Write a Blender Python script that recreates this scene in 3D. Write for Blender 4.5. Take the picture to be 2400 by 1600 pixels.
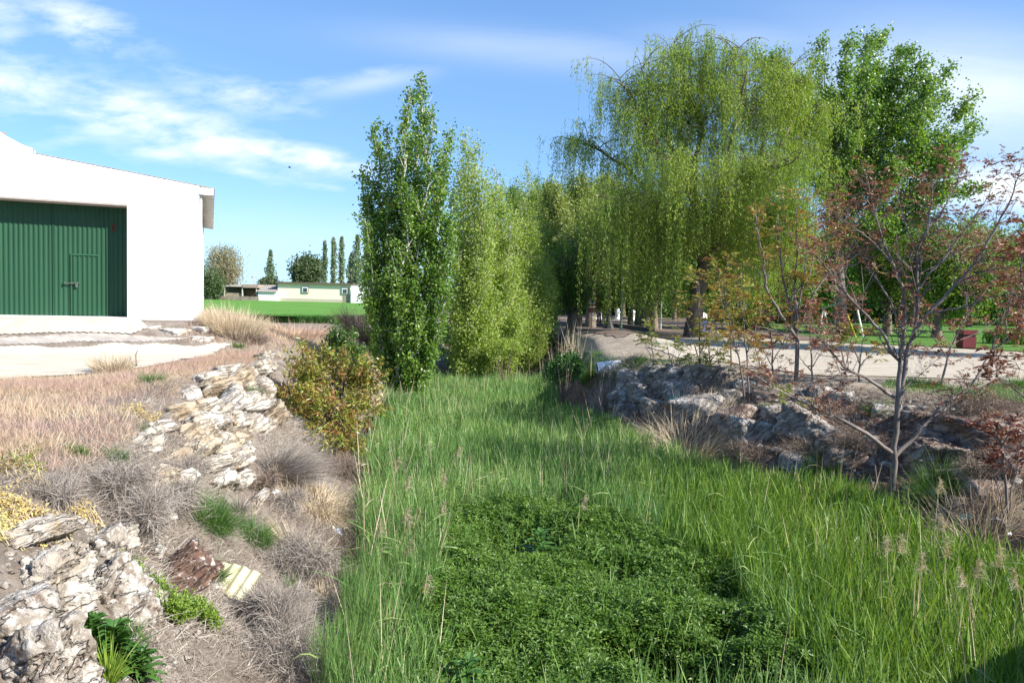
import bpy, bmesh, math, random
import numpy as np
from mathutils import Matrix, Vector

for _o in list(bpy.data.objects):
    bpy.data.objects.remove(_o)
SC = bpy.context.scene
COL = SC.collection
R = np.random.default_rng(11)
random.seed(11)

# ------------------------------------------------------------------ camera
F = 1750.0                      # focal length in photograph pixels (2400 wide)
EYE = np.array([0.0, 0.0, 1.65])
PITCH, ROLL = math.atan(95.0 / F), math.radians(1.5)
_f = np.array([0, math.cos(PITCH), -math.sin(PITCH)])
_r0 = np.array([1.0, 0, 0]); _u0 = np.cross(_r0, _f)
_r = _r0 * math.cos(ROLL) + _u0 * math.sin(ROLL)
_u = _u0 * math.cos(ROLL) - _r0 * math.sin(ROLL)
cam_d = bpy.data.cameras.new('camera'); cam = bpy.data.objects.new('camera', cam_d); COL.objects.link(cam)
cam.matrix_world = Matrix(((_r[0], _u[0], -_f[0], EYE[0]), (_r[1], _u[1], -_f[1], EYE[1]),
                           (_r[2], _u[2], -_f[2], EYE[2]), (0, 0, 0, 1)))
cam_d.sensor_width = 36; cam_d.lens = F / 2400 * 36
cam_d.clip_start = 0.1; cam_d.clip_end = 6000
SC.camera = cam
SC.view_settings.view_transform = 'Standard'; SC.view_settings.look = 'None'
SC.view_settings.exposure = 1.15; SC.view_settings.gamma = 1.0

# ------------------------------------------------------------------ sun and sky
SUN_AZ, SUN_EL = math.radians(116), math.radians(36)     # azimuth clockwise from +Y
sun_dir = np.array([math.sin(SUN_AZ) * math.cos(SUN_EL), math.cos(SUN_AZ) * math.cos(SUN_EL), math.sin(SUN_EL)])
sl = bpy.data.lights.new('sun', 'SUN'); sl.energy = 4.5; sl.angle = math.radians(0.55); sl.color = (1.0, 0.95, 0.87)
so = bpy.data.objects.new('sun', sl); COL.objects.link(so)
so.rotation_euler = Vector(sun_dir).to_track_quat('Z', 'Y').to_euler()
so.location = (30, -20, 40)

W = bpy.data.worlds.new('World'); SC.world = W; W.use_nodes = True
SKY_STRENGTH = 0.098

class N:
    """small helper for node trees"""
    def __init__(s, nt): s.nt = nt
    def new(s, t, **kw):
        n = s.nt.nodes.new(t)
        for k, v in kw.items(): setattr(n, k, v)
        return n
    def link(s, a, b): s.nt.links.new(a, b)
    def put(s, sock, v):
        if hasattr(v, 'is_output'): s.link(v, sock)
        else: sock.default_value = v
    def math(s, op, a, b=0.0, c=None, clamp=False):
        n = s.new('ShaderNodeMath', operation=op); n.use_clamp = clamp
        s.put(n.inputs[0], a); s.put(n.inputs[1], b)
        if c is not None: s.put(n.inputs[2], c)
        return n.outputs[0]
    def noise(s, vec, scale, detail=4, rough=0.55, dist=0.0):
        n = s.new('ShaderNodeTexNoise')
        if vec is not None: s.link(vec, n.inputs['Vector'])
        n.inputs['Scale'].default_value = scale; n.inputs['Detail'].default_value = detail
        n.inputs['Roughness'].default_value = rough; n.inputs['Distortion'].default_value = dist
        return n.outputs[0]
    def ramp(s, fac, stops, interp='LINEAR'):
        n = s.new('ShaderNodeValToRGB'); cr = n.color_ramp; cr.interpolation = interp
        while len(cr.elements) < len(stops): cr.elements.new(0.5)
        for e, (p, c) in zip(cr.elements, stops):
            e.position = p; e.color = (c[0], c[1], c[2], 1) if hasattr(c, '__len__') else (c, c, c, 1)
        s.put(n.inputs[0], fac); return n.outputs[0]
    def mix(s, fac, a, b, blend='MIX'):
        n = s.new('ShaderNodeMix', data_type='RGBA', blend_type=blend)
        s.put(n.inputs[0], fac)
        for i, v in ((6, a), (7, b)):
            s.put(n.inputs[i], v if hasattr(v, 'is_output') else (v[0], v[1], v[2], 1))
        return n.outputs[2]
    def mapping(s, vec, scale=(1, 1, 1), loc=(0, 0, 0), rot=(0, 0, 0)):
        n = s.new('ShaderNodeMapping'); s.link(vec, n.inputs['Vector'])
        n.inputs['Scale'].default_value = scale; n.inputs['Location'].default_value = loc; n.inputs['Rotation'].default_value = rot
        return n.outputs[0]

def build_world():
    nt = W.node_tree; nt.nodes.clear(); n = N(nt)
    sky = n.new('ShaderNodeTexSky', sky_type='NISHITA'); sky.sun_disc = False
    sky.sun_elevation = SUN_EL; sky.sun_rotation = SUN_AZ
    sky.altitude = 700; sky.air_density = 1.0; sky.dust_density = 0.6; sky.ozone_density = 1.6
    tc = n.new('ShaderNodeTexCoord'); sep = n.new('ShaderNodeSeparateXYZ'); n.link(tc.outputs['Generated'], sep.inputs[0])
    dx, dy, dz = sep.outputs
    dyc = n.math('MAXIMUM', dy, 0.05)
    a = n.math('DIVIDE', dx, dyc); e = n.math('DIVIDE', dz, dyc)      # bearing and height of a direction (tangents)
    cmb = n.new('ShaderNodeCombineXYZ'); n.link(a, cmb.inputs[0]); n.link(e, cmb.inputs[1])
    ae = cmb.outputs[0]
    w1 = n.noise(n.mapping(ae, (3.2, 7.0, 1), rot=(0, 0, 0.22)), 1.6, 7, 0.62, 0.35)
    w2 = n.noise(n.mapping(ae, (5, 16, 1), loc=(3, 1, 0), rot=(0, 0, 0.30)), 2.4, 6, 0.6, 0.25)
    warp = n.math('SUBTRACT', w1, 0.5)
    cov = None
    # patches of cloud: bearing, height, half width, half height, tilt, strength
    for (pu, pv, ru, rv, tilt, st) in [(700, 372, 165, 28, 0.17, 1.25), (330, 285, 260, 75, 0.22, 0.9), (560, 230, 230, 50, 0.14, 0.6), (470, 330, 260, 60, 0.25, 0.8),
                                       (70, 215, 150, 70, 0.2, 0.85), (190, 70, 170, 55, 0.3, 0.75), (380, 360, 90, 26, 0.14, 0.8), (580, 405, 150, 17, 0.1, 0.55),
                                       (820, 195, 170, 22, -0.17, 0.5), (740, 440, 100, 12, 0.1, 0.4), (160, 335, 160, 20, -0.2, 0.35), (20, 60, 80, 60, 0.2, 0.6)]:
        ca, ce = (pu - 1200) / F, (705 - pv) / F + (pu - 1200) / F * 0.026
        x = n.math('SUBTRACT', a, ca); y = n.math('SUBTRACT', e, ce); ct, sn = math.cos(-tilt), math.sin(-tilt)
        xr = n.math('ADD', n.math('MULTIPLY', x, ct), n.math('MULTIPLY', y, sn))
        yr = n.math('SUBTRACT', n.math('MULTIPLY', y, ct), n.math('MULTIPLY', x, sn))
        xr = n.math('DIVIDE', xr, ru / F); yr = n.math('DIVIDE', yr, rv / F)
        d2 = n.math('ADD', n.math('MULTIPLY', xr, xr), n.math('MULTIPLY', yr, yr))
        g = n.math('MULTIPLY', n.math('EXPONENT', n.math('MULTIPLY', d2, -0.9)), st)
        cov = g if cov is None else n.math('MAXIMUM', cov, g)
    broken = n.math('MULTIPLY', cov, n.math('ADD', n.math('MULTIPLY', n.math('SUBTRACT', w2, 0.45), 3.2), n.math('ADD', 0.75, n.math('MULTIPLY', warp, 3.0)), clamp=False))
    heap = n.math('MULTIPLY', n.math('SUBTRACT', broken, 0.16), 0.85, clamp=True)
    # thin high veils
    veil = None
    for (pu, pv, ru, rv, tilt, st) in [(1250, 130, 420, 45, 0.05, 0.26), (2250, 230, 420, 150, 0.10, 0.62), (2380, 440, 260, 60, 0.0, 1.0), (1750, 110, 320, 50, 0.0, 0.2),
                                       (850, 205, 140, 22, -0.2, 0.4), (700, 560, 700, 70, 0.0, 0.2)]:
        ca, ce = (pu - 1200) / F, (705 - pv) / F + (pu - 1200) / F * 0.026
        x = n.math('SUBTRACT', a, ca); y = n.math('SUBTRACT', e, ce); ct, sn = math.cos(-tilt), math.sin(-tilt)
        xr = n.math('DIVIDE', n.math('ADD', n.math('MULTIPLY', x, ct), n.math('MULTIPLY', y, sn)), ru / F)
        yr = n.math('DIVIDE', n.math('SUBTRACT', n.math('MULTIPLY', y, ct), n.math('MULTIPLY', x, sn)), rv / F)
        d2 = n.math('ADD', n.math('MULTIPLY', xr, xr), n.math('MULTIPLY', yr, yr))
        g = n.math('MULTIPLY', n.math('EXPONENT', n.math('MULTIPLY', d2, -1.1)), st)
        veil = g if veil is None else n.math('MAXIMUM', veil, g)
    w3 = n.noise(n.mapping(ae, (2.0, 14, 1), loc=(7, 2, 0), rot=(0, 0, 0.06)), 1.7, 6, 0.6, 0.3)
    veil = n.math('MULTIPLY', veil, n.math('ADD', 0.45, n.math('MULTIPLY', w3, 1.1)), clamp=True)
    front = n.math('GREATER_THAN', dy, 0.08)
    dens = n.math('MULTIPLY', n.math('MAXIMUM', heap, veil), front, clamp=True)
    gm = n.new('ShaderNodeGamma'); n.link(sky.outputs[0], gm.inputs[0]); gm.inputs[1].default_value = 0.7     # flatter sky: less glare at the horizon
    skc = n.mix(1.0, gm.outputs[0], (0.84, 1.22, 1.70), 'MULTIPLY')
    col = n.mix(dens, skc, (5.3, 5.7, 6.0))
    bg = n.new('ShaderNodeBackground'); n.link(col, bg.inputs[0]); bg.inputs[1].default_value = SKY_STRENGTH
    out = n.new('ShaderNodeOutputWorld'); n.link(bg.outputs[0], out.inputs[0])
build_world()

# ------------------------------------------------------------------ numpy helpers
def ray(u, v):
    return _f + _r * ((u - 1200) / F) + _u * ((800 - v) / F)
def at(u, v, Y):
    d = ray(u, v); return EYE + d * (Y / d[1])
def norm(a): return a / np.maximum(np.linalg.norm(a, axis=-1, keepdims=True), 1e-9)
def sstep(a, b, x):
    t = np.clip((x - a) / (b - a), 0, 1); return t * t * (3 - 2 * t)
def _hash(i, j, k, s):
    h = (i * 374761393 + j * 668265263 + k * 2147483647 + s * 974634777) & 0xFFFFFFFF
    h = ((h ^ (h >> 13)) * 1274126177) & 0xFFFFFFFF
    return ((h ^ (h >> 16)) & 0xFFFF) / 65535.0
def vnoise(p, seed=0):
    p = np.asarray(p, float); i = np.floor(p).astype(np.int64); f = p - i; f = f * f * (3 - 2 * f); o = 0
    for a in (0, 1):
        for b in (0, 1):
            for c in (0, 1):
                w = (f[..., 0] if a else 1 - f[..., 0]) * (f[..., 1] if b else 1 - f[..., 1]) * (f[..., 2] if c else 1 - f[..., 2])
                o = o + w * _hash(i[..., 0] + a, i[..., 1] + b, i[..., 2] + c, seed)
    return o * 2 - 1
def n2(x, y, s, seed=0):
    return vnoise(np.stack([x * s, y * s, np.zeros_like(x) + 0.5], -1), seed)

class G:
    """geometry gathered for one mesh"""
    def __init__(s): s.v = []; s.f = []; s.a = []; s.n = 0; s.m = []
    def add(s, v, f, var=0.5, mi=0):
        v = np.asarray(v, float); s.v.append(v)
        for ff in (f if isinstance(f, list) else [f]):
            ff = np.asarray(ff, np.int64)
            if len(ff): s.f.append(ff + s.n); s.m.append(np.full(len(ff), mi))
        s.a.append(np.broadcast_to(np.asarray(var, float), (len(v),))); s.n += len(v)
    def box(s, lo, hi, M=None, mi=0, var=0.5):
        x0, y0, z0 = lo; x1, y1, z1 = hi
        v = np.array([[x0, y0, z0], [x1, y0, z0], [x1, y1, z0], [x0, y1, z0], [x0, y0, z1], [x1, y0, z1], [x1, y1, z1], [x0, y1, z1]], float)
        if M is not None: v = M(v)
        s.add(v, np.array([[0, 3, 2, 1], [4, 5, 6, 7], [0, 1, 5, 4], [1, 2, 6, 5], [2, 3, 7, 6], [3, 0, 4, 7]]), var, mi)
    def tube(s, pts, rad, n=6, var=0.5, mi=0, cap=False):
        pts = np.asarray(pts, float); k = len(pts); rad = np.broadcast_to(np.asarray(rad, float), (k,))
        t = norm(np.gradient(pts, axis=0)); ref = np.array([0.31, 0.17, 0.93]) if abs(t[0][2]) < 0.8 else np.array([0.95, 0.3, 0.1])
        a = norm(np.cross(t, ref)); b = np.cross(t, a); th = np.arange(n) * 2 * np.pi / n
        v = pts[:, None] + rad[:, None, None] * (np.cos(th)[None, :, None] * a[:, None] + np.sin(th)[None, :, None] * b[:, None])
        i = np.arange(k - 1)[:, None] * n; j = np.arange(n)[None]; j2 = (j + 1) % n
        f = np.stack([i + j, i + j2, i + n + j2, i + n + j], -1).reshape(-1, 4)
        s.add(v.reshape(-1, 3), f, var, mi)
        if cap:
            c = s.n - k * n
            for off, sgn in ((0, -1), ((k - 1) * n, 1)):
                idx = (np.arange(n) + off + c)[::sgn]
                cen = pts[0] if off == 0 else pts[-1]
                s.v.append(cen[None]); s.a.append(np.array([var if np.isscalar(var) else 0.5])); ci = s.n; s.n += 1
                s.f.append(np.stack([idx, np.roll(idx, -1), np.full(n, ci)], -1)); s.m.append(np.full(n, mi))

def make_mesh(name, g, mats, smooth=False, origin=(0, 0, 0)):
    me = bpy.data.meshes.new(name)
    if not g.v:
        return me
    v = np.concatenate(g.v) - np.asarray(origin, float)
    me.vertices.add(len(v)); me.vertices.foreach_set('co', v.astype(np.float32).ravel())
    lt = np.concatenate([np.full(len(f), f.shape[1]) for f in g.f]); li = np.concatenate([f.ravel() for f in g.f])
    me.loops.add(len(li)); me.loops.foreach_set('vertex_index', li.astype(np.int32))
    me.polygons.add(len(lt)); ls = np.concatenate([[0], np.cumsum(lt)[:-1]])
    me.polygons.foreach_set('loop_start', ls.astype(np.int32))
    me.polygons.foreach_set('material_index', np.concatenate(g.m).astype(np.int32))
    me.polygons.foreach_set('use_smooth', np.full(len(lt), bool(smooth)))
    at_ = me.attributes.new('var', 'FLOAT', 'POINT'); at_.data.foreach_set('value', np.concatenate(g.a).astype(np.float32))
    for m in (mats if isinstance(mats, (list, tuple)) else [mats]): me.materials.append(m)
    me.update(calc_edges=True); me.validate(clean_customdata=False)
    return me
def tag(o, label=None, cat=None, group=None, kind=None):
    if label: o['label'] = label
    if cat: o['category'] = cat
    if group: o['group'] = group
    if kind: o['kind'] = kind
    return o
def thing(name, label, cat, loc, group=None):
    o = bpy.data.objects.new(name, None); COL.objects.link(o); o.location = tuple(float(c) for c in loc); o.empty_display_size = 0.2
    return tag(o, label, cat, group)
def part(name, g, mats, parent, smooth=False, label=None):
    org = Vector((0, 0, 0)); p = parent
    while p is not None: org += p.location; p = p.parent
    o = bpy.data.objects.new(name, make_mesh(name, g, mats, smooth, org)); COL.objects.link(o); o.parent = parent
    if label: o['label'] = label
    return o
def solo(name, g, mats, loc, label=None, cat=None, group=None, kind=None, smooth=False):
    o = bpy.data.objects.new(name, make_mesh(name, g, mats, smooth, loc)); COL.objects.link(o); o.location = tuple(float(c) for c in loc)
    return tag(o, label, cat, group, kind)

# many ribbons / leaves at once
def ribbons(g, base, d, L, w, droop, segs=3, var=None, side=None, taper=1.6, w0=0.55, bend=None):
    base = np.asarray(base, float); n = len(base); d = norm(np.asarray(d, float)); L = np.broadcast_to(L, (n,)); w = np.broadcast_to(w, (n,)); droop = np.broadcast_to(droop, (n,))
    if side is None:
        side = norm(np.cross(d, R.normal(size=(n, 3))))
    s = np.linspace(0, 1, segs + 1)
    p = base[:, None] + d[:, None] * (L[:, None] * s)[..., None]
    p[..., 2] -= (droop * L)[:, None] * (s ** 2)[None]
    if bend is not None: p += bend[:, None] * (s ** 2)[None, :, None] * L[:, None, None]
    prof = np.minimum(1.0, w0 + s * 1.6) * (1 - s ** taper) ; prof[-1] = 0.06
    off = side[:, None] * (w[:, None] * prof[None] * 0.5)[..., None]
    v = np.stack([p - off, p + off], 2).reshape(-1, 3)
    k = (segs + 1) * 2; b = (np.arange(n) * k)[:, None] + (np.arange(segs) * 2)[None]
    f = np.stack([b, b + 1, b + 3, b + 2], -1).reshape(-1, 4)
    var = R.random(n) if var is None else np.broadcast_to(var, (n,))
    g.add(v, f, np.repeat(var, k))
def leaves(g, base, d, nrm, L, w, fold=0.15, var=None, mid=0.42):
    base = np.asarray(base, float); n = len(base); d = norm(d); L = np.broadcast_to(L, (n,))[:, None]; w = np.broadcast_to(w, (n,))[:, None]
    s = norm(np.cross(d, nrm)); up = np.cross(s, d)
    m = base + d * L * mid + up * w * fold
    v = np.stack([base, m + s * w * 0.5, base + d * L, m - s * w * 0.5], 1).reshape(-1, 3)
    i = np.arange(n)[:, None] * 4
    var = R.random(n) if var is None else np.broadcast_to(var, (n,))
    f = np.concatenate([i + np.array([[0, 1, 2]]), i + np.array([[0, 2, 3]])])
    g.add(v, f, np.repeat(var, 4))
def rdir(n, zlo=-1, zhi=1):
    z = R.uniform(zlo, zhi, n); t = R.uniform(0, 2 * np.pi, n); r = np.sqrt(np.maximum(0, 1 - z * z))
    return np.stack([r * np.cos(t), r * np.sin(t), z], -1)

# ------------------------------------------------------------------ materials
MATS = {}
def new_mat(name):
    m = bpy.data.materials.new(name); m.use_nodes = True; m.node_tree.nodes.clear(); MATS[name] = m
    return m, N(m.node_tree)
def leaf_mat(name, stops, trans=0.35, rough=0.5, patch=None, pscale=0.6, spec=0.35, tint=(1.2, 1.25, 0.38)):
    m, n = new_mat(name)
    at_ = n.new('ShaderNodeAttribute', attribute_name='var')
    c = n.ramp(at_.outputs['Fac'], stops)
    tc = n.new('ShaderNodeTexCoord')
    if patch:
        ns = n.noise(tc.outputs['Object'], pscale, 3)
        f = n.ramp(ns, [(0.42, 0.0), (0.6, 1.0)])
        c = n.mix(n.math('MULTIPLY', f, patch[1]), c, patch[0])
    p = n.new('ShaderNodeBsdfPrincipled'); n.link(c, p.inputs['Base Color']); p.inputs['Roughness'].default_value = rough
    p.inputs['Specular IOR Level'].default_value = spec
    t = n.new('ShaderNodeBsdfTranslucent'); tcx = n.mix(1.0, c, tint, 'MULTIPLY'); n.link(tcx, t.inputs[0])
    mx = n.new('ShaderNodeMixShader'); mx.inputs[0].default_value = trans; n.link(p.outputs[0], mx.inputs[1]); n.link(t.outputs[0], mx.inputs[2])
    o = n.new('ShaderNodeOutputMaterial'); n.link(mx.outputs[0], o.inputs[0])
    return m
def surf_mat(name, stops, scale=3.0, detail=6, rough=0.9, bump=0.3, bscale=None, mapsc=(1, 1, 1), spots=None, spec=0.2, rnd=0.0, bdist=0.05, cracks=None, rot=(0, 0, 0)):
    """noise-coloured surface; spots = (scale, threshold, colour, amount)"""
    m, n = new_mat(name); tc = n.new('ShaderNodeTexCoord'); vec = n.mapping(tc.outputs['Object'], mapsc, rot=rot)
    if rnd:
        oi = n.new('ShaderNodeObjectInfo'); va = n.new('ShaderNodeVectorMath', operation='ADD'); n.link(vec, va.inputs[0])
        cx = n.new('ShaderNodeCombineXYZ'); q = n.math('MULTIPLY', oi.outputs['Random'], 57.0); n.link(q, cx.inputs[0]); n.link(q, cx.inputs[1]); n.link(cx.outputs[0], va.inputs[1]); vec = va.outputs[0]
    ns = n.noise(vec, scale, detail, 0.62)
    c = n.ramp(ns, stops)
    for sp in (spots or []):
        s2 = n.noise(vec, sp[0], 5, 0.65); f = n.ramp(s2, [(sp[1], 0.0), (sp[1] + 0.08, 1.0)])
        c = n.mix(n.math('MULTIPLY', f, sp[3]), c, sp[2])
    ck = None
    if cracks:                                            # fissures: thin bands where a noise crosses its middle value
        vl = n.mapping(vec, cracks[2])
        q = n.noise(vl, cracks[0], 4, 0.6, 0.6); ck = n.ramp(n.math('ABSOLUTE', n.math('SUBTRACT', q, 0.5)), [(0.0, 0.0), (cracks[1], 1.0)])
        c = n.mix(n.math('MULTIPLY', n.math('SUBTRACT', 1.0, ck), cracks[4]), c, cracks[3])
    p = n.new('ShaderNodeBsdfPrincipled'); n.link(c, p.inputs['Base Color']); p.inputs['Roughness'].default_value = rough; p.inputs['Specular IOR Level'].default_value = spec
    if bump:
        b = n.new('ShaderNodeBump'); b.inputs['Strength'].default_value = bump; b.inputs['Distance'].default_value = bdist
        bn = n.noise(vec, bscale or scale * 3, 8, 0.65)
        if ck is not None: bn = n.math('ADD', bn, n.math('MULTIPLY', ck, 0.6))
        n.link(bn, b.inputs['Height']); n.link(b.outputs[0], p.inputs['Normal'])
    o = n.new('ShaderNodeOutputMaterial'); n.link(p.outputs[0], o.inputs[0])
    return m
def plain_mat(name, col, rough=0.6, spec=0.3, var=0.12, scale=6.0, metal=0.0):
    a = tuple(c * (1 - var) for c in col); b = tuple(min(1, c * (1 + var)) for c in col)
    m = surf_mat(name, [(0.3, a), (0.7, b)], scale, 5, rough, 0.08, spec=spec); 
    for nd in m.node_tree.nodes:
        if nd.type == 'BSDF_PRINCIPLED': nd.inputs['Metallic'].default_value = metal
    return m

# ------------------------------------------------------------------ the lie of the land
FLOOR = -2.5
def lin(y, pts): return np.interp(y, [p[0] for p in pts], [p[1] for p in pts])
LT = [(-20, -3.6), (0, -3.6), (4, -3.9), (6.3, -4.3), (8, -4.9), (10.4, -5.4), (13.4, -6.1), (21.5, -7.0), (30, -7.2), (70, -7.2)]
LF = [(-20, -0.9), (0, -0.9), (6, -1.0), (11.6, -1.7), (17, -2.2), (23, -2.7), (30, -3.0), (70, -3.0)]
RF = [(-20, 5.6), (0, 5.6), (6, 5.7), (9.3, 5.6), (12, 5.2), (14.6, 3.4), (18.5, 1.3), (23, 0.9), (30, 1.0), (70, 1.0)]
RT = [(-20, 10.4), (0, 10.4), (8, 10.4), (12, 9.9), (14.5, 9.0), (16.5, 7.4), (18.5, 5.4), (20.5, 3.4), (23, 2.9), (40, 3.2), (70, 3.4)]
# barn frame: corner, along the front wall, back along the side wall
BTH = math.radians(22); BU = np.array([math.cos(BTH), math.sin(BTH)]); BV = np.array([-math.sin(BTH), math.cos(BTH)])
BC = at(466, 757, 23.0)[:2]
def zland(x, y):
    x = np.asarray(x, float); y = np.asarray(y, float)
    wob = 0.35 * n2(x * 0, y, 0.45, 3)
    lt = lin(y, LT) + wob; lf = lin(y, LF) + wob * 0.6; rf = lin(y, RF) + wob * 0.5; rt = lin(y, RT) - wob
    sl_ = np.clip((x - lt) / (lf - lt), 0, 1); sr = np.clip((rt - x) / (rt - rf), 0, 1)
    s = np.minimum(sl_, sr)
    s = 0.62 * s + 0.38 * (s * s * (3 - 2 * s))
    z = FLOOR * s
    z = z * (1 - sstep(62, 85, y))
    bank = np.clip(s * (1 - s) * 4, 0, 1)
    z = z + bank * (0.22 * n2(x, y, 0.7, 1) + 0.12 * n2(x, y, 1.9, 2) + 0.05 * n2(x, y, 5.0, 5))
    z = z + 0.05 * n2(x, y, 0.35, 7) * (1 - sstep(30, 60, np.abs(y))) * (x > -30)
    # raised yard at the barn
    q = (x - BC[0]) * BU[0] + (y - BC[1]) * BU[1]; r = (x - BC[0]) * BV[0] + (y - BC[1]) * BV[1]
    ddx = np.maximum(q, 0); ddy = np.maximum(np.maximum(-r, r - 16), 0); dd = np.hypot(ddx, ddy)
    z = z + 0.8 * (1 - sstep(0.7, 3.4, dd)) * (x < -5)
    # the field rises gently
    z = z + 0.20 * sstep(40, 125, y) * sstep(-3, -16, x)
    # low hump of bare earth beside the far channel
    z = z + 0.5 * np.exp(-(((x - 4.6) / 1.9) ** 2 + ((y - 30) / 9.0) ** 2))
    return z
def zl(x, y): return float(zland(np.array([x]), np.array([y]))[0])
def hit(u, v, lift=0.0):
    d = ray(u, v); t = np.concatenate([np.linspace(2.2, 40, 2200), np.linspace(40, 400, 1500)])
    P = EYE[None] + d[None] * t[:, None]; below = P[:, 2] < zland(P[:, 0], P[:, 1]) + lift
    i = int(np.argmax(below)) if below.any() else len(t) - 1
    return P[i]
def inside(poly, x, y):
    poly = np.asarray(poly); c = np.zeros(len(x), bool); j = len(poly) - 1
    for i in range(len(poly)):
        xi, yi = poly[i]; xj, yj = poly[j]
        hit_ = ((yi > y) != (yj > y)) & (x < (xj - xi) * (y - yi) / ((yj - yi) + 1e-12) + xi); c ^= hit_; j = i
    return c
def scatter(poly, n):
    poly = np.asarray(poly, float); lo = poly.min(0); hi = poly.max(0); X = []; Y = []; got = 0
    while got < n:
        x = R.uniform(lo[0], hi[0], n * 2); y = R.uniform(lo[1], hi[1], n * 2); k = inside(poly, x, y)
        X.append(x[k]); Y.append(y[k]); got += int(k.sum())
        if got == 0 and len(X) > 50: break
    return np.concatenate(X)[:n], np.concatenate(Y)[:n]
def hits(pts, lift=0.0): return np.array([hit(u, v, lift)[:2] for u, v in pts])

def axis(lo, a, b, hi, step, grow=1.13):
    mid = list(np.arange(a, b, step)); out = []; s = step; x = b
    while x < hi: out.append(x); s *= grow; x += s
    out.append(hi); neg = []; s = step; x = a - step
    while x > lo: neg.append(x); s *= grow; x -= s
    neg.append(lo)
    return np.array(neg[::-1] + mid + out)
def sheet(xs, ys, zf, keep=None, lift=0.0):
    X, Y = np.meshgrid(xs, ys); Z = zf(X.ravel(), Y.ravel()) + lift; nx, ny = len(xs), len(ys)
    v = np.stack([X.ravel(), Y.ravel(), Z], -1)
    i = (np.arange(ny - 1)[:, None] * nx + np.arange(nx - 1)[None]).ravel(); f = np.stack([i, i + 1, i + nx + 1, i + nx], -1)
    if keep is not None:
        cen = v[f].mean(1); f = f[keep(cen[:, 0], cen[:, 1])]
        used = np.unique(f); re = np.full(len(v), -1); re[used] = np.arange(len(used)); v = v[used]; f = re[f]
    g = G(); g.add(v, f); return g

def ground_mat():
    m, n = new_mat('earth'); tc = n.new('ShaderNodeTexCoord'); ob = tc.outputs['Object']
    sx = n.new('ShaderNodeSeparateXYZ'); n.link(ob, sx.inputs[0])
    big = n.noise(ob, 0.5, 6, 0.6); fine = n.noise(ob, 9.0, 8, 0.7); mid = n.noise(ob, 2.3, 6, 0.65)
    tan_ = n.ramp(mid, [(0.3, (0.19, 0.15, 0.12)), (0.5, (0.30, 0.25, 0.205)), (0.7, (0.40, 0.345, 0.29))])
    sand = n.ramp(mid, [(0.3, (0.30, 0.245, 0.185)), (0.5, (0.42, 0.35, 0.27)), (0.7, (0.50, 0.43, 0.34))])
    red = n.ramp(fine, [(0.35, (0.07, 0.042, 0.03)), (0.5, (0.17, 0.10, 0.072)), (0.68, (0.36, 0.27, 0.21))])
    rside = n.ramp(n.math('ADD', n.math('MULTIPLY', sx.outputs[0], 0.25), n.math('MULTIPLY', n.math('SUBTRACT', big, 0.5), 0.8)), [(0.2, 0.0), (0.45, 1.0)])
    c = n.mix(rside, tan_, sand)
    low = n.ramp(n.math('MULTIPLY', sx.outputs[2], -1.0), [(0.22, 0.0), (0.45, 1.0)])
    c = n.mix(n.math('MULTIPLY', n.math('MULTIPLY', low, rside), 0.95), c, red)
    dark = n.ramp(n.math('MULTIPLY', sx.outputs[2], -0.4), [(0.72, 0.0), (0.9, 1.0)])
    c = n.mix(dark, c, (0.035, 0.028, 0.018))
    c = n.mix(n.math('MULTIPLY', n.ramp(fine, [(0.42, 0.0), (0.60, 1.0)]), 0.7), c, n.mix(0.6, c, (0.11, 0.08, 0.06)))
    p = n.new('ShaderNodeBsdfPrincipled'); n.link(c, p.inputs['Base Color']); p.inputs['Roughness'].default_value = 0.95; p.inputs['Specular IOR Level'].default_value = 0.1
    b = n.new('ShaderNodeBump'); b.inputs['Strength'].default_value = 0.9; b.inputs['Distance'].default_value = 0.08; n.link(n.noise(ob, 11, 10, 0.75), b.inputs['Height']); n.link(b.outputs[0], p.inputs['Normal'])
    o = n.new('ShaderNodeOutputMaterial'); n.link(p.outputs[0], o.inputs[0]); return m
M_EARTH = ground_mat()
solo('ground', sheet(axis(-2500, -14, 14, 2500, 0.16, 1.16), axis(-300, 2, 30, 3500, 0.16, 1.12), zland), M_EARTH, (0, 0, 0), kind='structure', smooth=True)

M_ROAD = surf_mat('pale_dirt_road', [(0.3, (0.44, 0.375, 0.29)), (0.5, (0.52, 0.46, 0.37)), (0.7, (0.57, 0.51, 0.425))], 1.3, 7, 0.95, 0.25, 12, (1, 2.5, 1), spots=[(0.9, 0.56, (0.50, 0.42, 0.32), 0.5)])
M_PATCH = surf_mat('worn_asphalt', [(0.3, (0.26, 0.23, 0.21)), (0.55, (0.38, 0.34, 0.30)), (0.7, (0.56, 0.49, 0.41))], 2.2, 7, 0.95, 0.4, 20, (1, 1.6, 1))
M_PATH = surf_mat('sandy_path', [(0.3, (0.33, 0.28, 0.215)), (0.5, (0.42, 0.365, 0.29)), (0.7, (0.48, 0.425, 0.345))], 0.9, 7, 0.95, 0.3, 14, (1, 2.2, 1), spots=[(1.1, 0.55, (0.40, 0.32, 0.23), 0.55)])
M_LAWN = surf_mat('lawn_green', [(0.3, (0.055, 0.13, 0.018)), (0.55, (0.085, 0.19, 0.028)), (0.75, (0.13, 0.22, 0.05))], 1.2, 6, 0.95, 0.5, 30)
M_FIELD = surf_mat('crop_green', [(0.3, (0.075, 0.19, 0.022)), (0.5, (0.10, 0.235, 0.03)), (0.7, (0.13, 0.26, 0.045))], 0.35, 7, 0.9, 0.6, 8, (0.35, 1, 1))
road_poly = hits([(-250, 905), (0, 890), (180, 878), (330, 862), (430, 845), (500, 825), (545, 806), (480, 806), (250, 812), (0, 815), (-250, 818)])
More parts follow.
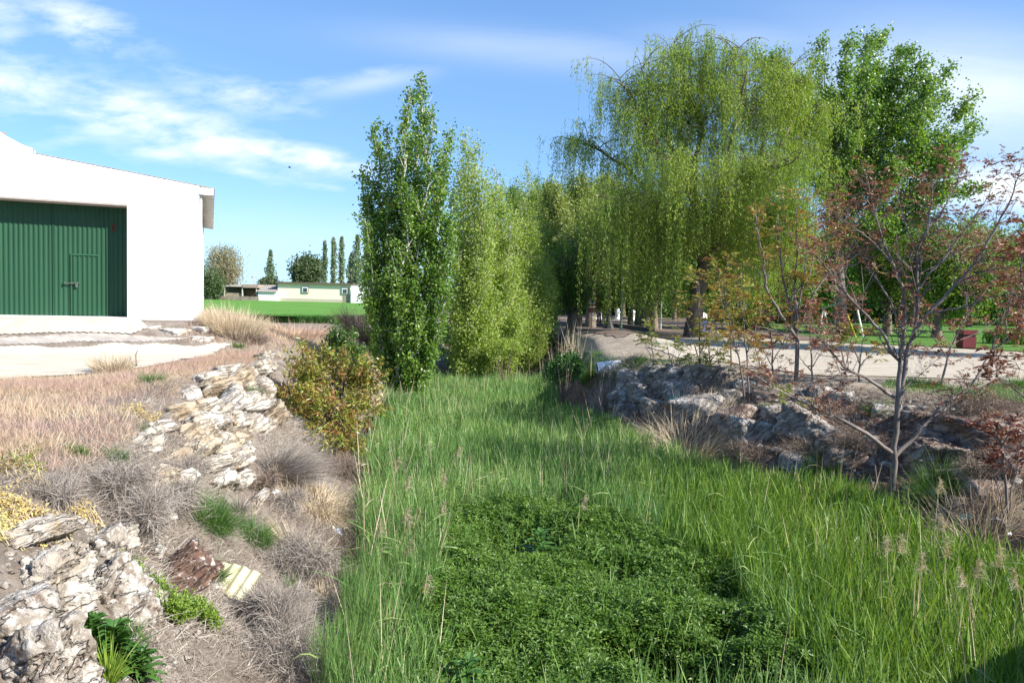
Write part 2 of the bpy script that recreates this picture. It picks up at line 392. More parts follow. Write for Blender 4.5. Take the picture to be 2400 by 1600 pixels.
solo('road', sheet(np.arange(-24, -3, 0.07), np.arange(8, 24, 0.06), zland, lambda x, y: inside(road_poly + 0, x + 0.25 * n2(x, y, 1.5, 9), y + 0.2 * n2(x, y, 1.7, 8)), 0.022), M_ROAD, (0, 0, 0), kind='structure', smooth=True)
patch_poly = hits([(-250, 812), (0, 809), (250, 806), (400, 806), (440, 802), (300, 790), (150, 784), (0, 790), (-250, 796)])
solo('road_shoulder', sheet(np.arange(-26, -3, 0.08), np.arange(12, 26, 0.06), zland, lambda x, y: inside(patch_poly, x + 0.3 * n2(x, y, 0.8, 5), y + 0.35 * n2(x, y, 0.9, 6)), 0.016), M_PATCH, (0, 0, 0), kind='structure', smooth=True)
path_poly = hits([(1530, 812), (1580, 838), (1620, 842), (1760, 858), (1900, 880), (2100, 884), (2300, 890), (2550, 902), (2550, 838), (2320, 822), (2000, 806), (1800, 797), (1640, 790), (1560, 795)])
solo('path', sheet(np.arange(2, 40, 0.12), np.arange(15, 45, 0.09), zland, lambda x, y: inside(path_poly, x + 0.3 * n2(x, y, 0.9, 4), y), 0.02), M_PATH, (0, 0, 0), kind='structure', smooth=True)
lawn_poly = np.vstack([hits([(1980, 804), (2320, 820), (2560, 836)]), [[75, 60], [75, 110], [24, 110], [20, 60]]])
solo('lawn', sheet(np.arange(10, 76, 0.5), np.arange(20, 110, 0.5), zland, lambda x, y: inside(lawn_poly, x, y), 0.03), M_LAWN, (0, 0, 0), kind='structure', smooth=True)
M_FLOOR = surf_mat('shade_darkened_litter', [(0.3, (0.10, 0.068, 0.05)), (0.5, (0.16, 0.115, 0.088)), (0.7, (0.25, 0.20, 0.155))], 0.8, 7, 0.95, 0.4, 14, (1, 2.0, 1), spots=[(0.35, 0.57, (0.36, 0.29, 0.23), 0.7)])  # brown litter floor, its colour darkened to stand in for tree shade
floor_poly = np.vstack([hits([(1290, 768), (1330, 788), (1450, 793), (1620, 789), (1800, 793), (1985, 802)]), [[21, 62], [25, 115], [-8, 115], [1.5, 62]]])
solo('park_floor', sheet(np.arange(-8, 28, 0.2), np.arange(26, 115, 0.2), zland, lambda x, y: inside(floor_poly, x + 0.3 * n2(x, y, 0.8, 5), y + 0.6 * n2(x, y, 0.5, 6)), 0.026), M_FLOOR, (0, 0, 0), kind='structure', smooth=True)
FIELD_Y0 = 44.0
field_poly = np.array([[-90, 30], [-19.5, 38], [-15.5, FIELD_Y0], [-9.5, FIELD_Y0 + 1], [-9.5, 128], [-140, 128]])
solo('field', sheet(np.arange(-120, -9, 0.8), np.arange(32, 127, 0.8), lambda x, y: zland(x, y) + 0.42 + 0.06 * n2(x, y, 0.25, 4), lambda x, y: inside(field_poly, x, y)), M_FIELD, (0, 0, 0), kind='structure', smooth=True)

# ------------------------------------------------------------------ the white barn
def barn():
    def T(a):
        a = np.asarray(a, float); o = np.empty_like(a)
        o[:, 0] = BC[0] + a[:, 0] * BU[0] + a[:, 1] * BV[0]; o[:, 1] = BC[1] + a[:, 0] * BU[1] + a[:, 1] * BV[1]; o[:, 2] = a[:, 2]; return o
    def on(u, v, r):                                      # where a sight line meets the plane parallel to the front wall
        d = ray(u, v); den = d[0] * BV[0] + d[1] * BV[1]; num = r + (BC[0] - EYE[0]) * BV[0] + (BC[1] - EYE[1]) * BV[1]
        P = EYE + d * (num / den); return (P[0] - BC[0]) * BU[0] + (P[1] - BC[1]) * BU[1], P[2]
    white = surf_mat('white_render', [(0.3, (0.76, 0.745, 0.71)), (0.55, (0.82, 0.81, 0.785)), (0.8, (0.85, 0.84, 0.82))], 1.1, 7, 0.9, 0.25, 20, spots=[(0.8, 0.68, (0.66, 0.61, 0.54), 0.5)])
    wn = N(white.node_tree); pb = [q for q in white.node_tree.nodes if q.type == 'BSDF_PRINCIPLED'][0]; old = pb.inputs['Base Color'].links[0].from_socket
    tcw = wn.new('ShaderNodeTexCoord'); sz = wn.new('ShaderNodeSeparateXYZ'); wn.link(tcw.outputs['Object'], sz.inputs[0])
    low = wn.ramp(wn.math('ADD', sz.outputs[2], wn.math('MULTIPLY', wn.math('SUBTRACT', wn.noise(tcw.outputs['Object'], 1.7, 7, 0.7), 0.5), 1.3)), [(0.62, 1.0), (0.98, 0.0)])
    run = wn.ramp(wn.noise(wn.mapping(tcw.outputs['Object'], (3.0, 3.0, 0.22)), 2.2, 6, 0.65), [(0.57, 0.0), (0.74, 0.55)])
    wn.link(wn.mix(wn.math('MULTIPLY', low, 0.8), wn.mix(run, old, (0.52, 0.48, 0.42)), (0.36, 0.30, 0.235)), pb.inputs['Base Color'])
    green = surf_mat('green_metal_paint', [(0.3, (0.010, 0.054, 0.024)), (0.6, (0.014, 0.066, 0.030)), (0.8, (0.022, 0.078, 0.040))], 1.2, 7, 0.5, 0.05, 30, (1, 1, 0.25), spots=[(3.5, 0.70, (0.075, 0.15, 0.09), 0.5)], spec=0.35)
    fibre = surf_mat('fibre_cement', [(0.3, (0.60, 0.58, 0.54)), (0.55, (0.72, 0.70, 0.66)), (0.75, (0.78, 0.76, 0.73))], 3, 7, 0.9, 0.2, spots=[(6, 0.66, (0.30, 0.20, 0.14), 0.5)])
    steel = plain_mat('green_grey_steel', (0.07, 0.095, 0.075), 0.5, 0.4)
    zb = 0.2; ZD0, ZD1 = 0.86, 4.2; QD0, QD1 = -9.2, on(298, 600, 0)[0]; DEP = 0.70
    EAVE = on(465, 440, 0)[1]; SL = 0.13; PK = -9.0
    top = lambda q: EAVE + 0.045 + SL * (-q if q > PK else -2 * PK + q)
    base = thing('barn', 'white rendered barn with a tall green corrugated door and overhanging eave', 'barn', (BC[0], BC[1], 0))
    g = G()
    def prism(poly, r0, r1):
        k = len(poly); v = np.array([(q, r0, z) for q, z in poly] + [(q, r1, z) for q, z in poly]); c = list(range(k))
        fs = [[[i, (i + 1) % k, k + (i + 1) % k, k + i]] for i in range(k)]
        gg = [np.array(f) for f in fs]
        bm = [np.array([c]), np.array([[2 * k - 1 - i for i in range(k)]])]
        g.add(T(v), gg + bm)
    prism([(QD1, zb), (0, zb), (0, top(0)), (QD1, top(QD1))], 0, DEP)
    prism([(QD0, ZD1), (QD1, ZD1), (QD1, top(QD1)), (PK, top(PK)), (QD0, top(QD0))], 0, DEP)
    prism([(-18, zb), (QD0, zb), (QD0, top(QD0)), (-18, top(-18))], 0, DEP)
    prism([(-18, zb), (0, zb), (0, top(0)), (PK, top(PK)), (-18, top(-18))], 15.0, 15.3)
    prism([(QD0, zb), (QD1, zb), (QD1, ZD0), (QD0, ZD0)], 0.02, DEP)
    part('wall', g, white, base)
    g = G(); g.box((-0.35, DEP, zb), (0.0, 15.0, EAVE), T); part('side_wall', g, white, base)
    g = G(); g.box((-18, DEP, zb), (-17.7, 15.0, EAVE), T); part('side_wall', g, white, base)
    # roof of corrugated sheet, ridges running down the slope
    g = G(); rr = np.arange(0.02, 15.5, 0.03); wv = 0.028 * np.sin(rr * 2 * np.pi / 0.177)
    for q0, q1 in ((PK, 0.44), (PK, -18.5)):
        qs = np.linspace(q0, q1, 7); Q, Rr = np.meshgrid(qs, rr, indexing='ij')
        tz = EAVE + SL * np.where(Q > PK, -Q, -2 * PK + Q) + 0.015
        nr = len(rr); i = (np.arange(6)[:, None] * nr + np.arange(nr - 1)[None]).ravel(); f = np.stack([i, i + 1, i + nr + 1, i + nr], -1)
        for lift in (0.03, 0.045):
            g.add(T(np.stack([Q.ravel(), Rr.ravel(), (tz + wv[None] + lift).ravel()], -1)), f)
    part('roof', g, fibre, base, True)
    g = G(); g.box((0.004, -0.035, EAVE - 0.2), (0.40, 0.06, EAVE + 0.0), T); part('eave_block', g, white, base)
    # raised broken parapet above the gable
    g = G(); xs = np.linspace(-4.35, -13.5, 60); h = 0.62 * sstep(-4.3, -6.1, xs) + 0.05 * n2(xs, xs * 0, 4.0, 3) * sstep(-4.4, -5, xs)
    lo = np.array([top(q) + 0.14 for q in xs]); hi = lo + np.maximum(h, 0.01)
    k = len(xs); v = np.concatenate([np.stack([xs, xs * 0 + r, z], -1) for r in (-0.012, 0.36) for z in (lo - 0.35, hi)])
    i = np.arange(k - 1); q4 = lambda a, b: np.stack([a * k + i, b * k + i, b * k + i + 1, a * k + i + 1], -1)
    g.add(T(v), [q4(1, 0), q4(3, 1), q4(2, 3)])
    part('parapet', g, white, base)
    brick_m = plain_mat('old_brick', (0.33, 0.20, 0.14), 0.9, 0.2)
    for q in (-5.1, -5.45, -5.75): 
        g = G(); s = R.uniform(0.04, 0.09); z = np.interp(-q, -xs, hi); g.box((q - s, 0.1, z - 0.03), (q + s, 0.25, z + s * 0.9), T); part('broken_brick', g, brick_m, base)
    # door: ribbed sheet
    RD = 0.66
    def ribbed(q0, q1, z0, z1, r, per=0.125, amp=0.011):
        gg = G(); x = np.arange(q0, q1 + 1e-6, per / 8); x = np.append(x, q1); p = np.clip(np.sin((x - QD1) * 2 * np.pi / per) * 1.5, -1, 1) * amp
        zz = np.array([z0, z1]); v = np.stack([np.repeat(x, 2), np.repeat(r - p, 2), np.tile(zz, len(x))], -1); i = np.arange(len(x) - 1) * 2
        gg.add(T(v), np.stack([i, i + 2, i + 3, i + 1], -1)); return gg
    d = part('door', ribbed(QD0, QD1, ZD0, ZD1, RD), green, base)
    g = G()
    for q in (on(125, 600, RD)[0], on(251, 600, RD)[0]): g.box((q - 0.012, RD - 0.034, ZD0), (q + 0.012, RD - 0.018, ZD1), T)
    part('seam', g, green, d)
    qa, z1 = on(168, 596, RD); qb, _ = on(231, 596, RD)
    wd = part('wicket_door', ribbed(qa, qb, ZD0 + 0.03, z1, RD - 0.030), green, d)
    g = G(); w = 0.022
    for a, b in (((qa - w, z1 - w), (qb + w, z1 + w)), ((qa - w, ZD0), (qa + 0.008, z1 - w)), ((qb - 0.008, ZD0), (qb + w, z1 - w))):
        g.box((a[0], RD - 0.058, a[1]), (b[0], RD - 0.010, b[1]), T)
    part('wicket_frame', g, plain_mat('green_frame', (0.022, 0.09, 0.045), 0.5, 0.35), d)
    b0, zbolt = on(151, 663, RD); b1, _ = on(188, 663, RD)
    g = G(); g.tube(T([[b0, RD - 0.085, zbolt], [b1, RD - 0.085, zbolt]]), 0.018, 8, cap=True)
    for t in (0.05, 0.5, 0.85): g.box((b0 + (b1 - b0) * t - 0.02, RD - 0.09, zbolt - 0.04), (b0 + (b1 - b0) * t + 0.02, RD - 0.02, zbolt + 0.04), T)
    g.box((b0 + (b1 - b0) * 0.8 - 0.03, RD - 0.115, zbolt - 0.12), (b0 + (b1 - b0) * 0.8 + 0.035, RD - 0.075, zbolt + 0.01), T)
    part('bolt', g, steel, d)
    hq, hz = on(267, 534, RD); g = G(); th = np.linspace(0, 2 * np.pi, 15)
    g.tube(T(np.stack([hq + 0.05 * np.cos(th), th * 0 + RD - 0.045, hz + 0.10 * np.sin(th)], -1)), 0.02, 6)
    part('door_pull', g, plain_mat('rusty_red', (0.13, 0.04, 0.03), 0.8, 0.2), d)
    g = G(); g.box((QD0, 0.004, ZD1 - 0.05), (QD1 + 0.02, DEP, ZD1 - 0.002), T); part('lintel_edge', g, plain_mat('lintel_grey', (0.34, 0.30, 0.27), 0.9, 0.2), base)
    g = G(); g.tube(T([[0.05, 0.12, 0.7], [0.05, 0.12, EAVE - 0.2]]), 0.035, 8); part('drainpipe', g, plain_mat('pipe_grey', (0.62, 0.62, 0.62), 0.6, 0.3), base)
barn()

def plate(poly_px, mat_, name, lift, label=None, cat=None, kind=None, thick=0.0, step=0.06):
    poly = hits(poly_px); lo = poly.min(0) - 0.2; hi = poly.max(0) + 0.2
    g = sheet(np.arange(lo[0], hi[0], step), np.arange(lo[1], hi[1], step), zland, lambda x, y: inside(poly, x, y), lift)
    c = poly.mean(0); return solo(name, g, mat_, (c[0], c[1], zl(*c)), label, cat, None, kind, True)
M_CONC = surf_mat('pale_concrete', [(0.3, (0.40, 0.345, 0.275)), (0.5, (0.48, 0.42, 0.345)), (0.72, (0.55, 0.49, 0.415))], 1.6, 7, 0.95, 0.3, 14, spots=[(2.2, 0.6, (0.44, 0.36, 0.27), 0.5)])
plate([(-250, 738), (0, 741), (200, 742), (302, 748), (345, 770), (310, 784), (150, 780), (0, 786), (-250, 790)], M_CONC, 'concrete_ramp', 0.03, kind='structure')

# ------------------------------------------------------------------ rocks
def ico(sub):
    bm = bmesh.new(); bmesh.ops.create_icosphere(bm, subdivisions=sub, radius=1); bm.verts.ensure_lookup_table()
    v = np.array([x.co[:] for x in bm.verts]); f = np.array([[q.index for q in p.verts] for p in bm.faces]); bm.free(); return v, f
ICO4, ICO5, ICO3 = ico(4), ico(5), ico(3)
def rock_geo(size, seed, yaw=0, tilt=0, roll=0, planes=15, rough=0.09, strata=0.0, sub=ICO4, pits=0.0):
    rg = np.random.default_rng(seed); d, f = sub
    nrm = norm(rg.normal(size=(planes, 3))); nrm = np.concatenate([nrm, [[0, 0, 1], [0, 0, -1], [1, 0, 0], [-1, 0, 0], [0, 1, 0], [0, -1, 0]] + rg.normal(size=(6, 3)) * 0.12]); nrm = norm(nrm)
    h = np.concatenate([rg.uniform(0.82, 1.15, planes), rg.uniform(0.72, 0.95, 6)])
    c = d @ nrm.T; r = np.where(c > 0.05, h[None] / np.maximum(c, 0.05), 9.0)
    r = -np.log(np.exp(-38 * r).sum(1)) / 38                              # softened meeting of the cut faces
    p = d * r[:, None]
    o = rg.uniform(0, 90, 3)
    p = p * (1 + rough * vnoise(p * 1.7 + o, seed)[:, None] + rough * 0.8 * vnoise(p * 4.1 + o, seed + 1)[:, None] + rough * 0.5 * vnoise(p * 9 + o, seed + 2)[:, None])
    if strata: p[:, :2] *= (1 + strata * np.sign(np.sin(p[:, 2:3] * 9 + 2 * vnoise(p * 1.2 + o, seed + 4)[:, None])) * 0.5 + strata * 0.5 * np.sin(p[:, 2:3] * 17))
    ax = norm(np.array([0.62, 0.2, 0.76])); hgt = p @ ax + 0.22 * vnoise(p * 1.6 + o, seed + 5)                 # bedding steps, all dipping one way
    st = np.abs(np.modf(hgt * 3.4 + 20)[0] * 2 - 1); p = p * (1 + rough * 0.28 * (sstep(0.2, 0.55, st) - 0.5))[:, None]
    p = p * (1 - rough * 0.6 * np.maximum(0, 0.22 - np.abs(vnoise(p * 2.6 + o, seed + 6)))[:, None] / 0.22)      # fissures
    p = p * (1 + rough * 0.28 * vnoise(p * 19 + o, seed + 8)[:, None])
    if pits:
        q = vnoise(p * 5 + o, seed + 7); p = p * (1 - pits * sstep(0.25, 0.7, q)[:, None])
    p = p * np.asarray(size)[None] * 0.5
    def rot(a, i, j):
        c_, s_ = math.cos(a), math.sin(a); x, y = p[:, i].copy(), p[:, j].copy(); p[:, i] = c_ * x - s_ * y; p[:, j] = s_ * x + c_ * y
    rot(roll, 0, 2); rot(tilt, 1, 2); rot(yaw, 0, 1)
    g = G(); g.add(p, f); return g
def rock_mat(name, stops, spots, scale=2.6, bump=1.0, cracks=(1.6, 0.05, (1, 1, 4.0), (0.16, 0.12, 0.085), 0.3)):
    return surf_mat(name, stops, scale, 10, 0.95, bump, 9, rnd=1.0, spots=spots, bdist=0.07, cracks=cracks, rot=(0.1, math.radians(38), 0.2))
RM_WHITE = rock_mat('cream_limestone', [(0.30, (0.25, 0.19, 0.135)), (0.42, (0.42, 0.36, 0.285)), (0.52, (0.52, 0.47, 0.40)), (0.68, (0.60, 0.56, 0.50))], [(6, 0.58, (0.36, 0.25, 0.13), 0.6), (15, 0.60, (0.14, 0.10, 0.07), 0.65)])
RM_TAN = rock_mat('tan_sandstone', [(0.3, (0.25, 0.18, 0.115)), (0.45, (0.38, 0.30, 0.21)), (0.58, (0.48, 0.41, 0.315)), (0.7, (0.56, 0.50, 0.415))], [(9, 0.58, (0.17, 0.11, 0.065), 0.6), (5, 0.60, (0.62, 0.57, 0.48), 0.6)])
RM_LICH = rock_mat('lichen_rock', [(0.32, (0.15, 0.115, 0.085)), (0.46, (0.31, 0.265, 0.215)), (0.56, (0.46, 0.42, 0.365)), (0.7, (0.58, 0.55, 0.50))], [(7, 0.55, (0.15, 0.10, 0.07), 0.75), (24, 0.54, (0.66, 0.62, 0.56), 0.6), (30, 0.60, (0.05, 0.035, 0.028), 0.8)], 6.0, 1.0, (1.8, 0.03, (1, 1, 2.5), (0.12, 0.085, 0.06), 0.25))
RM_BROWN = rock_mat('brown_lichen_slab', [(0.3, (0.08, 0.042, 0.028)), (0.5, (0.16, 0.092, 0.065)), (0.7, (0.28, 0.2, 0.16))], [(12, 0.56, (0.60, 0.55, 0.49), 0.85), (26, 0.58, (0.50, 0.45, 0.40), 0.7)], 6.0)
RM_GREY = rock_mat('grey_boulder', [(0.32, (0.15, 0.125, 0.105)), (0.46, (0.30, 0.265, 0.235)), (0.58, (0.43, 0.395, 0.355)), (0.7, (0.54, 0.51, 0.47))], [(9, 0.57, (0.60, 0.57, 0.52), 0.7), (5, 0.58, (0.07, 0.052, 0.04), 0.75), (20, 0.6, (0.52, 0.49, 0.44), 0.6)], 3.5)
RM_RED = rock_mat('brown_boulder', [(0.32, (0.10, 0.065, 0.05)), (0.46, (0.22, 0.16, 0.13)), (0.58, (0.34, 0.28, 0.235)), (0.7, (0.46, 0.40, 0.35))], [(7, 0.57, (0.48, 0.42, 0.36), 0.65), (4, 0.6, (0.20, 0.085, 0.055), 0.6)], 3.5)
_rs = [100]
def boulder(u, v, wpx, hpx, mat_, label, group, flat=0.75, sc=1.3, yaw=None, tilt=0.0, roll=0.0, strata=0.0, sub=ICO4, depth=1.0, sink=0.15, planes=8, pits=0.03, rough=0.075, name='boulder'):
    p = hit(u, v); D = p[1]; w = wpx / F * D * sc; h = hpx / F * D * (0.3 + 0.7 * sc); _rs[0] += 1
    yw = R.uniform(-0.5, 0.5) if yaw is None else yaw
    g = rock_geo((w * 1.05, w * depth, h * 1.1), _rs[0], yw, tilt, roll, planes, rough, strata, sub, pits)
    loc = (p[0], p[1] + w * depth * 0.12, p[2] - h * sink)
    o = bpy.data.objects.new(name, make_mesh(name, g, mat_, True)); COL.objects.link(o); o.location = loc
    return tag(o, label, 'rock', group)
LB = 'cream rocks lining the left bank'
left_rocks = [  # u, v, w, h, material, kw, label
    (445, 932, 46, 78, RM_WHITE, dict(roll=0.45, tilt=-0.2), 'upright cream rock with dark edges at the top of the left bank'),
    (500, 916, 96, 60, RM_TAN, dict(roll=0.55, strata=0.05), 'tan layered slab lying right of the upright cream rock'),
    (512, 965, 105, 58, RM_WHITE, dict(roll=0.75, flat=0.5, tilt=0.15), 'long leaning cream slab with a brown shadowed front face'),
    (418, 966, 98, 62, RM_TAN, dict(roll=0.35, tilt=0.1), 'big flat-topped tan block at the upper edge of the left bank'),
    (462, 1000, 98, 50, RM_WHITE, dict(roll=0.5), 'pale slab wedged under the flat-topped tan block'),
    (490, 1030, 62, 66, RM_WHITE, dict(roll=0.3), 'white blocky rock in the middle of the left bank'),
    (448, 1058, 110, 72, RM_TAN, dict(roll=0.75, strata=0.09), 'ochre rock with diagonal layers in the middle of the left bank'),
    (530, 1085, 84, 72, RM_WHITE, dict(roll=0.55, pits=0.12), 'pitted white block above the dry straw tussock'),
    (545, 1138, 84, 46, RM_WHITE, dict(roll=0.6), 'white slab sliding down below the pitted white block'),
    (588, 1182, 60, 32, RM_WHITE, dict(roll=0.7), 'small white slab lowest in the row of cream rocks'),
    (333, 1042, 62, 76, RM_WHITE, dict(pits=0.2, roll=0.5), 'crumbling white rock beside a green tuft on the dry slope'),
    (515, 868, 64, 30, RM_WHITE, dict(roll=0.2), 'low white rock at the edge of the pinkish grass'),
    (535, 896, 96, 54, RM_TAN, dict(roll=0.5, strata=0.08), 'stratified tan boulder below the low white rock'),
    (592, 866, 82, 50, RM_WHITE, dict(roll=0.35, strata=0.05), 'rounded pale boulder near the autumn shrub'),
    (597, 838, 50, 20, RM_WHITE, dict(), 'thin flat white rock at the far end of the left bank'),
    (636, 834, 34, 26, RM_WHITE, dict(), 'small white rock touching the autumn shrub'),
    (600, 916, 60, 66, RM_WHITE, dict(roll=0.6), 'white rock leaning behind the diagonal slab'),
    (628, 978, 70, 56, RM_TAN, dict(roll=0.6), 'tan slab leaning towards the autumn shrub'),
    (578, 1000, 48, 66, RM_WHITE, dict(roll=0.6), 'tall narrow white rock just above the straw tussock'),
    (560, 945, 60, 44, RM_WHITE, dict(roll=0.5), 'cream rock in the heart of the left bank rockwork'),
    (548, 1030, 50, 50, RM_TAN, dict(roll=0.5), 'tan rock beside a small green tuft and the straw tussock'),
    (328, 1120, 92, 62, RM_TAN, dict(roll=0.4, flat=0.5, sink=0.3), 'orange-tan rock half buried in grey dry brush'),
    (412, 1122, 70, 50, RM_WHITE, dict(roll=0.6, sink=0.3), 'half buried pale rock above the green grass tuft'),
    (100, 1375, 200, 185, RM_WHITE, dict(sub=ICO5, pits=0.2, rough=0.14, depth=0.8, tilt=-0.2, sc=1.0, sink=0.05), 'large white boulder with a dark hollow at the near left'),
    (250, 1400, 160, 200, RM_LICH, dict(sub=ICO5, pits=0.15, rough=0.12, roll=0.5, depth=0.8, sc=1.0), 'grey speckled boulder beside the large white boulder'),
    (395, 1355, 185, 100, RM_BROWN, dict(sub=ICO5, roll=0.5, rough=0.1, sc=1.0, sink=0.25), 'dark brown lichen-spotted slab above the bright green spurge'),
    (70, 1570, 330, 230, RM_LICH, dict(sub=ICO5, pits=0.15, rough=0.14, depth=0.7, sc=1.0, sink=0.1), 'huge lichen-mottled boulder in the near left corner'),
    (225, 1265, 150, 80, RM_LICH, dict(roll=0.4, sink=0.35, rough=0.14, sc=1.0), 'speckled half buried rock under grey brush near the white boulder'),
    (30, 1245, 130, 90, RM_WHITE, dict(sink=0.3, rough=0.12), 'white rock under the yellow dried weeds'),
]
left_rocks += [
    (470, 890, 60, 36, RM_WHITE, dict(roll=0.6), 'pale rock behind the upright cream rock'),
    (560, 885, 66, 44, RM_WHITE, dict(roll=0.55), 'cream rock left of the rounded pale boulder'),
    (555, 905, 60, 40, RM_TAN, dict(roll=0.6), 'tan rock in the second row below the rounded pale boulder'),
    (575, 960, 66, 48, RM_WHITE, dict(roll=0.6), 'cream slab right of the long leaning slab'),
    (605, 950, 54, 46, RM_WHITE, dict(roll=0.6), 'cream rock touching the tan slab near the autumn shrub'),
    (540, 995, 60, 50, RM_WHITE, dict(roll=0.7), 'white rock under the long leaning slab'),
    (515, 1000, 66, 44, RM_TAN, dict(roll=0.7), 'tan rock under the brown shadowed front of the leaning slab'),
    (480, 965, 60, 46, RM_WHITE, dict(roll=0.6), 'white rock left of the long leaning slab'),
    (440, 1020, 70, 44, RM_TAN, dict(roll=0.6), 'tan rock above the ochre layered one'),
    (505, 1058, 66, 54, RM_TAN, dict(roll=0.65), 'ochre rock right of the layered one'),
    (490, 1095, 70, 50, RM_WHITE, dict(roll=0.65), 'pale rock left of the pitted white block'),
    (500, 1130, 60, 40, RM_WHITE, dict(roll=0.6), 'pale rock left of the sliding white slab'),
    (565, 1060, 50, 40, RM_WHITE, dict(roll=0.6), 'white rock right of the pitted block by the straw'),
    (610, 1000, 54, 44, RM_WHITE, dict(roll=0.6), 'white rock at the foot of the tan slab by the shrub'),
    (390, 1075, 70, 44, RM_TAN, dict(roll=0.5, sink=0.3), 'tan rock in the brush left of the ochre layered one'),
    (370, 1000, 56, 36, RM_WHITE, dict(roll=0.4, sink=0.3), 'pale rock left of the flat-topped block'),
    (330, 1200, 110, 60, RM_LICH, dict(roll=0.4, sink=0.3, sc=1.0), 'speckled rock in the grey brush above the brown slab'),
    (335, 1290, 110, 60, RM_LICH, dict(roll=0.5, sink=0.4, sc=0.85), 'sloping speckled slab between the brown slab and the white boulder'),
    (10, 1440, 190, 140, RM_LICH, dict(sc=1.0, sink=0.2), 'mottled rock at the left edge under the large white boulder'),
    (300, 1500, 90, 40, RM_LICH, dict(sc=0.8, sink=0.5, roll=0.4), 'low mottled slab behind the leafy weed')]
for (u, v, w, h, m, kw, lab) in left_rocks:
    kw.setdefault('sc', 1.32); kw.setdefault('depth', 1.25); h = h * (0.72 if kw['sc'] > 1.1 else 1.0); kw['roll'] = kw.get('roll', 0.3) * 1.1; kw.setdefault('sub', ICO5)
    boulder(u, v, w, h, m, lab, LB, **kw)
RB = 'grey boulders on the right bank'
right_rocks = [
    (1485, 886, 52, 48, RM_GREY, {}, 'grey speckled boulder nearest the white culvert pipe'),
    (1460, 928, 54, 46, RM_GREY, {}, 'grey boulder lowest at the pipe end of the right bank'),
    (1503, 916, 56, 50, RM_GREY, {}, 'pale grey boulder below the one nearest the pipe'),
    (1472, 958, 50, 36, RM_GREY, {}, 'dark boulder at the edge of the reeds under the pipe end'),
    (1600, 912, 72, 48, RM_GREY, {}, 'rounded grey boulder behind the green rag'),
    (1657, 876, 78, 46, RM_GREY, dict(strata=0.05), 'white-crusted boulder at the top of the right bank'),
    (1587, 870, 44, 32, RM_GREY, {}, 'small grey boulder in the top row beside a sapling'),
    (1540, 866, 40, 28, RM_GREY, {}, 'small pale boulder in the top row next to the pipe'),
    (1663, 952, 104, 74, RM_GREY, {}, 'big lichen-covered grey boulder in mid slope right of the green rag'),
    (1727, 985, 104, 80, RM_RED, dict(rough=0.12), 'broad brown boulder below the big lichen-covered one'),
    (1787, 1016, 98, 68, RM_GREY, {}, 'grey boulder at the reed edge left of the long leaning slab'),
    (1905, 1002, 124, 72, RM_GREY, dict(roll=-0.35, strata=0.05), 'long leaning grey slab left of the red-leaved tree'),
    (1812, 962, 66, 48, RM_GREY, {}, 'grey boulder tucked above the long leaning slab'),
    (1797, 930, 56, 34, RM_RED, {}, 'brown boulder behind twin stems on the right bank'),
    (1895, 946, 54, 38, RM_RED, {}, 'brown boulder above the long leaning slab'),
    (1865, 920, 34, 26, RM_GREY, {}, 'small rounded stone at the path edge left of the red-leaved tree'),
    (1925, 918, 52, 34, RM_GREY, {}, 'pale stone in the top row under red leaves'),
    (1972, 932, 48, 34, RM_GREY, {}, 'grey stone in the top row just left of the trunk'),
    (1538, 950, 66, 38, RM_GREY, {}, 'low grey boulder under the green rag'),
    (1720, 928, 40, 36, RM_GREY, {}, 'dark boulder between the two slim saplings'),
    (2222, 1062, 136, 92, RM_RED, dict(sub=ICO5, rough=0.11, planes=18), 'big reddish boulder right of the red-leaved trunk'),
    (1862, 1085, 52, 56, RM_GREY, {}, 'upright grey stone standing at the reed edge'),
    (1985, 1075, 90, 62, RM_RED, {}, 'reddish rock just left of the red-leaved trunk'),
    (2320, 1010, 130, 70, RM_RED, {}, 'brown rock under a mound of dead twigs'),
    (2330, 1140, 120, 62, RM_RED, {}, 'dark red rock low on the near right bank'),
    (2390, 1090, 90, 70, RM_RED, {}, 'reddish rock at the right edge above the low dark one'),
    (2280, 1190, 80, 40, RM_RED, {}, 'small reddish stone above the teal scrap'),
    (2080, 960, 70, 44, RM_GREY, {}, 'grey stone behind the red-leaved trunk'),
    (2150, 985, 70, 50, RM_RED, {}, 'brown stone in the grass right of the red-leaved trunk'),
    (1560, 905, 40, 34, RM_GREY, {}, 'grey stone between the pipe boulders and the green rag'),
    (1700, 880, 44, 32, RM_GREY, {}, 'grey stone at the path edge behind the slim saplings'),
    (1750, 905, 54, 38, RM_GREY, {}, 'grey stone in the second row behind the twin stems'),
    (1840, 985, 50, 40, RM_RED, {}, 'brown stone left of the long leaning slab'),
    (1950, 1045, 60, 42, RM_RED, {}, 'reddish stone under the long leaning slab'),
    (2380, 985, 80, 50, RM_RED, {}, 'reddish rock topmost at the right edge'),
]
for (u, v, w, h, m, kw, lab) in right_rocks:
    boulder(u, v, w, h, m, lab, RB, **kw)
M_SLAB = rock_mat('broken_concrete', [(0.3, (0.52, 0.45, 0.37)), (0.5, (0.66, 0.60, 0.52)), (0.7, (0.76, 0.71, 0.64))], [(6, 0.62, (0.36, 0.28, 0.2), 0.5)])
for (u, v, w, h, lab) in [(405, 772, 110, 26, 'long broken concrete slab lying before the barn corner'), (465, 768, 70, 22, 'pale broken slab against the foot of the barn corner'),
                          (470, 790, 80, 20, 'flat broken slab furthest out from the barn corner'), (350, 766, 50, 16, 'small broken slab nearest the green barn door')]:
    boulder(u, v, w, h, M_SLAB, lab, 'broken slabs at the barn', sink=0.35, depth=0.9, sc=0.85, name='broken_slab')
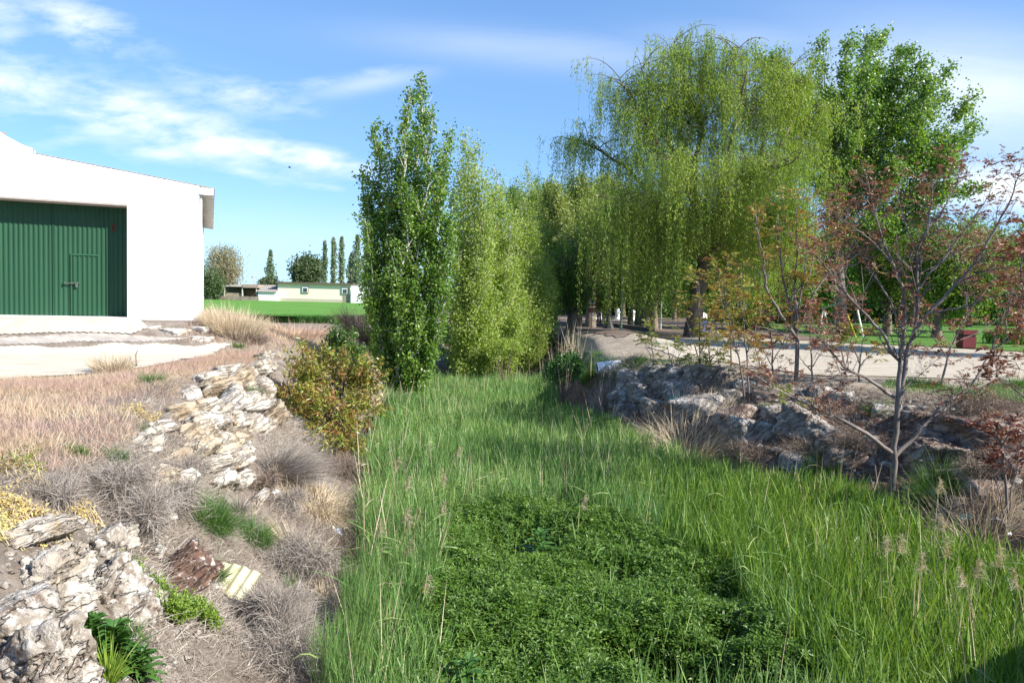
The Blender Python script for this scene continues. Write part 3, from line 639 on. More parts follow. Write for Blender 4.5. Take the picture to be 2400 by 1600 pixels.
# loose small stones on both banks
def rubble(name, polys, n, size, mat_, seed):
    g = G(); rg = np.random.default_rng(seed); d, f = ico(1)
    for poly in polys:
        x, y = scatter(hits(poly), n); z = zland(x, y)
        for a, b, c in zip(x, y, z):
            s = size[0] + (size[1]-size[0]) * rg.random() ** 3; s = s * np.array([rg.uniform(0.7, 1.4), rg.uniform(0.7, 1.4), rg.uniform(0.4, 0.9)])
            p = d * (1 + rg.uniform(-0.28, 0.28, (len(d), 1))) * s; g.add(p + [a, b, c], f)
    solo(name, g, mat_, (0, 0, 0), kind='stuff')
rubble('rubble', [[(640, 830), (420, 900), (330, 1060), (500, 1200), (620, 1220), (560, 1050), (650, 950)], [(0, 1250), (300, 1200), (560, 1350), (420, 1600), (0, 1600)]], 700, (0.008, 0.055), RM_LICH, 3)
rubble('gravel', [[(1450, 880), (1750, 880), (2000, 920), (2400, 950), (2400, 1250), (2100, 1150), (1800, 1060), (1450, 970)]], 900, (0.025, 0.12), RM_GREY, 4)

# ------------------------------------------------------------------ plants: materials
ML_POP = leaf_mat('poplar_leaf', [(0.0, (0.076, 0.161, 0.022)), (0.5, (0.136, 0.246, 0.034)), (1.0, (0.234, 0.351, 0.061))], 0.42, 0.38, spec=0.5)
ML_GROVE = leaf_mat('young_poplar_leaf', [(0.0, (0.181, 0.267, 0.050)), (0.5, (0.278, 0.375, 0.077)), (1.0, (0.399, 0.471, 0.140))], 0.46, 0.45, spec=0.4)
ML_OLIVE = leaf_mat('olive_spring_leaf', [(0.0, (0.187, 0.230, 0.060)), (0.5, (0.264, 0.322, 0.090)), (1.0, (0.352, 0.380, 0.144))], 0.38, 0.5)
ML_WILL = leaf_mat('willow_leaf', [(0.0, (0.181, 0.272, 0.042)), (0.5, (0.279, 0.381, 0.066)), (1.0, (0.423, 0.496, 0.120))], 0.48, 0.5, patch=((0.13, 0.25, 0.055), 0.5), pscale=0.35)
ML_COTT = leaf_mat('cottonwood_leaf', [(0.0, (0.098, 0.191, 0.036)), (0.5, (0.155, 0.273, 0.055)), (1.0, (0.277, 0.382, 0.094))], 0.42, 0.36, spec=0.55)
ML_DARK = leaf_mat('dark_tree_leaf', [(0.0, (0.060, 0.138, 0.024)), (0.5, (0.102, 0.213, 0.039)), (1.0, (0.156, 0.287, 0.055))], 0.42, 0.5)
ML_BG = leaf_mat('park_tree_leaf', [(0.0, (0.11, 0.18, 0.04)), (0.5, (0.16, 0.25, 0.055)), (1.0, (0.23, 0.30, 0.08))], 0.36, 0.5)
ML_FAR = leaf_mat('far_tree_leaf', [(0.0, (0.135, 0.203, 0.112)), (0.5, (0.176, 0.257, 0.140)), (1.0, (0.230, 0.297, 0.182))], 0.3, 0.6)
ML_BARE = leaf_mat('budding_tree_leaf', [(0.0, (0.24, 0.22, 0.13)), (0.5, (0.29, 0.27, 0.15)), (1.0, (0.34, 0.31, 0.18))], 0.3, 0.6)
ML_RED = leaf_mat('red_young_leaf', [(0.0, (0.17, 0.06, 0.04)), (0.35, (0.24, 0.105, 0.065)), (0.65, (0.34, 0.215, 0.15)), (1.0, (0.22, 0.19, 0.06))], 0.25, 0.42, spec=0.45, tint=(1.3, 0.9, 0.5))
ML_REDGREEN = leaf_mat('bronze_green_leaf', [(0.0, (0.24, 0.10, 0.045)), (0.3, (0.34, 0.23, 0.06)), (0.65, (0.31, 0.30, 0.07)), (1.0, (0.23, 0.30, 0.065))], 0.32, 0.4, tint=(1.3, 1.1, 0.4))
ML_AUT = leaf_mat('autumn_leaf', [(0.0, (0.253, 0.112, 0.039)), (0.25, (0.345, 0.206, 0.050)), (0.5, (0.310, 0.319, 0.055)), (0.75, (0.207, 0.300, 0.039)), (1.0, (0.103, 0.200, 0.028))], 0.3, 0.38, patch=((0.20, 0.09, 0.035), 0.5), pscale=2.2, spec=0.5)
ML_SHRUB = leaf_mat('glossy_shrub_leaf', [(0.0, (0.045, 0.105, 0.018)), (0.6, (0.085, 0.16, 0.025)), (1.0, (0.15, 0.21, 0.04))], 0.28, 0.33, spec=0.6)
ML_HERB = leaf_mat('herb_leaf', [(0.0, (0.057, 0.118, 0.015)), (0.5, (0.098, 0.185, 0.024)), (1.0, (0.161, 0.258, 0.042))], 0.32, 0.45, spec=0.4, tint=(1.3, 1.5, 0.5))
ML_WEED = leaf_mat('weed_leaf', [(0.0, (0.035, 0.10, 0.02)), (0.5, (0.06, 0.15, 0.03)), (1.0, (0.10, 0.20, 0.045))], 0.25, 0.42, spec=0.45)
ML_SPURGE = leaf_mat('spurge_leaf', [(0.0, (0.13, 0.22, 0.025)), (0.5, (0.20, 0.30, 0.04)), (1.0, (0.28, 0.37, 0.06))], 0.3, 0.5)
ML_REED = leaf_mat('reed_leaf', [(0.0, (0.076, 0.165, 0.050)), (0.4, (0.129, 0.245, 0.068)), (0.75, (0.205, 0.339, 0.100)), (1.0, (0.365, 0.433, 0.169))], 0.30, 0.45, spec=0.4)
ML_REEDB = leaf_mat('bright_reed_leaf', [(0.0, (0.081, 0.165, 0.024)), (0.5, (0.146, 0.250, 0.037)), (1.0, (0.259, 0.340, 0.077))], 0.36, 0.45, spec=0.4)
ML_STRAW = leaf_mat('dry_straw', [(0.0, (0.42, 0.33, 0.21)), (0.5, (0.57, 0.47, 0.33)), (1.0, (0.70, 0.60, 0.45))], 0.2, 0.7, spec=0.2, tint=(1.1, 1.0, 0.8))
ML_GREYDRY = leaf_mat('grey_dry_twig', [(0.0, (0.211, 0.174, 0.144)), (0.5, (0.323, 0.277, 0.236)), (1.0, (0.436, 0.392, 0.346))], 0.08, 0.8, spec=0.15, tint=(1, 1, 1))
ML_LITTER = leaf_mat('dry_litter_stalk', [(0.0, (0.192, 0.155, 0.126)), (0.4, (0.326, 0.275, 0.226)), (0.75, (0.480, 0.420, 0.352)), (1.0, (0.576, 0.530, 0.462))], 0.08, 0.8, spec=0.15, tint=(1, 1, 1))
ML_BROWNDRY = leaf_mat('brown_dry_twig', [(0.0, (0.13, 0.09, 0.066)), (0.5, (0.25, 0.185, 0.14)), (1.0, (0.42, 0.345, 0.28))], 0.08, 0.8, spec=0.15, tint=(1, 1, 1))
ML_PINK = leaf_mat('dry_meadow_grass', [(0.0, (0.40, 0.27, 0.19)), (0.3, (0.52, 0.385, 0.26)), (0.65, (0.62, 0.50, 0.34)), (1.0, (0.70, 0.61, 0.43))], 0.28, 0.7, spec=0.2, patch=((0.50, 0.325, 0.30), 0.6), pscale=0.75, tint=(1.1, 0.95, 0.85))
ML_YELLOW = leaf_mat('yellow_dried_weed', [(0.0, (0.50, 0.38, 0.14)), (0.5, (0.62, 0.48, 0.20)), (1.0, (0.60, 0.56, 0.22))], 0.25, 0.6, tint=(1.1, 1.0, 0.6))
ML_WHEAT = leaf_mat('wheat_blade', [(0.0, (0.045, 0.15, 0.04)), (0.5, (0.07, 0.20, 0.05)), (1.0, (0.12, 0.26, 0.05))], 0.35, 0.5)
ML_GRASS = leaf_mat('green_grass_blade', [(0.0, (0.055, 0.13, 0.03)), (0.5, (0.085, 0.18, 0.04)), (1.0, (0.15, 0.24, 0.06))], 0.3, 0.5)
ML_PLUME = leaf_mat('reed_plume', [(0.0, (0.36, 0.28, 0.20)), (0.5, (0.46, 0.38, 0.28)), (1.0, (0.56, 0.48, 0.37))], 0.3, 0.7)
def bark(name, a, b, c): return surf_mat(name, [(0.3, a), (0.5, b), (0.7, c)], 4, 7, 0.9, 0.5, 16, (1, 1, 0.3), bdist=0.02)
MB_POP = bark('poplar_bark', (0.30, 0.27, 0.22), (0.46, 0.43, 0.37), (0.60, 0.57, 0.51))
MB_WILL = bark('willow_bark', (0.075, 0.055, 0.04), (0.13, 0.10, 0.075), (0.21, 0.165, 0.125))
MB_GREY = bark('grey_bark', (0.105, 0.085, 0.074), (0.18, 0.15, 0.133), (0.30, 0.26, 0.24))
MB_BROWN = bark('brown_bark', (0.10, 0.075, 0.055), (0.17, 0.13, 0.10), (0.27, 0.22, 0.17))
MB_FAR = bark('far_bark', (0.26, 0.22, 0.18), (0.34, 0.30, 0.25), (0.42, 0.38, 0.32))

# ------------------------------------------------------------------ plants: growth
def curve(p0, p1, sag=0.0, n=6, wob=0.0, bulge=None):
    t = np.linspace(0, 1, n)[:, None]; p0 = np.asarray(p0, float); p1 = np.asarray(p1, float); p = p0 + (p1 - p0) * t
    p = p + np.array([0, 0, 1.0]) * (sag * 4 * t * (1 - t))
    if bulge is not None: p = p + np.asarray(bulge) * (4 * t * (1 - t))
    if wob: 
        w = R.normal(size=(n, 3)) * wob; w[0] = 0; w[-1] = 0; p = p + w
    return p
def poplar(name, base_uv, Y, tops, label, group, mat_, leaf=0.065, per=38, spread=0.55, shoot=1.0, base_r=0.5, stem_r=0.07, low=0.06, dens=1.0, bm=MB_POP, side_gap=0.11, base=None, ydep=0.8, sparse=0.0, jit=0.10, base_w=0.5):
    """upright tree of several stems; tops = [(u, v, spread factor)] in photograph pixels at the tree's distance"""
    b = hit(*base_uv) if base is None else np.asarray(base); b = at(base_uv[0], base_uv[1], Y) if base is None else b
    b = np.array([b[0], Y, zl(b[0], Y)])
    t = thing(name, label, 'tree', b, group); gt, gl = G(), G()
    for i, (u, v, sf) in enumerate(tops):
        dy = R.uniform(-ydep, ydep) if i else 0.0; e = at(u, v, Y + dy)
        s0 = b + np.array([R.normal() * 0.18, R.normal() * 0.18, -0.1]); H = e[2] - s0[2]
        lean = (e - s0); n = 14; tt = np.linspace(0, 1, n)
        p = s0[None] + np.stack([lean[0] * tt ** 0.75, lean[1] * tt ** 0.8, lean[2] * tt], -1)
        p[1:-1, :2] += R.normal(size=(n - 2, 2)) * 0.05
        rad = stem_r * (H / 9) * (1 - tt * 0.93) * (1.0 if i == 0 else 0.75); gt.tube(p, rad, 6)
        nb = int(H * (1 - low) / side_gap); hs = low + (1 - low) * (np.arange(nb) + R.random(nb)) / nb; hs = np.minimum(hs, 0.985)
        o = np.stack([np.interp(hs, tt, p[:, k]) for k in range(3)], -1)
        prof = np.clip(np.minimum(base_w + hs * 2.4, 1.0) * (1 - hs) ** 0.55, 0.12, 1) * spread * sf * shoot * R.uniform(0.55, 1.3, nb)
        az = R.uniform(0, 2 * np.pi, nb); ang = np.radians(R.uniform(20, 48, nb))
        d = np.stack([np.sin(ang) * np.cos(az), np.sin(ang) * np.sin(az), np.cos(ang)], -1)
        Ls = prof / np.sin(ang).clip(0.35); Ls = np.minimum(Ls, (1.02 - hs) * H + 0.25)
        for k in range(nb):
            q = o[k] + d[k] * Ls[k] * np.linspace(0, 1, 4)[:, None]; q[2:, 2] += Ls[k] * 0.06
            gt.tube(q, np.linspace(0.016, 0.004, 4) * (H / 9), 3)
        cnt = np.maximum(4, (per * dens * Ls / 0.9 * R.uniform(0.4, 1.4, nb) * (R.random(nb) > sparse)).astype(int)); idx = np.repeat(np.arange(nb), cnt); m = len(idx)
        f = R.random(m) ** 0.8; c = o[idx] + d[idx] * (Ls[idx] * f)[:, None] + R.normal(size=(m, 3)) * jit
        ld = norm(rdir(m) + np.array([0, 0, -0.25])); ln = rdir(m)
        hueb = np.clip(0.5 + 0.22 * R.normal(size=nb), 0, 1)[idx]
        leaves(gl, c, ld, ln, leaf * R.uniform(0.7, 1.3, m), leaf * R.uniform(0.65, 1.0, m), 0.12, np.clip(hueb + R.normal(size=m) * 0.18, 0, 1), 0.4)
    part('trunk', gt, bm, t, True); part('crown', gl, mat_, t)
    return t
def bough_tree(name, base, trunk, tips, label, group, lm, bm, leaf, nl, trunk_r=0.2, sub=7, sublen=0.9, sag=0.0, clump=0.22, droop=0.0, cat='tree', tr_frac=(0.35, 1.0), lw=0.8, var_sd=0.18, twig=True, bough_r=None, up=0.4):
    """trunk polyline, boughs from it to the given tips, side shoots along the boughs, leaves along the shoots"""
    base = np.asarray(base, float); t = thing(name, label, cat, base, group); gt, gl = G(), G(); trunk = np.asarray(trunk, float); k = len(trunk)
    gt.tube(trunk, np.linspace(1, 0.35, k) * trunk_r * np.where(np.arange(k) == 0, 1.25, 1.0), 9)
    seg = np.linspace(0, 1, k)
    for tip in np.asarray(tips, float):
        fr = R.uniform(*tr_frac); o = np.array([np.interp(fr, seg, trunk[:, j]) for j in range(3)])
        if o[2] > tip[2] - 0.3 and sag <= 0: 
            fr = tr_frac[0]; o = np.array([np.interp(fr, seg, trunk[:, j]) for j in range(3)])
        L = np.linalg.norm(tip - o); c = curve(o, tip, sag * L, 7, 0.03 * L, np.array([0, 0, -0.06 * L]))
        r0 = bough_r or trunk_r * 0.28
        gt.tube(c, np.linspace(r0, r0 * 0.15, 7), 5)
        ns = max(2, int(sub * L ** 0.7)); f = R.uniform(0.35, 1.0, ns); so_ = np.stack([np.interp(f, np.linspace(0, 1, 7), c[:, j]) for j in range(3)], -1)
        dd = norm(norm(tip - o)[None] * 0.7 + rdir(ns) * 0.9 + np.array([0, 0, up])); sl2 = sublen * R.uniform(0.5, 1.2, ns) * (1.15 - f * 0.4)
        if twig:
            ribs = np.stack([so_, so_ + dd * sl2[:, None]], 1)
            for a in ribs: gt.tube(a, [0.014 * trunk_r / 0.2, 0.005], 3)
        cnt = np.maximum(3, (nl * R.uniform(0.3, 1.6, ns)).astype(int)); idx = np.repeat(np.arange(ns), cnt); m = len(idx); g_ = R.random(m)
        ctr = so_[idx] + dd[idx] * (sl2[idx] * g_)[:, None] + R.normal(size=(m, 3)) * clump
        ld = norm(rdir(m) + np.array([0, 0, -droop])); hue = np.clip(0.5 + 0.2 * R.normal(size=ns), 0, 1)[idx]
        leaves(gl, ctr, ld, rdir(m), leaf * R.uniform(0.7, 1.3, m), leaf * lw * R.uniform(0.7, 1.1, m), 0.12, np.clip(hue + var_sd * R.normal(size=m), 0, 1))
    part('trunk', gt, bm, t, True); part('crown', gl, lm, t)
    return t
def shell(c, r, n, lo=0.45, zmin=-1.0):
    d = rdir(n, zmin, 1); return np.asarray(c) + d * np.asarray(r) * (R.uniform(lo, 1.0, n) ** 0.6)[:, None]

# ---- left poplar
poplar('poplar_tree', (945, 882), 24.0, [(990, 172, 1.0), (958, 205, 0.8), (880, 285, 0.95), (905, 300, 0.8), (1058, 300, 0.9), (1032, 345, 0.8), (852, 395, 0.9), (1072, 440, 0.7), (1010, 260, 0.8), (930, 330, 0.9),
        (858, 520, 0.8), (1070, 560, 0.7), (862, 640, 0.7), (1050, 680, 0.7), (1000, 720, 0.8), (900, 740, 0.8), (1030, 800, 0.5)],
       'tall many-stemmed poplar with glossy green leaves on the left side of the reeds', None, ML_POP, leaf=0.092, per=120, spread=0.84, ydep=1.1, stem_r=0.08, sparse=0.16, base_w=0.12)
# ---- grove of young poplars beyond it
GR = 'young poplars crowding the far end of the ditch'
for (bu, Y, tops, lab) in [
    (1110, 31, [(1092, 325, 1), (1118, 335, 0.9), (1075, 400, 0.9), (1135, 420, 0.9), (1060, 520, 0.9), (1150, 520, 0.9), (1090, 600, 1.0), (1130, 660, 1.0), (1110, 700, 1.0), (1085, 720, 0.9)], 'tallest yellow-green young poplar, right behind the big left poplar'),
    (1170, 33, [(1160, 395, 0.8), (1185, 470, 0.9), (1200, 520, 1.0), (1150, 600, 1.0), (1210, 640, 1.0), (1180, 700, 1.1), (1225, 720, 0.9), (1160, 730, 1.0)], 'yellow-green young poplar with a thin split top, second from the big left poplar'),
    (1235, 37, [(1230, 470, 1), (1250, 520, 1.0), (1212, 500, 1.0), (1265, 600, 1.0), (1245, 660, 1.1), (1280, 690, 1.0), (1220, 700, 1.0)], 'bushy young poplar low over the ditch in front of the dark round tree'),
    (1265, 42, [(1270, 520, 1.0), (1290, 600, 1.0), (1255, 640, 1.1), (1300, 680, 1.0), (1240, 730, 1.1), (1280, 740, 1.0)], 'low young poplar closest to the dark round tree'),
    (1140, 36, [(1150, 450, 1.1), (1175, 430, 1.0), (1130, 500, 1.1), (1190, 560, 1.2), (1140, 600, 1.2), (1170, 680, 1.2)], 'broad young poplar filling the gap behind the two tallest ones'),
    (1240, 46, [(1236, 385, 0.7), (1250, 420, 0.8), (1222, 430, 0.8), (1262, 450, 0.9), (1208, 460, 0.9)], 'slender young poplar with a sparse see-through tip'),
]:
    poplar('young_poplar', (bu, 840), Y, tops, lab, GR, ML_GROVE, leaf=0.088, per=125, spread=1.05, jit=0.17, ydep=1.3, stem_r=0.06, sparse=0.2, side_gap=0.13)
for (bu, Y, tops, lab) in [
    (1300, 55, [(1290, 428, 1), (1305, 440, 1), (1275, 450, 1.0), (1320, 470, 1.1), (1290, 560, 1.2)], 'olive young poplar left of the dark round tree'),
    (1350, 58, [(1345, 425, 1), (1365, 415, 1), (1330, 450, 1.1), (1380, 440, 1.1), (1355, 560, 1.2)], 'olive young poplar rising straight behind the dark round tree'),
    (1410, 60, [(1400, 420, 1), (1425, 415, 1), (1440, 430, 1.1), (1390, 445, 1.1), (1420, 540, 1.2)], 'olive young poplar half hidden by the left edge of the willow'),
]:
    poplar('young_poplar', (bu, 760), Y, tops, lab, GR, ML_OLIVE, leaf=0.15, per=95, spread=1.7, jit=0.25, ydep=1.6, stem_r=0.06, low=0.12, side_gap=0.16, bm=MB_BROWN)
def round_tree(name, bu, bv, Y, lobes, label, group, lm, bm, leaf, nl, ntips, tr=0.2, sub=5, sublen=1.0, trunk_to=0.45, clump=0.25, lean=0.0, lw=0.8, droop=0.1, up=0.3):
    b = at(bu, bv, Y); b[2] = zl(b[0], Y); tips = []
    for (u, v, ru, rv, n) in lobes:
        c = at(u, v, Y); tips.append(shell(c, (ru / F * Y, (ru * 0.85) / F * Y, rv / F * Y), n))
    tips = np.concatenate(tips); topz = tips[:, 2].max(); cx = tips[:, 0].mean()
    tz = b[2] + (topz - b[2]) * trunk_to; tr_pts = np.array([[b[0], Y, b[2] - 0.1], [b[0] + lean * 0.4, Y, b[2] + (tz - b[2]) * 0.4], [b[0] + (cx - b[0]) * 0.5 + lean, Y, tz], [cx, Y, b[2] + (topz - b[2]) * 0.8]])
    return bough_tree(name, b, tr_pts, tips, label, group, lm, bm, leaf, nl, tr, sub, sublen, clump=clump, tr_frac=(0.3, 0.95), lw=lw, droop=droop, up=up)
round_tree('dark_tree', 1338, 772, 44, [(1325, 600, 62, 75, 26), (1345, 665, 70, 50, 20), (1300, 680, 40, 40, 10)], 'dark green round tree at the start of the park path', None, ML_DARK, MB_BROWN, 0.11, 26, 0, 0.26, 5, 0.8)
round_tree('broad_tree', 1215, 800, 70, [(1210, 462, 34, 26, 14), (1275, 455, 40, 40, 14)], 'dark green treetop showing above the young poplars', None, ML_DARK, MB_BROWN, 0.17, 30, 0, 0.3, 5, 1.2, trunk_to=0.6)

# ---- weeping willow
def willow():
    Y = 39.0; b = at(1622, 792, Y); b[2] = zl(b[0], Y)
    t = thing('weeping_willow', 'huge weeping willow with yellow-green hanging curtains and a dark leaning trunk', 'tree', b)
    P = lambda u, v, dy=0.0: at(u, v, Y + dy); gt, gl, gs = G(), G(), G()
    tr = np.array([[b[0], Y, b[2] - 0.2], P(1626, 760), P(1634, 700), P(1648, 630), P(1655, 600)]); gt.tube(tr, [0.52, 0.44, 0.38, 0.33, 0.30], 12)
    limbs = [([(1655, 600, 0), (1690, 572, -0.3), (1740, 500, -0.8), (1800, 430, -1), (1830, 340, -1)], 0.24), ([(1650, 625, 0), (1625, 540, 0.4), (1628, 450, 0.6), (1640, 300, 0.5), (1648, 150, 0)], 0.26),
             ([(1630, 560, 0.3), (1560, 480, 0.8), (1480, 400, 1), (1400, 350, 1.2), (1340, 330, 1.0)], 0.16), ([(1640, 470, 0.5), (1560, 360, -1), (1490, 250, -1.5), (1450, 180, -1.2)], 0.15),
             ([(1690, 572, -0.3), (1700, 420, -1.5), (1720, 300, -2), (1750, 170, -2)], 0.17), ([(1740, 500, -0.8), (1830, 420, 0.8), (1880, 330, 1.5), (1905, 260, 1.5)], 0.15),
             ([(1655, 600, 0), (1640, 500, -2), (1600, 420, -3.6), (1590, 370, -4.5)], 0.15), ([(1655, 600, 0), (1720, 500, 2.5), (1780, 360, 4), (1820, 250, 4.5)], 0.15),
             ([(1628, 450, 0.6), (1560, 330, 3.0), (1520, 250, 4.2)], 0.12), ([(1700, 420, -1.5), (1790, 400, -4), (1860, 380, -5)], 0.12), ([(1640, 300, 0.5), (1600, 180, 0.5), (1580, 95, 0.3)], 0.08),
             ([(1640, 300, 0.5), (1690, 180, 0), (1735, 110, 0)], 0.08), ([(1625, 540, 0.4), (1540, 500, -2), (1450, 480, -2.6), (1420, 500, -3)], 0.1), ([(1630, 560, 0.3), (1580, 500, -1), (1500, 470, -1.4), (1440, 440, -1.5)], 0.1), ([(1620, 520, 0), (1540, 540, 2), (1470, 520, 3)], 0.1), ([(1740, 500, -0.8), (1800, 500, -2.5), (1880, 480, -3)], 0.1), ([(1640, 300, 0.5), (1560, 250, -0.5), (1500, 160, -1)], 0.08), ([(1720, 300, -2), (1800, 220, -1), (1860, 150, 0)], 0.09), ([(1830, 340, -1), (1870, 250, 0.5), (1890, 190, 1)], 0.09), ([(1690, 572, -0.3), (1760, 560, 1.5), (1840, 520, 2.5)], 0.09)]
    org = []
    for pts, r in limbs:
        q = np.array([P(*p) for p in pts]); tt = np.linspace(0, 1, len(q)); t2 = np.linspace(0, 1, 12)
        c = np.stack([np.interp(t2, tt, q[:, k]) for k in range(3)], -1); c[1:-1] += R.normal(size=(10, 3)) * 0.07; gt.tube(c, np.linspace(r, r * 0.18, 12), 7)
        for f in np.linspace(0.22, 1.0, 34):                      # boughs arching out of the limb
            o = np.array([np.interp(f, t2, c[:, k]) for k in range(3)]); az = R.uniform(0, 2 * np.pi); L = R.uniform(0.8, 3.3) * (1.15 - 0.45 * f)
            dirv = np.array([math.cos(az), math.sin(az), 0]); 
            s = np.linspace(0, 1, 7)[:, None]; a = o + dirv * L * s + np.array([0, 0, 1]) * (R.uniform(0.35, 1.25) * L * (s - 0.72 * s ** 2))
            gt.tube(a, np.linspace(0.028, 0.006, 7), 4); 
            for ff in R.uniform(0.2, 1.0, 9): org.append((np.array([np.interp(ff, np.linspace(0, 1, 7), a[:, k]) for k in range(3)]), norm(dirv)))
            org.append((a[-1], dirv))
        for f in R.uniform(0.4, 1, 7): org.append((np.array([np.interp(f, t2, c[:, k]) for k in range(3)]), norm(np.array([R.normal(), R.normal(), 0]))))
    for o, dv in org:
        ns = R.integers(0, 3); oh = np.clip(R.normal(0.5, 0.2) + 0.35 * vnoise(o * 0.55, 77), 0, 1); up_z = at(1600, 745, o[1])[2]
        for _ in range(ns):
            s0 = o + R.normal(size=3) * np.array([0.3, 0.3, 0.12]); L = min((R.gamma(2.2, 0.55) + 0.2) * (1.0 + 0.9 * sstep(9.5, 5.0, s0[2])) * (2.2 if R.random() < 0.06 else 1), max(0.4, s0[2] - up_z + R.uniform(-0.5, 0.7)))
            if abs(s0[0] - at(1632, 640, Y)[0]) < 1.15 and s0[1] < 40.3: L = max(0.3, min(L, s0[2] - at(1632, 600, Y)[2] + R.uniform(-0.6, 0.3)))
            k = max(4, int(L / 0.35)); s = np.linspace(0, 1, k)
            out = norm(dv + R.normal(size=3) * 0.4) * R.uniform(0.05, 0.30); p = s0 + out * (s ** 0.5)[:, None] - np.array([0, 0, 1]) * (L * s ** 1.15)[:, None] + R.normal(size=(k, 3)) * 0.02 * s[:, None]
            gs.tube(p, 0.006, 3)
            m = int(L * 19 * R.uniform(0.5, 1.3)) + 3; f = R.random(m); c = np.stack([np.interp(f, s, p[:, j]) for j in range(3)], -1) + R.normal(size=(m, 3)) * 0.075
            hue = np.clip(R.normal(oh, 0.1), 0, 1)
            leaves(gl, c, norm(rdir(m) * np.array([1, 1, 0.5]) + np.array([0, 0, -1.1])), rdir(m), R.uniform(0.10, 0.19, m), R.uniform(0.03, 0.052, m), 0.1, np.clip(hue + 0.15 * R.normal(size=m), 0, 1), 0.4)
    part('trunk', gt, MB_WILL, t, True); part('hanging_twigs', gs, plain_mat('willow_twig', (0.22, 0.20, 0.07), 0.7, 0.2), t); part('crown', gl, ML_WILL, t)
willow()
# ---- cottonwood behind the willow
def cottonwood():
    Y = 48.0; b = at(1975, 790, Y); b[2] = zl(b[0], Y); P = lambda u, v, dy=0: at(u, v, Y + dy)
    tr = np.array([[b[0], Y, b[2] - 0.2], P(1972, 700), P(1965, 600), P(1975, 480), P(2000, 360), P(2030, 230)])
    px = [(1930, 108), (1900, 160), (1985, 100), (2030, 78), (2050, 95), (2080, 82), (2110, 115), (2135, 120), (2165, 152), (2190, 165), (2228, 160), (2225, 215), (2275, 225), (2285, 285), (2270, 320), (2240, 330), (2245, 380), (2230, 425), (2200, 455), (2120, 470),
          (2060, 440), (2000, 300), (2060, 250), (2120, 250), (2150, 330), (2100, 380), (2010, 420), (1960, 330), (1950, 220), (2040, 170), (2170, 240), (2190, 400), (1990, 520), (2050, 530), (1935, 450), (2300, 440), (1770, 120), (1820, 135), (1870, 190), (2090, 180), (2140, 200), (2030, 350), (2080, 320), (2200, 300), (1980, 170)]
    tips = [P(u, v, R.uniform(-3.0, 3.0)) for u, v in px]
    bough_tree('cottonwood_tree', b, tr, tips, 'tall glossy cottonwood fanning out to the right behind the willow', None, ML_COTT, MB_GREY, 0.17, 55, 0.34, 7.5, 1.25, clump=0.2, tr_frac=(0.35, 0.9), lw=0.95, droop=0.2, up=0.25, bough_r=0.09)
cottonwood()

# ---- woods and single trees behind the park
PK_T = 'park trees behind the willow and the cottonwood'
for (bu, bv, Y, lobes, lab, lm, tr) in [
    (2078, 788, 52, [(2080, 600, 90, 70, 26)], 'grey straight trunk with a green crown, seen through the red-leaved tree', ML_BG, 0.30),
    (2195, 800, 47, [(2220, 600, 90, 70, 26), (2300, 640, 60, 50, 12)], 'dark-trunked park tree left of the red litter bin', ML_BG, 0.28),
    (2390, 800, 60, [(2370, 610, 90, 60, 24), (2300, 560, 60, 40, 10)], 'leafy park tree at the right edge behind the red litter bin', ML_BG, 0.26),
    (1740, 770, 62, [(1730, 560, 80, 110, 26)], 'park tree behind the right curtain of the willow', ML_BG, 0.28),
    (1860, 775, 66, [(1860, 590, 80, 80, 26)], 'park tree between the willow and the cottonwood', ML_BG, 0.28),
    (1955, 775, 75, [(1960, 610, 70, 70, 22)], 'park tree directly behind the cottonwood trunk', ML_DARK, 0.28),
    (2140, 770, 80, [(2150, 590, 80, 60, 22)], 'further park tree right of the cottonwood', ML_DARK, 0.28),
    (2270, 772, 88, [(2270, 590, 80, 55, 22)], 'further park tree above the red litter bin', ML_BG, 0.28),
    (2450, 775, 85, [(2440, 580, 70, 60, 20)], 'further park tree cut by the right edge', ML_BG, 0.28),
    (1477, 763, 58, [(1470, 600, 50, 80, 14)], 'slim park tree, first trunk of the row behind the willow curtain', ML_BG, 0.2),
    (1494, 766, 56, [(1500, 560, 50, 80, 14)], 'slim park tree, second trunk of the row behind the willow curtain', ML_BG, 0.22),
    (1507, 768, 53, [(1520, 610, 50, 70, 14)], 'slim park tree, third trunk of the row behind the willow curtain', ML_BG, 0.26),
    (1532, 772, 50, [(1550, 590, 60, 80, 16)], 'pale-trunked park tree, last of the row behind the willow curtain', ML_BG, 0.26),
    (1352, 758, 52, [(1370, 600, 50, 60, 12)], 'thick leaning trunk beside the dark round tree', ML_OLIVE, 0.36),
    (1384, 760, 50, [(1400, 560, 40, 80, 12)], 'black upright trunk beside the no-parking sign', ML_OLIVE, 0.34),
    (1427, 765, 66, [(1430, 580, 50, 80, 14)], 'dark trunk in the middle of the shaded path', ML_DARK, 0.22),
    (1640, 758, 78, [(1640, 600, 70, 80, 20)], 'distant tree seen just right of the willow trunk', ML_DARK, 0.25),
    (1580, 755, 84, [(1570, 610, 70, 70, 20)], 'distant tree seen through the left willow curtain', ML_DARK, 0.25),
    (1460, 752, 92, [(1450, 610, 80, 70, 22)], 'farthest tree closing the shaded path', ML_DARK, 0.25)]:
    ls_ = [(u, v, ru, rv, int(n * 1.6)) for (u, v, ru, rv, n) in lobes]
    round_tree('park_tree', bu, bv, Y, ls_, lab, PK_T, lm, MB_BROWN, 0.19 if Y < 70 else 0.30, 55, 0, tr, 4, 1.4, trunk_to=0.5, clump=0.45)
b_ = np.array([24.0, 26.0, zl(24.0, 26.0)]); c_ = b_ + [0, 0, 12.0]
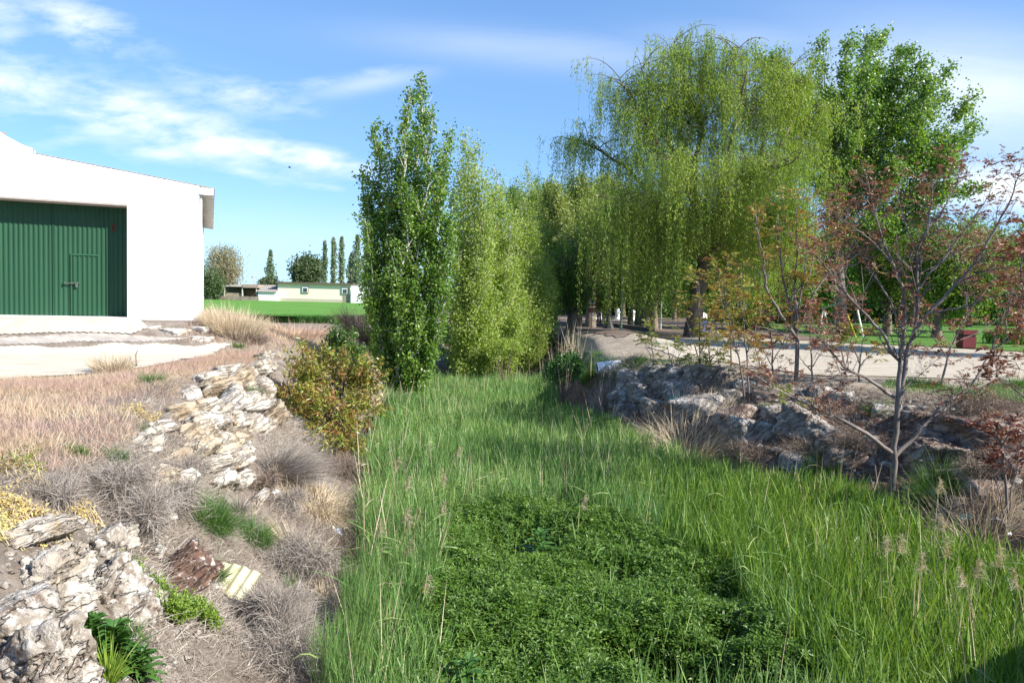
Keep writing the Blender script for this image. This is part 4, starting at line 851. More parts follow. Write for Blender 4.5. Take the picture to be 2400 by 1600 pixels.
bough_tree('park_tree', b_, [b_ - [0, 0, 0.1], b_ + [0.1, 0, 4], b_ + [0, 0.2, 8], b_ + [0.2, 0, 14]], np.concatenate([shell(c_, (4.4, 4.0, 4.5), 60), shell(c_ - [0, 0, 2.5], (3.6, 3.4, 2.5), 30)]), 'park tree standing by the path beyond the right edge, shading the bare hump', PK_T, ML_BG, MB_BROWN, 0.2, 40, 0.3, 4, 1.3, clump=0.4)
# clipped hedges
def hedge(name, u0, u1, vb, vt, Y, deep, label, lm, n=9000, leaf=0.09):
    a = at(u0, vb, Y); c = at(u1, vt, Y); x0, x1 = a[0], c[0]; zb = zl((x0 + x1) / 2, Y) - 0.1; zt = c[2]
    t = thing(name, label, 'hedge', ((x0 + x1) / 2, Y, zb), 'hedges and bushes of the park'); g = G(); gl = G()
    k = int((x1 - x0) / 0.6) + 1; k = min(max(k, 4), 40)
    for i in range(k):
        x = x0 + (i + 0.5) * (x1 - x0) / k; g = G(); g.tube([[x, Y, zb], [x + R.normal() * 0.1, Y, zb + (zt - zb) * 0.8]], [0.03, 0.012], 5); part('stem', g, MB_BROWN, t)
    p = np.stack([R.uniform(x0, x1, n), Y + R.uniform(-deep, deep, n), zb + (zt - zb) * R.random(n) ** 0.7], -1)
    p[:, 2] += 0.14 * n2(p[:, 0], p[:, 1], 1.3, 5) * (p[:, 2] - zb); p[:, 1] += 0.25 * vnoise(p * 0.9, 6)
    leaves(gl, p, norm(rdir(n) + [0, -0.4, 0.3]), rdir(n), leaf * R.uniform(0.7, 1.3, n), leaf * 0.7, 0.1, np.clip(R.normal(0.5, 0.22, n), 0, 1))
    part('foliage', gl, lm, t)
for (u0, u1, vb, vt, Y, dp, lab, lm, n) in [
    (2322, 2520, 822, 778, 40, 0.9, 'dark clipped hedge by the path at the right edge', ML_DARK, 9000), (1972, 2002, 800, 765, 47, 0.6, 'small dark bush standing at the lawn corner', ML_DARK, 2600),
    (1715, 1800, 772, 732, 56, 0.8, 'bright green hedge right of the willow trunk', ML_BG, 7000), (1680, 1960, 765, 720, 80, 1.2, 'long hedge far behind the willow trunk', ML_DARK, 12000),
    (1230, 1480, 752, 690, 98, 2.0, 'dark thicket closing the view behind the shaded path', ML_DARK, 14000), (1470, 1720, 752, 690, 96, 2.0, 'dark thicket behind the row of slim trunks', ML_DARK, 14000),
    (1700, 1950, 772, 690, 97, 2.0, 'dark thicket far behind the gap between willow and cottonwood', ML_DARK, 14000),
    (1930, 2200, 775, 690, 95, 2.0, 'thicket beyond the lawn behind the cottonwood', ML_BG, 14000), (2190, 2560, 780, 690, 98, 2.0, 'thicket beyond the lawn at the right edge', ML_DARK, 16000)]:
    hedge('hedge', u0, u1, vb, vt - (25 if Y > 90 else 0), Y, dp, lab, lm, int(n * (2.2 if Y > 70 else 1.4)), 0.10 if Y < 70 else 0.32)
def ditch_shrub(u, v, Y, ru, rv, n, lab, lm, leaf):
    c = at(u, v, Y); b = np.array([c[0], Y, zl(c[0], Y)]); t = thing('ditch_shrub', lab, 'shrub', b, 'shrubs in the shaded end of the ditch'); g, gl = G(), G()
    for _ in range(14):
        d = rdir(1, 0.2, 1)[0]; g.tube(curve(b, c + d * np.array([ru, ru, rv]) / F * Y * 0.8, 0.05, 5), np.linspace(0.025, 0.006, 5), 4)
    d = rdir(n); p = c + d * (np.array([ru, ru * 0.8, rv]) / F * Y) * (R.random(n) ** 0.4)[:, None]; p += 0.25 * vnoise(p * 1.8, 4)[:, None]; p[:, 2] = np.maximum(p[:, 2], b[2])
    leaves(gl, p, norm(rdir(n) + [0, -0.2, 0.2]), rdir(n), leaf * R.uniform(0.7, 1.3, n), leaf * 0.6, 0.1, np.clip(R.normal(0.5, 0.2, n), 0, 1))
    part('stem', g, MB_BROWN, t); part('foliage', gl, lm, t)
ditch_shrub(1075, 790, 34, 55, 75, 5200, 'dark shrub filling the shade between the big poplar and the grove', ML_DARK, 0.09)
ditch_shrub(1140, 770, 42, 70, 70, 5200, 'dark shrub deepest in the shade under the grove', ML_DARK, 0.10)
ditch_shrub(1230, 790, 40, 60, 45, 4000, 'leafy shrub below the bushy young poplar', ML_GROVE, 0.09)
ditch_shrub(1180, 820, 30, 45, 28, 2400, 'low yellow-green shrub in front of the grove at the reed edge', ML_GROVE, 0.08)
ditch_shrub(1325, 862, 21.5, 45, 32, 2600, 'grey-green weedy shrub left of the culvert pipe', ML_WEED, 0.075)

# ---- trees beyond the field
FT = 'trees beyond the green field'
def far_poplar(u, vt, vb, Y, wpx, lab, n=1700):
    top = at(u, vt, Y); b = np.array([top[0], Y, zl(top[0], Y)]); t = thing('columnar_poplar', lab, 'tree', b, FT); g, gl = G(), G(); H = top[2] - b[2]; w = wpx / F * Y / 2
    g.tube([b, (b + top) / 2, top], [0.3, 0.2, 0.04], 6)
    for k in range(26):
        h = R.uniform(0.1, 0.9); a = R.uniform(0, 6.28); o = b + (top - b) * h; g.tube([o, o + np.array([math.cos(a) * w * 0.7, math.sin(a) * w * 0.7, H * 0.16])], [0.08, 0.02], 3)
    h = R.uniform(0.06, 1.0, n); a = R.uniform(0, 6.28, n); r = w * np.sqrt(R.random(n)) * np.minimum(0.5 + h * 2, 1) * np.minimum((1.02 - h) * 3.2, 1) * np.clip(0.8 + 1.1 * vnoise(np.stack([a * 0.9, h * 8, h * 0 + u], -1), 8), 0.15, 1.5)
    p = np.stack([b[0] + r * np.cos(a), Y + r * np.sin(a), b[2] + h * H], -1)
    leaves(gl, p, norm(rdir(n) + [0, 0, 0.6]), rdir(n), R.uniform(0.35, 0.6, n), 0.3, 0.1); part('trunk', g, MB_FAR, t); part('crown', gl, ML_FAR, t)
for (u, vt, Y, w, lab) in [(634, 588, 165, 20, 'lone thin poplar left of the cream house'), (761, 566, 160, 15, 'slim poplar next to the broad tree behind the cream house'), (782, 558, 160, 20, 'tallest columnar poplar behind the cream house'),
        (801, 557, 162, 19, 'columnar poplar over the right window of the cream house'), (824, 596, 150, 18, 'low feathery poplar above the end of the cream house'), (838, 553, 150, 22, 'pointed poplar above the white boundary wall'),
        (858, 580, 152, 22, 'dark poplar touching the big left poplar'), (878, 600, 152, 22, 'dark poplar mostly hidden by the big left poplar')]:
    far_poplar(u, vt, 660, Y, w, lab)
ML_FARD = leaf_mat('far_dark_leaf', [(0.0, (0.05, 0.085, 0.03)), (0.5, (0.075, 0.12, 0.04)), (1.0, (0.11, 0.16, 0.06))], 0.25, 0.6)
def far_round(name, u, v, ru, rv, Y, lab, lm, n, leaf):
    c = at(u, v, Y); b = np.array([c[0], Y, zl(c[0], Y)]); sz = np.array([ru, ru, rv]) / F * Y
    tips = np.concatenate([shell(c, sz, 70, 0.5, -0.6), shell(c - [0, 0, sz[2] * 0.3], sz * [0.9, 0.9, 0.6], 30, 0.5)])
    bough_tree(name, b, [b, (b * 2 + c) / 3, c, c + [0, 0, sz[2] * 0.6]], tips, lab, FT, lm, MB_FAR, leaf, n, 0.4, 3, 1.6, clump=0.55, tr_frac=(0.2, 0.95), bough_r=0.10)
far_round('budding_tree', 526, 622, 42, 44, 130, 'wide pale budding tree behind the barn corner', ML_BARE, 13, 0.26)
far_round('evergreen_shrub', 494, 668, 18, 30, 118, 'small dark evergreen against the barn corner', ML_FARD, 14, 0.3)
far_round('broad_tree', 720, 634, 36, 36, 150, 'broad dark green tree rising behind the cream house', ML_FARD, 16, 0.45)
far_round('low_bush', 632, 668, 16, 10, 150, 'low bush at the foot of the lone thin poplar', ML_FARD, 8, 0.4)

# ---- buildings beyond the field
def at_box(g, u0, u1, v0, v1, Y, dep, off=0.0, zbot=None):
    a = at(u0, v1, Y); c = at(u1, v0, Y); g.box((a[0], Y + off, a[2] if zbot is None else zbot), (c[0], Y + off + dep, c[2]))
def house():
    Y = 122.0; a = at(640, 708, Y); z0 = zl(a[0] + 5, Y) - 0.2
    cream = surf_mat('cream_render', [(0.3, (0.74, 0.68, 0.50)), (0.7, (0.80, 0.74, 0.57))], 0.5, 5, 0.9, 0.1); greyf = plain_mat('grey_surround', (0.30, 0.28, 0.24), 0.8); glass = plain_mat('dark_glass', (0.04, 0.05, 0.06), 0.15, 0.5); wht = plain_mat('white_sash', (0.75, 0.75, 0.75), 0.5)
    dark = plain_mat('brown_roof_edge', (0.13, 0.10, 0.08), 0.8)
    t = thing('house', 'low cream house with a flat brown roof and two small windows beyond the field', 'house', (a[0] + 6, Y, z0))
    L, Rr = at(651, 664, Y), at(821, 668, Y); g = G(); v = []
    for y in (Y, Y + 6): v += [[L[0], y, z0], [Rr[0], y, z0], [Rr[0], y, Rr[2]], [L[0], y, L[2]]]
    g.add(v, np.array([[0, 1, 2, 3], [5, 4, 7, 6], [1, 5, 6, 2], [4, 0, 3, 7], [3, 2, 6, 7]])); part('wall', g, cream, t)
    g = G(); v = []
    for y in (Y - 0.45, Y + 6.3):
        for dz in (0.0, 0.28): v += [[L[0] - 0.3, y, L[2] + dz], [Rr[0] + 0.5, y, Rr[2] + dz]]
    g.add(v, np.array([[0, 1, 3, 2], [5, 4, 6, 7], [1, 5, 7, 3], [4, 0, 2, 6], [2, 3, 7, 6], [0, 4, 5, 1]])); part('roof', g, dark, t)
    g = G(); at_box(g, 652, 804, 702, 709, Y, 0.05, -0.06, z0); part('base_band', g, plain_mat('base_band_grey', (0.46, 0.42, 0.32), 0.9), t)
    g = G(); at_box(g, 804.5, 820.5, 690, 709, Y, 0.06, -0.08, z0); part('side_panel', g, plain_mat('brown_grey_panel', (0.28, 0.25, 0.18), 0.9), t)
    for (u0, u1, v0, v1) in ((707, 724, 671, 687), (800, 817, 674, 690)):
        g = G(); at_box(g, u0, u1, v0, v1, Y, 0.1, -0.14); w = part('window', g, greyf, t)
        g = G(); at_box(g, u0 + 2.2, u1 - 2.4, v0 + 1.8, v1 - 2, Y, 0.04, -0.19); part('sash', g, wht, w)
        g = G(); 
        for a_, b_ in ((u0 + 4.6, u0 + 7.9), (u0 + 8.6, u1 - 3.6)): at_box(g, a_, b_, v0 + 3.8, v1 - 3, Y, 0.03, -0.225)
        part('pane', g, glass, w)
house()
def far_wall(name, u0, u1, v0, v1, Y, dep, col, lab, cat, var=0.08):
    a = at(u0, v1, Y); z0 = zl(a[0], Y) - 0.3; g = G(); at_box(g, u0, u1, v0, v1, Y, dep, 0, z0); c = at((u0 + u1) / 2, v1, Y)
    solo(name, g, surf_mat(name + '_surface', [(0.3, tuple(x * (1 - var * 2) for x in col)), (0.7, tuple(min(1, x * (1 + var)) for x in col))], 0.9, 6, 0.9, 0.2), (c[0], Y, z0), lab, cat)
far_wall('boundary_wall', 822, 960, 673, 711, 121.5, 0.4, (0.80, 0.80, 0.78), 'long plain white wall right of the cream house', 'wall', 0.03)
far_wall('stone_wall', 480, 605, 695, 705, 119, 0.5, (0.30, 0.25, 0.20), 'low grey-brown stone wall at the far edge of the field', 'wall', 0.3)
def shed():
    Y = 121.0; a = at(605, 704, Y); z0 = zl(a[0], Y) - 0.3; t = thing('shed', 'small white shed with a grey corrugated roof joined to the cream house', 'shed', (a[0] + 1.5, Y, z0))
    g = G(); at_box(g, 604.5, 650, 683, 704, Y, 4, 0, z0); part('wall', g, plain_mat('shed_white', (0.78, 0.77, 0.74), 0.9), t)
    L = at(605, 683, Y); r = at(649, 671, Y); g = G(); xs = np.arange(L[0] - 0.2, at(650, 683, Y)[0], 0.06); wv = 0.05 * np.sin(xs * 2 * np.pi / 0.35)
    v = np.concatenate([np.stack([xs, xs * 0 + Y - 0.3, L[2] + wv], -1), np.stack([xs, xs * 0 + Y + 4, xs * 0 + r[2] + 0.25 + wv], -1)]); i = np.arange(len(xs) - 1); k = len(xs)
    g.add(v, np.stack([i, i + 1, i + k + 1, i + k], -1)); part('roof', g, plain_mat('shed_roof', (0.24, 0.22, 0.20), 0.9), t)
    Y = 123.0; a = at(510, 700, Y); z0 = zl(a[0], Y); t = thing('open_barn', 'old open farm shed with brown walls beyond the stone wall', 'shed', (a[0] + 3, Y, z0))
    brn = plain_mat('weathered_wall', (0.33, 0.26, 0.20), 0.9, var=0.3, scale=1.0); drk = plain_mat('dark_inside', (0.20, 0.17, 0.14), 0.9); pal = plain_mat('pale_post', (0.55, 0.50, 0.44), 0.9)
    g = G(); at_box(g, 509, 569, 687, 703, Y, 0.3, 0, z0); part('front_wall', g, brn, t)
    g = G(); at_box(g, 509, 604, 668, 700, Y, 0.2, 3.0, z0); part('back_wall', g, drk, t)
    g = G(); a1 = at(506, 669, Y); a2 = at(570, 667.5, Y); g.box((a1[0], Y - 0.3, a1[2] - 0.1), (a2[0], Y + 3.4, a1[2] + 0.15)); part('roof', g, pal, t)
    g = G(); a1 = at(570.5, 674, Y); a2 = at(607, 667, Y); g.box((a1[0], Y - 0.4, a1[2]), (a2[0], Y + 3.3, a2[2])); part('side_roof', g, plain_mat('tile_brown', (0.36, 0.28, 0.22), 0.9), t)
    for u in (527, 569, 602): g = G(); at_box(g, u - 1, u + 1, 670, 703, Y, 0.25, -0.28, z0); part('post', g, pal, t)
    g = G(); at_box(g, 571, 600, 678, 702, Y, 0.15, 1.2, z0); part('wooden_gate', g, plain_mat('brown_boards', (0.17, 0.10, 0.07), 0.9, var=0.4), t)
shed()
def mast():
    Y = 220; b = at(596, 668, Y); tp = at(596, 641, Y); g = G(); g.tube([[b[0], Y, zl(b[0], Y)], tp], [0.22, 0.10], 6); g.box((b[0] - 0.9, Y - 0.08, tp[2] - 1.2), (b[0] + 0.9, Y + 0.08, tp[2] - 1.0))
    solo('power_pole', g, plain_mat('pole_grey', (0.42, 0.42, 0.42), 0.8), (b[0], Y, zl(b[0], Y)), 'thin distant power pole beyond the old farm shed', 'pole')
mast()
# wheat: standing blades along the near edge and over the crop
def wheat():
    g = G(); x, y = scatter(field_poly, 46000); k = (y < 58) | (R.random(len(y)) < 0.25); x, y = x[k], y[k]
    e = np.array([(-19.5, 38), (-15.5, FIELD_Y0), (-9.5, FIELD_Y0 + 1)]); n = 15000; t = R.random(n) * 2; i = t.astype(int); ex = e[i] + (e[i + 1] - e[i]) * (t - i)[:, None]
    x = np.concatenate([x, ex[:, 0]]); y = np.concatenate([y, ex[:, 1] + R.exponential(0.35, n)]); m = len(x)
    ribbons(g, np.stack([x, y, zland(x, y)], -1), norm(rdir(m, 0.3, 1) + [0, 0, 2.2]), R.uniform(0.38, 0.62, m), 0.035, R.uniform(0, 0.25, m), 2)
    solo('wheat_grass', g, ML_WHEAT, (0, 0, 0), kind='stuff')
wheat()

# ------------------------------------------------------------------ reeds, herbs and dry growth
mat_px = [(985, 1215), (1060, 1185), (1180, 1168), (1320, 1165), (1420, 1190), (1540, 1240), (1640, 1290), (1720, 1310), (1755, 1370), (1800, 1420), (1890, 1470), (1950, 1540), (1990, 1680), (1000, 1680), (1010, 1590), (965, 1480), (955, 1370), (1030, 1320), (1040, 1260)]
def plane_hits(pts, z): return np.array([(EYE + ray(u, v) * ((z - EYE[2]) / ray(u, v)[2]))[:2] for u, v in pts])
HZ = -1.62
herb_poly = plane_hits(mat_px, HZ)
def herb_h(x, y): 
    h = HZ + 0.13 * n2(x, y, 0.9, 21) + 0.10 * n2(x, y, 2.4, 22) + 0.05 * n2(x, y, 6, 23)
    for (u, v, r, dpt) in ((1545, 1500, 0.36, 0.85), (1480, 1500, 0.25, 0.6), (1600, 1530, 0.3, 0.7), (1700, 1450, 0.25, 0.5), (1225, 1240, 0.55, 0.45), (1700, 1345, 0.4, 0.35), (1650, 1520, 0.3, 0.35), (1760, 1560, 0.3, 0.4), (1450, 1310, 0.3, 0.2)):
        c = plane_hits([(u, v)], HZ)[0]; h = h - dpt * np.exp(-((x - c[0]) ** 2 + (y - c[1]) ** 2) / r ** 2)
    return h
def herbs():
    g = G(); n = 15500; lo = herb_poly.min(0); hi = herb_poly.max(0)
    x, y = scatter(herb_poly, n); x2 = x + 0.1 * R.normal(size=n); z = herb_h(x2, y) - R.exponential(0.06, n)
    nl_ = 7; up = norm(R.normal(size=(n, 3)) * 0.45 + [0, -0.1, 1]); a = norm(np.cross(up, R.normal(size=(n, 3)))); b = np.cross(up, a); L = R.uniform(0.035, 0.062, n); hue = np.clip(R.normal(0.45, 0.2, n) + 0.12 * n2(x, y, 1.1, 30), 0, 1)
    for k in range(nl_):
        th = 2 * np.pi * (k + 0.4 * R.random(n)) / nl_; d = a * np.cos(th)[:, None] + b * np.sin(th)[:, None]
        dd = norm(d + up * R.uniform(-0.35, 0.35, n)[:, None]); c = np.stack([x2, y, z], -1) + d * 0.008 + R.normal(size=(n, 3)) * 0.012
        leaves(g, c, dd, norm(up + 0.3 * R.normal(size=(n, 3))), L * R.uniform(0.8, 1.25, n), L * R.uniform(0.38, 0.52, n), 0.16, np.clip(hue + 0.1 * R.normal(size=n), 0, 1), 0.45)
    st = R.choice(n, 5000); base = np.stack([x2[st], y[st], z[st] - 0.5], -1)          # stems below the leaves
    ribbons(g, base, rdir(5000, 0.7, 1), 0.5, 0.012, 0.0, 2, var=np.full(5000, 0.1))
    x3, y3 = scatter(herb_poly, 9000); z3 = herb_h(x3, y3) - R.uniform(0.12, 0.5, 9000)   # the leaf layer underneath
    leaves(g, np.stack([x3, y3, z3], -1), rdir(9000, -0.3, 0.5), norm(rdir(9000) + [0, 0, 1.5]), 0.11, 0.07, 0.1, R.uniform(0, 0.4, 9000))
    solo('ground_cover', g, ML_HERB, (0, 0, 0), kind='stuff')
herbs()

RZ = -1.45
reed_all = plane_hits([(960, 868), (1080, 845), (1230, 838), (1330, 862), (1375, 930), (1430, 1000), (1550, 1045), (1690, 1085), (1830, 1115), (2000, 1150), (2110, 1190), (2200, 1250), (2340, 1290), (2450, 1340), (2600, 1500), (2700, 1760), (800, 1760), (800, 1560), (835, 1440), (830, 1330), (850, 1200), (845, 1080), (900, 960), (930, 900)], RZ)
def in_herb(x, y): return inside(herb_poly, x + 0.3 * n2(x, y, 1.6, 14) + 0.12 * n2(x, y, 4.0, 16), y + 0.4 * n2(x, y, 1.4, 13) + 0.15 * n2(x, y, 4.0, 15) - 0.1)
def reeds():
    lo, hi = reed_all.min(0), reed_all.max(0); hi[1] = min(hi[1], 31)
    lo[0] -= 0.4; n = 108000; y = lo[1] + (hi[1] - lo[1]) * R.random(n) ** 1.35; x = R.uniform(lo[0], hi[0], n)
    k = inside(reed_all, x + (0.35 * n2(x, y, 1.2, 46) + 0.12 * R.random(n) ** 2) * (x < 0), y) & (~in_herb(x, y) | (R.random(n) < 0.012)); x, y = x[k], y[k]
    bare = n2(x, y, 0.8, 33) * 0.6 + n2(x, y, 2.2, 34) * 0.5; k = (bare > -0.42) & (n2(x, y, 3.6, 38) > -0.55); x, y = x[k], y[k]; n = len(x)
    z = np.maximum(zland(x, y), FLOOR); right = sstep(1.2, 3.2, x - 0.12 * (14 - y) + 0.5 * n2(x, y, 0.7, 40)) * sstep(16, 12, y)
    H = R.normal(1.12, 0.2, n) * (1 + 0.20 * n2(x, y, 0.55, 35) + 0.17 * n2(x, y, 1.9, 36)) * np.where(z > -1.9, 0.75, 1.0); H = np.minimum(H, -1.42 - z + 0.16 * R.random(n) + 0.16 * n2(x, y, 0.8, 44) + 0.12 * n2(x, y, 2.3, 45)); ok = H > 0.35; x, y, z, H, right = x[ok], y[ok], z[ok], H[ok], right[ok]; n = len(x); left = sstep(0.4, -0.6, x - herb_poly[:, 0].min() - 0.3) * sstep(12, 9, y)
    lean = norm(np.stack([R.normal(0.02, 0.09, n), R.normal(0, 0.09, n), np.ones(n)], -1)); base = np.stack([x, y, z - 0.03], -1)
    ga, gb = G(), G(); br = R.random(n) < right * 0.85; hue = np.clip(R.normal(0.5, 0.2, n) + 0.3 * n2(x, y, 0.9, 37), 0, 1)
    for sel, g in ((~br, ga), (br, gb)):
        m = int(sel.sum()); B, Hh, Ln, hu, lf_ = base[sel], H[sel], lean[sel], hue[sel], left[sel]
        fat = (1.0 + 0.03 * np.clip(B[:, 1] - 10, 0, 30)) * (1 - 0.45 * lf_)
        ribbons(g, B, Ln, Hh * 0.92, 0.009 * fat, 0.02, 2, var=hu * 0.8)
        wd = 1.45 if g is gb else 1.0
        for f in (0.35, 0.52, 0.68, 0.82):
            az = R.uniform(0, 2 * np.pi, m); an = np.radians(R.uniform(6, 24, m)) * (1 - 0.5 * lf_) * (0.85 + 0.3 * wd); d = norm(Ln + np.stack([np.sin(az) * np.tan(an), np.cos(az) * np.tan(an), az * 0], -1))
            o = B + Ln * (Hh * (f + R.uniform(-0.08, 0.08, m)))[:, None]
            ribbons(g, o, d, R.uniform(0.26, 0.5, m) * (1.25 - f * 0.4), R.uniform(0.008, 0.014, m) * fat * wd, R.uniform(0.0, 0.22, m) + 0.5 * (R.random(m) < 0.08), 3, var=np.clip(hu + 0.14 * R.normal(size=m), 0, 1), w0=0.75)
    m = 5200; i = R.integers(0, n, m); az = R.uniform(0, 6.28, m); d = norm(np.stack([np.cos(az), np.sin(az), R.uniform(0.15, 1.1, m)], -1))
    ribbons(ga, base[i] + np.stack([az * 0, az * 0, H[i] * R.uniform(0.45, 0.95, m)], -1), d, R.uniform(0.3, 0.7, m), R.uniform(0.009, 0.017, m), R.uniform(0.2, 0.9, m), 4, var=np.clip(R.normal(0.75, 0.25, m), 0, 1), w0=0.8)
    solo('reeds', ga, ML_REED, (0, 0, 0), kind='stuff'); solo('bright_reeds', gb, ML_REEDB, (0, 0, 0), kind='stuff')
    # last year's dry stalks standing among them
    n = 7600; x, y = scatter(reed_all, n); dens = 0.8 * sstep(-0.25, 0.5, n2(x, y, 0.6, 51)) + 0.8 * np.exp(-((x + 0.9 - 0.06 * (11 - y)) / 1.1) ** 2) * sstep(15, 11, y) + 1.1 * right_zone(x, y)
    k = (R.random(n) < dens * 0.75) & ~in_herb(x, y); x, y = x[k], y[k]; n = len(x); g = G()
    ribbons(g, np.stack([x, y, np.maximum(zland(x, y), FLOOR)], -1), norm(np.stack([R.normal(0, 0.16, n), R.normal(0, 0.14, n), np.ones(n)], -1)), R.uniform(0.7, 1.75, n), R.uniform(0.007, 0.013, n), R.uniform(-0.03, 0.12, n), 4, w0=0.9, taper=4)
    m = int(n * 1.0); i = R.integers(0, n, m); b = np.stack([x[i], y[i], np.maximum(zland(x[i], y[i]), FLOOR) + R.uniform(0.1, 0.9, m)], -1)
    ribbons(g, b, rdir(m, 0.1, 0.9), R.uniform(0.25, 0.6, m), R.uniform(0.008, 0.014, m), R.uniform(0.2, 0.8, m), 3)
    solo('dry_reeds', g, ML_STRAW, (0, 0, 0), kind='stuff')
def right_zone(x, y): return sstep(3.0, 4.6, x) * sstep(10, 7.5, y)
reeds()

def tuft(name, u, v, wpx, hpx, n, mat_, lab, cat, group, spread=1.0, wid=0.009, droop=0.35, segs=4, lift=0.0, dirbias=(0, 0, 0), rootr=0.25, w0=0.8):
    p = hit(u, v); D = p[1]; H = hpx / F * D * 1.1; Rr = wpx / F * D / 2; g = G(); a = R.uniform(0, 6.28, n); r = np.sqrt(R.random(n)) * Rr * rootr
    b = np.stack([p[0] + r * np.cos(a), p[1] + r * np.sin(a), p[2] * np.ones(n)], -1); b[:, 2] = zland(b[:, 0], b[:, 1]) + lift - 0.02
    el = R.uniform(0.12, 1.0, n) ** 0.8; d = norm(np.stack([np.cos(a) * spread * Rr / max(H, 0.05) * R.random(n) * 1.6, np.sin(a) * spread * Rr / max(H, 0.05) * R.random(n) * 1.6, np.ones(n)], -1) + 0.12 * R.normal(size=(n, 3)) + np.asarray(dirbias) * R.uniform(0.3, 1.3, n)[:, None])
    ribbons(g, b, d, H * R.uniform(0.5, 1.25, n), wid * R.uniform(0.7, 1.3, n), droop * R.uniform(0.2, 1.6, n), segs, w0=w0)
    return solo(name, g, mat_, (p[0], p[1], p[2]), lab, cat, group)
GT = 'green grass tufts on the left bank'
for (u, v, w, h, n, m, lab) in [
    (492, 1225, 130, 105, 700, ML_GRASS, 'largest green grass tuft, in the middle of the dry left slope'), (602, 1265, 90, 75, 380, ML_GRASS, 'green grass tuft right of and below the largest one'), (352, 1025, 50, 40, 260, ML_GRASS, 'small green tuft beside the crumbling white rock'),
    (268, 1075, 62, 42, 300, ML_GRASS, 'olive green tuft left of the crumbling white rock'), (356, 900, 52, 46, 320, ML_GRASS, 'green tuft at the edge of the pinkish grass near the road'), (545, 1060, 44, 44, 220, ML_GRASS, 'small green tuft between cream rocks and the straw tussock'),
    (559, 812, 34, 18, 260, ML_GRASS, 'bright green tuft at the foot of the dry clump by the barn'), (182, 1060, 52, 34, 240, ML_GRASS, 'olive tuft in the pinkish grass at the top of the slope'), (500, 1350, 80, 60, 400, ML_GRASS, 'green grass tuft behind the pale corrugated sheet'),
    (612, 1150, 44, 40, 200, ML_GRASS, 'thin green tuft at the foot of the straw tussock'), (682, 1380, 30, 60, 60, ML_REED, 'few green blades rising from the grey brush right of the corrugated sheet'), (600, 925, 40, 30, 180, ML_GRASS, 'tiny green tuft high among the cream rocks')]:
    tuft('grass_tuft', u, v, w, h, int(n * 2.4), m, lab, 'grass', GT, wid=0.0055, droop=0.6, rootr=0.5, spread=1.2)
GT2 = 'green grass tufts on the right bank'
for (u, v, w, h, n, m, lab) in [(2200, 1170, 130, 110, 700, ML_GRASS, 'dark green tuft at the foot of the red-leaved tree'), (2180, 1020, 60, 24, 260, ML_SPURGE, 'bright green tuft in front of a brown stone by the trunk'), (1930, 1120, 90, 90, 220, ML_GRASS, 'grey-green tall grass at the reed edge left of the trunk'),
        (2160, 905, 110, 36, 700, ML_GRASS, 'low grass clump on the path edge right of the trunk'), (2300, 935, 130, 40, 800, ML_GRASS, 'wide low grass clump at the path edge near the right side'), (2390, 905, 90, 40, 500, ML_GRASS, 'grass clump at the path edge cut by the right side'),
        (1480, 850, 90, 30, 500, ML_GRASS, 'grass clump growing on top of the culvert pipe'), (1385, 880, 60, 44, 400, ML_GRASS, 'dark grass clump left of the pipe mouth'), (1330, 815, 70, 22, 400, ML_GRASS, 'grass on the bare hump beyond the pipe'), (1560, 808, 90, 16, 500, ML_GRASS, 'low grass strip near the willow foot'), (2060, 965, 70, 40, 320, ML_GRASS, 'grass clump just right behind the trunk')]:
    tuft('grass_tuft', u, v, w, h, int(n * 2), m, lab, 'grass', GT2, wid=0.006, droop=0.5, rootr=0.6)
DT = 'dry straw tussocks on the left bank'
for (u, v, w, h, n, m, lab, kw) in [
    (655, 1120, 220, 130, 1500, ML_GREYDRY, 'fan of long grey dry stalks leaning right below the cream rocks', dict(dirbias=(1.5, -0.2, 0.2), droop=0.3, wid=0.006)), (740, 1190, 190, 100, 2600, ML_STRAW, 'heap of pale flattened straw next to the reeds', dict(droop=0.8, spread=1.4, rootr=0.8, wid=0.010)),
    (700, 1290, 150, 80, 1500, ML_STRAW, 'drooping straw tussock above the grey brush', dict(droop=0.8, spread=1.3, rootr=0.7, wid=0.009)), (770, 1410, 130, 80, 900, ML_STRAW, 'small straw tussock beside the corrugated sheet', dict(droop=0.8, spread=1.3, rootr=0.5, wid=0.010)),
    (545, 770, 120, 58, 2200, ML_STRAW, 'tall yellow dry grass clump beside the barn corner', dict(rootr=1.0, droop=0.3, wid=0.012, spread=0.7)), (575, 790, 100, 40, 900, ML_BROWNDRY, 'brown dry clump below the yellow one by the barn', dict(rootr=0.8, wid=0.012)), (262, 872, 90, 50, 900, ML_STRAW, 'straw-coloured grass clump standing at the road edge', dict(rootr=0.7, droop=0.12, wid=0.009)),
    (860, 800, 110, 75, 1600, ML_BROWNDRY, 'brown dry grass left of the big poplar', dict(rootr=0.9, droop=0.12, wid=0.016)), (690, 790, 170, 40, 1800, ML_PINK, 'line of dry grass along the field edge', dict(rootr=1.0, droop=0.12, wid=0.016)),
    (560, 1200, 70, 50, 300, ML_GREYDRY, 'sparse grey stalks beside the lowest white slab', {}), (880, 960, 90, 80, 700, ML_STRAW, 'pale dry reed clump between the autumn shrub and the reeds', dict(droop=0.4, rootr=0.7))]:
    tuft('dry_tussock', u, v, w, h, n, m, lab, 'dry grass', DT, **kw)
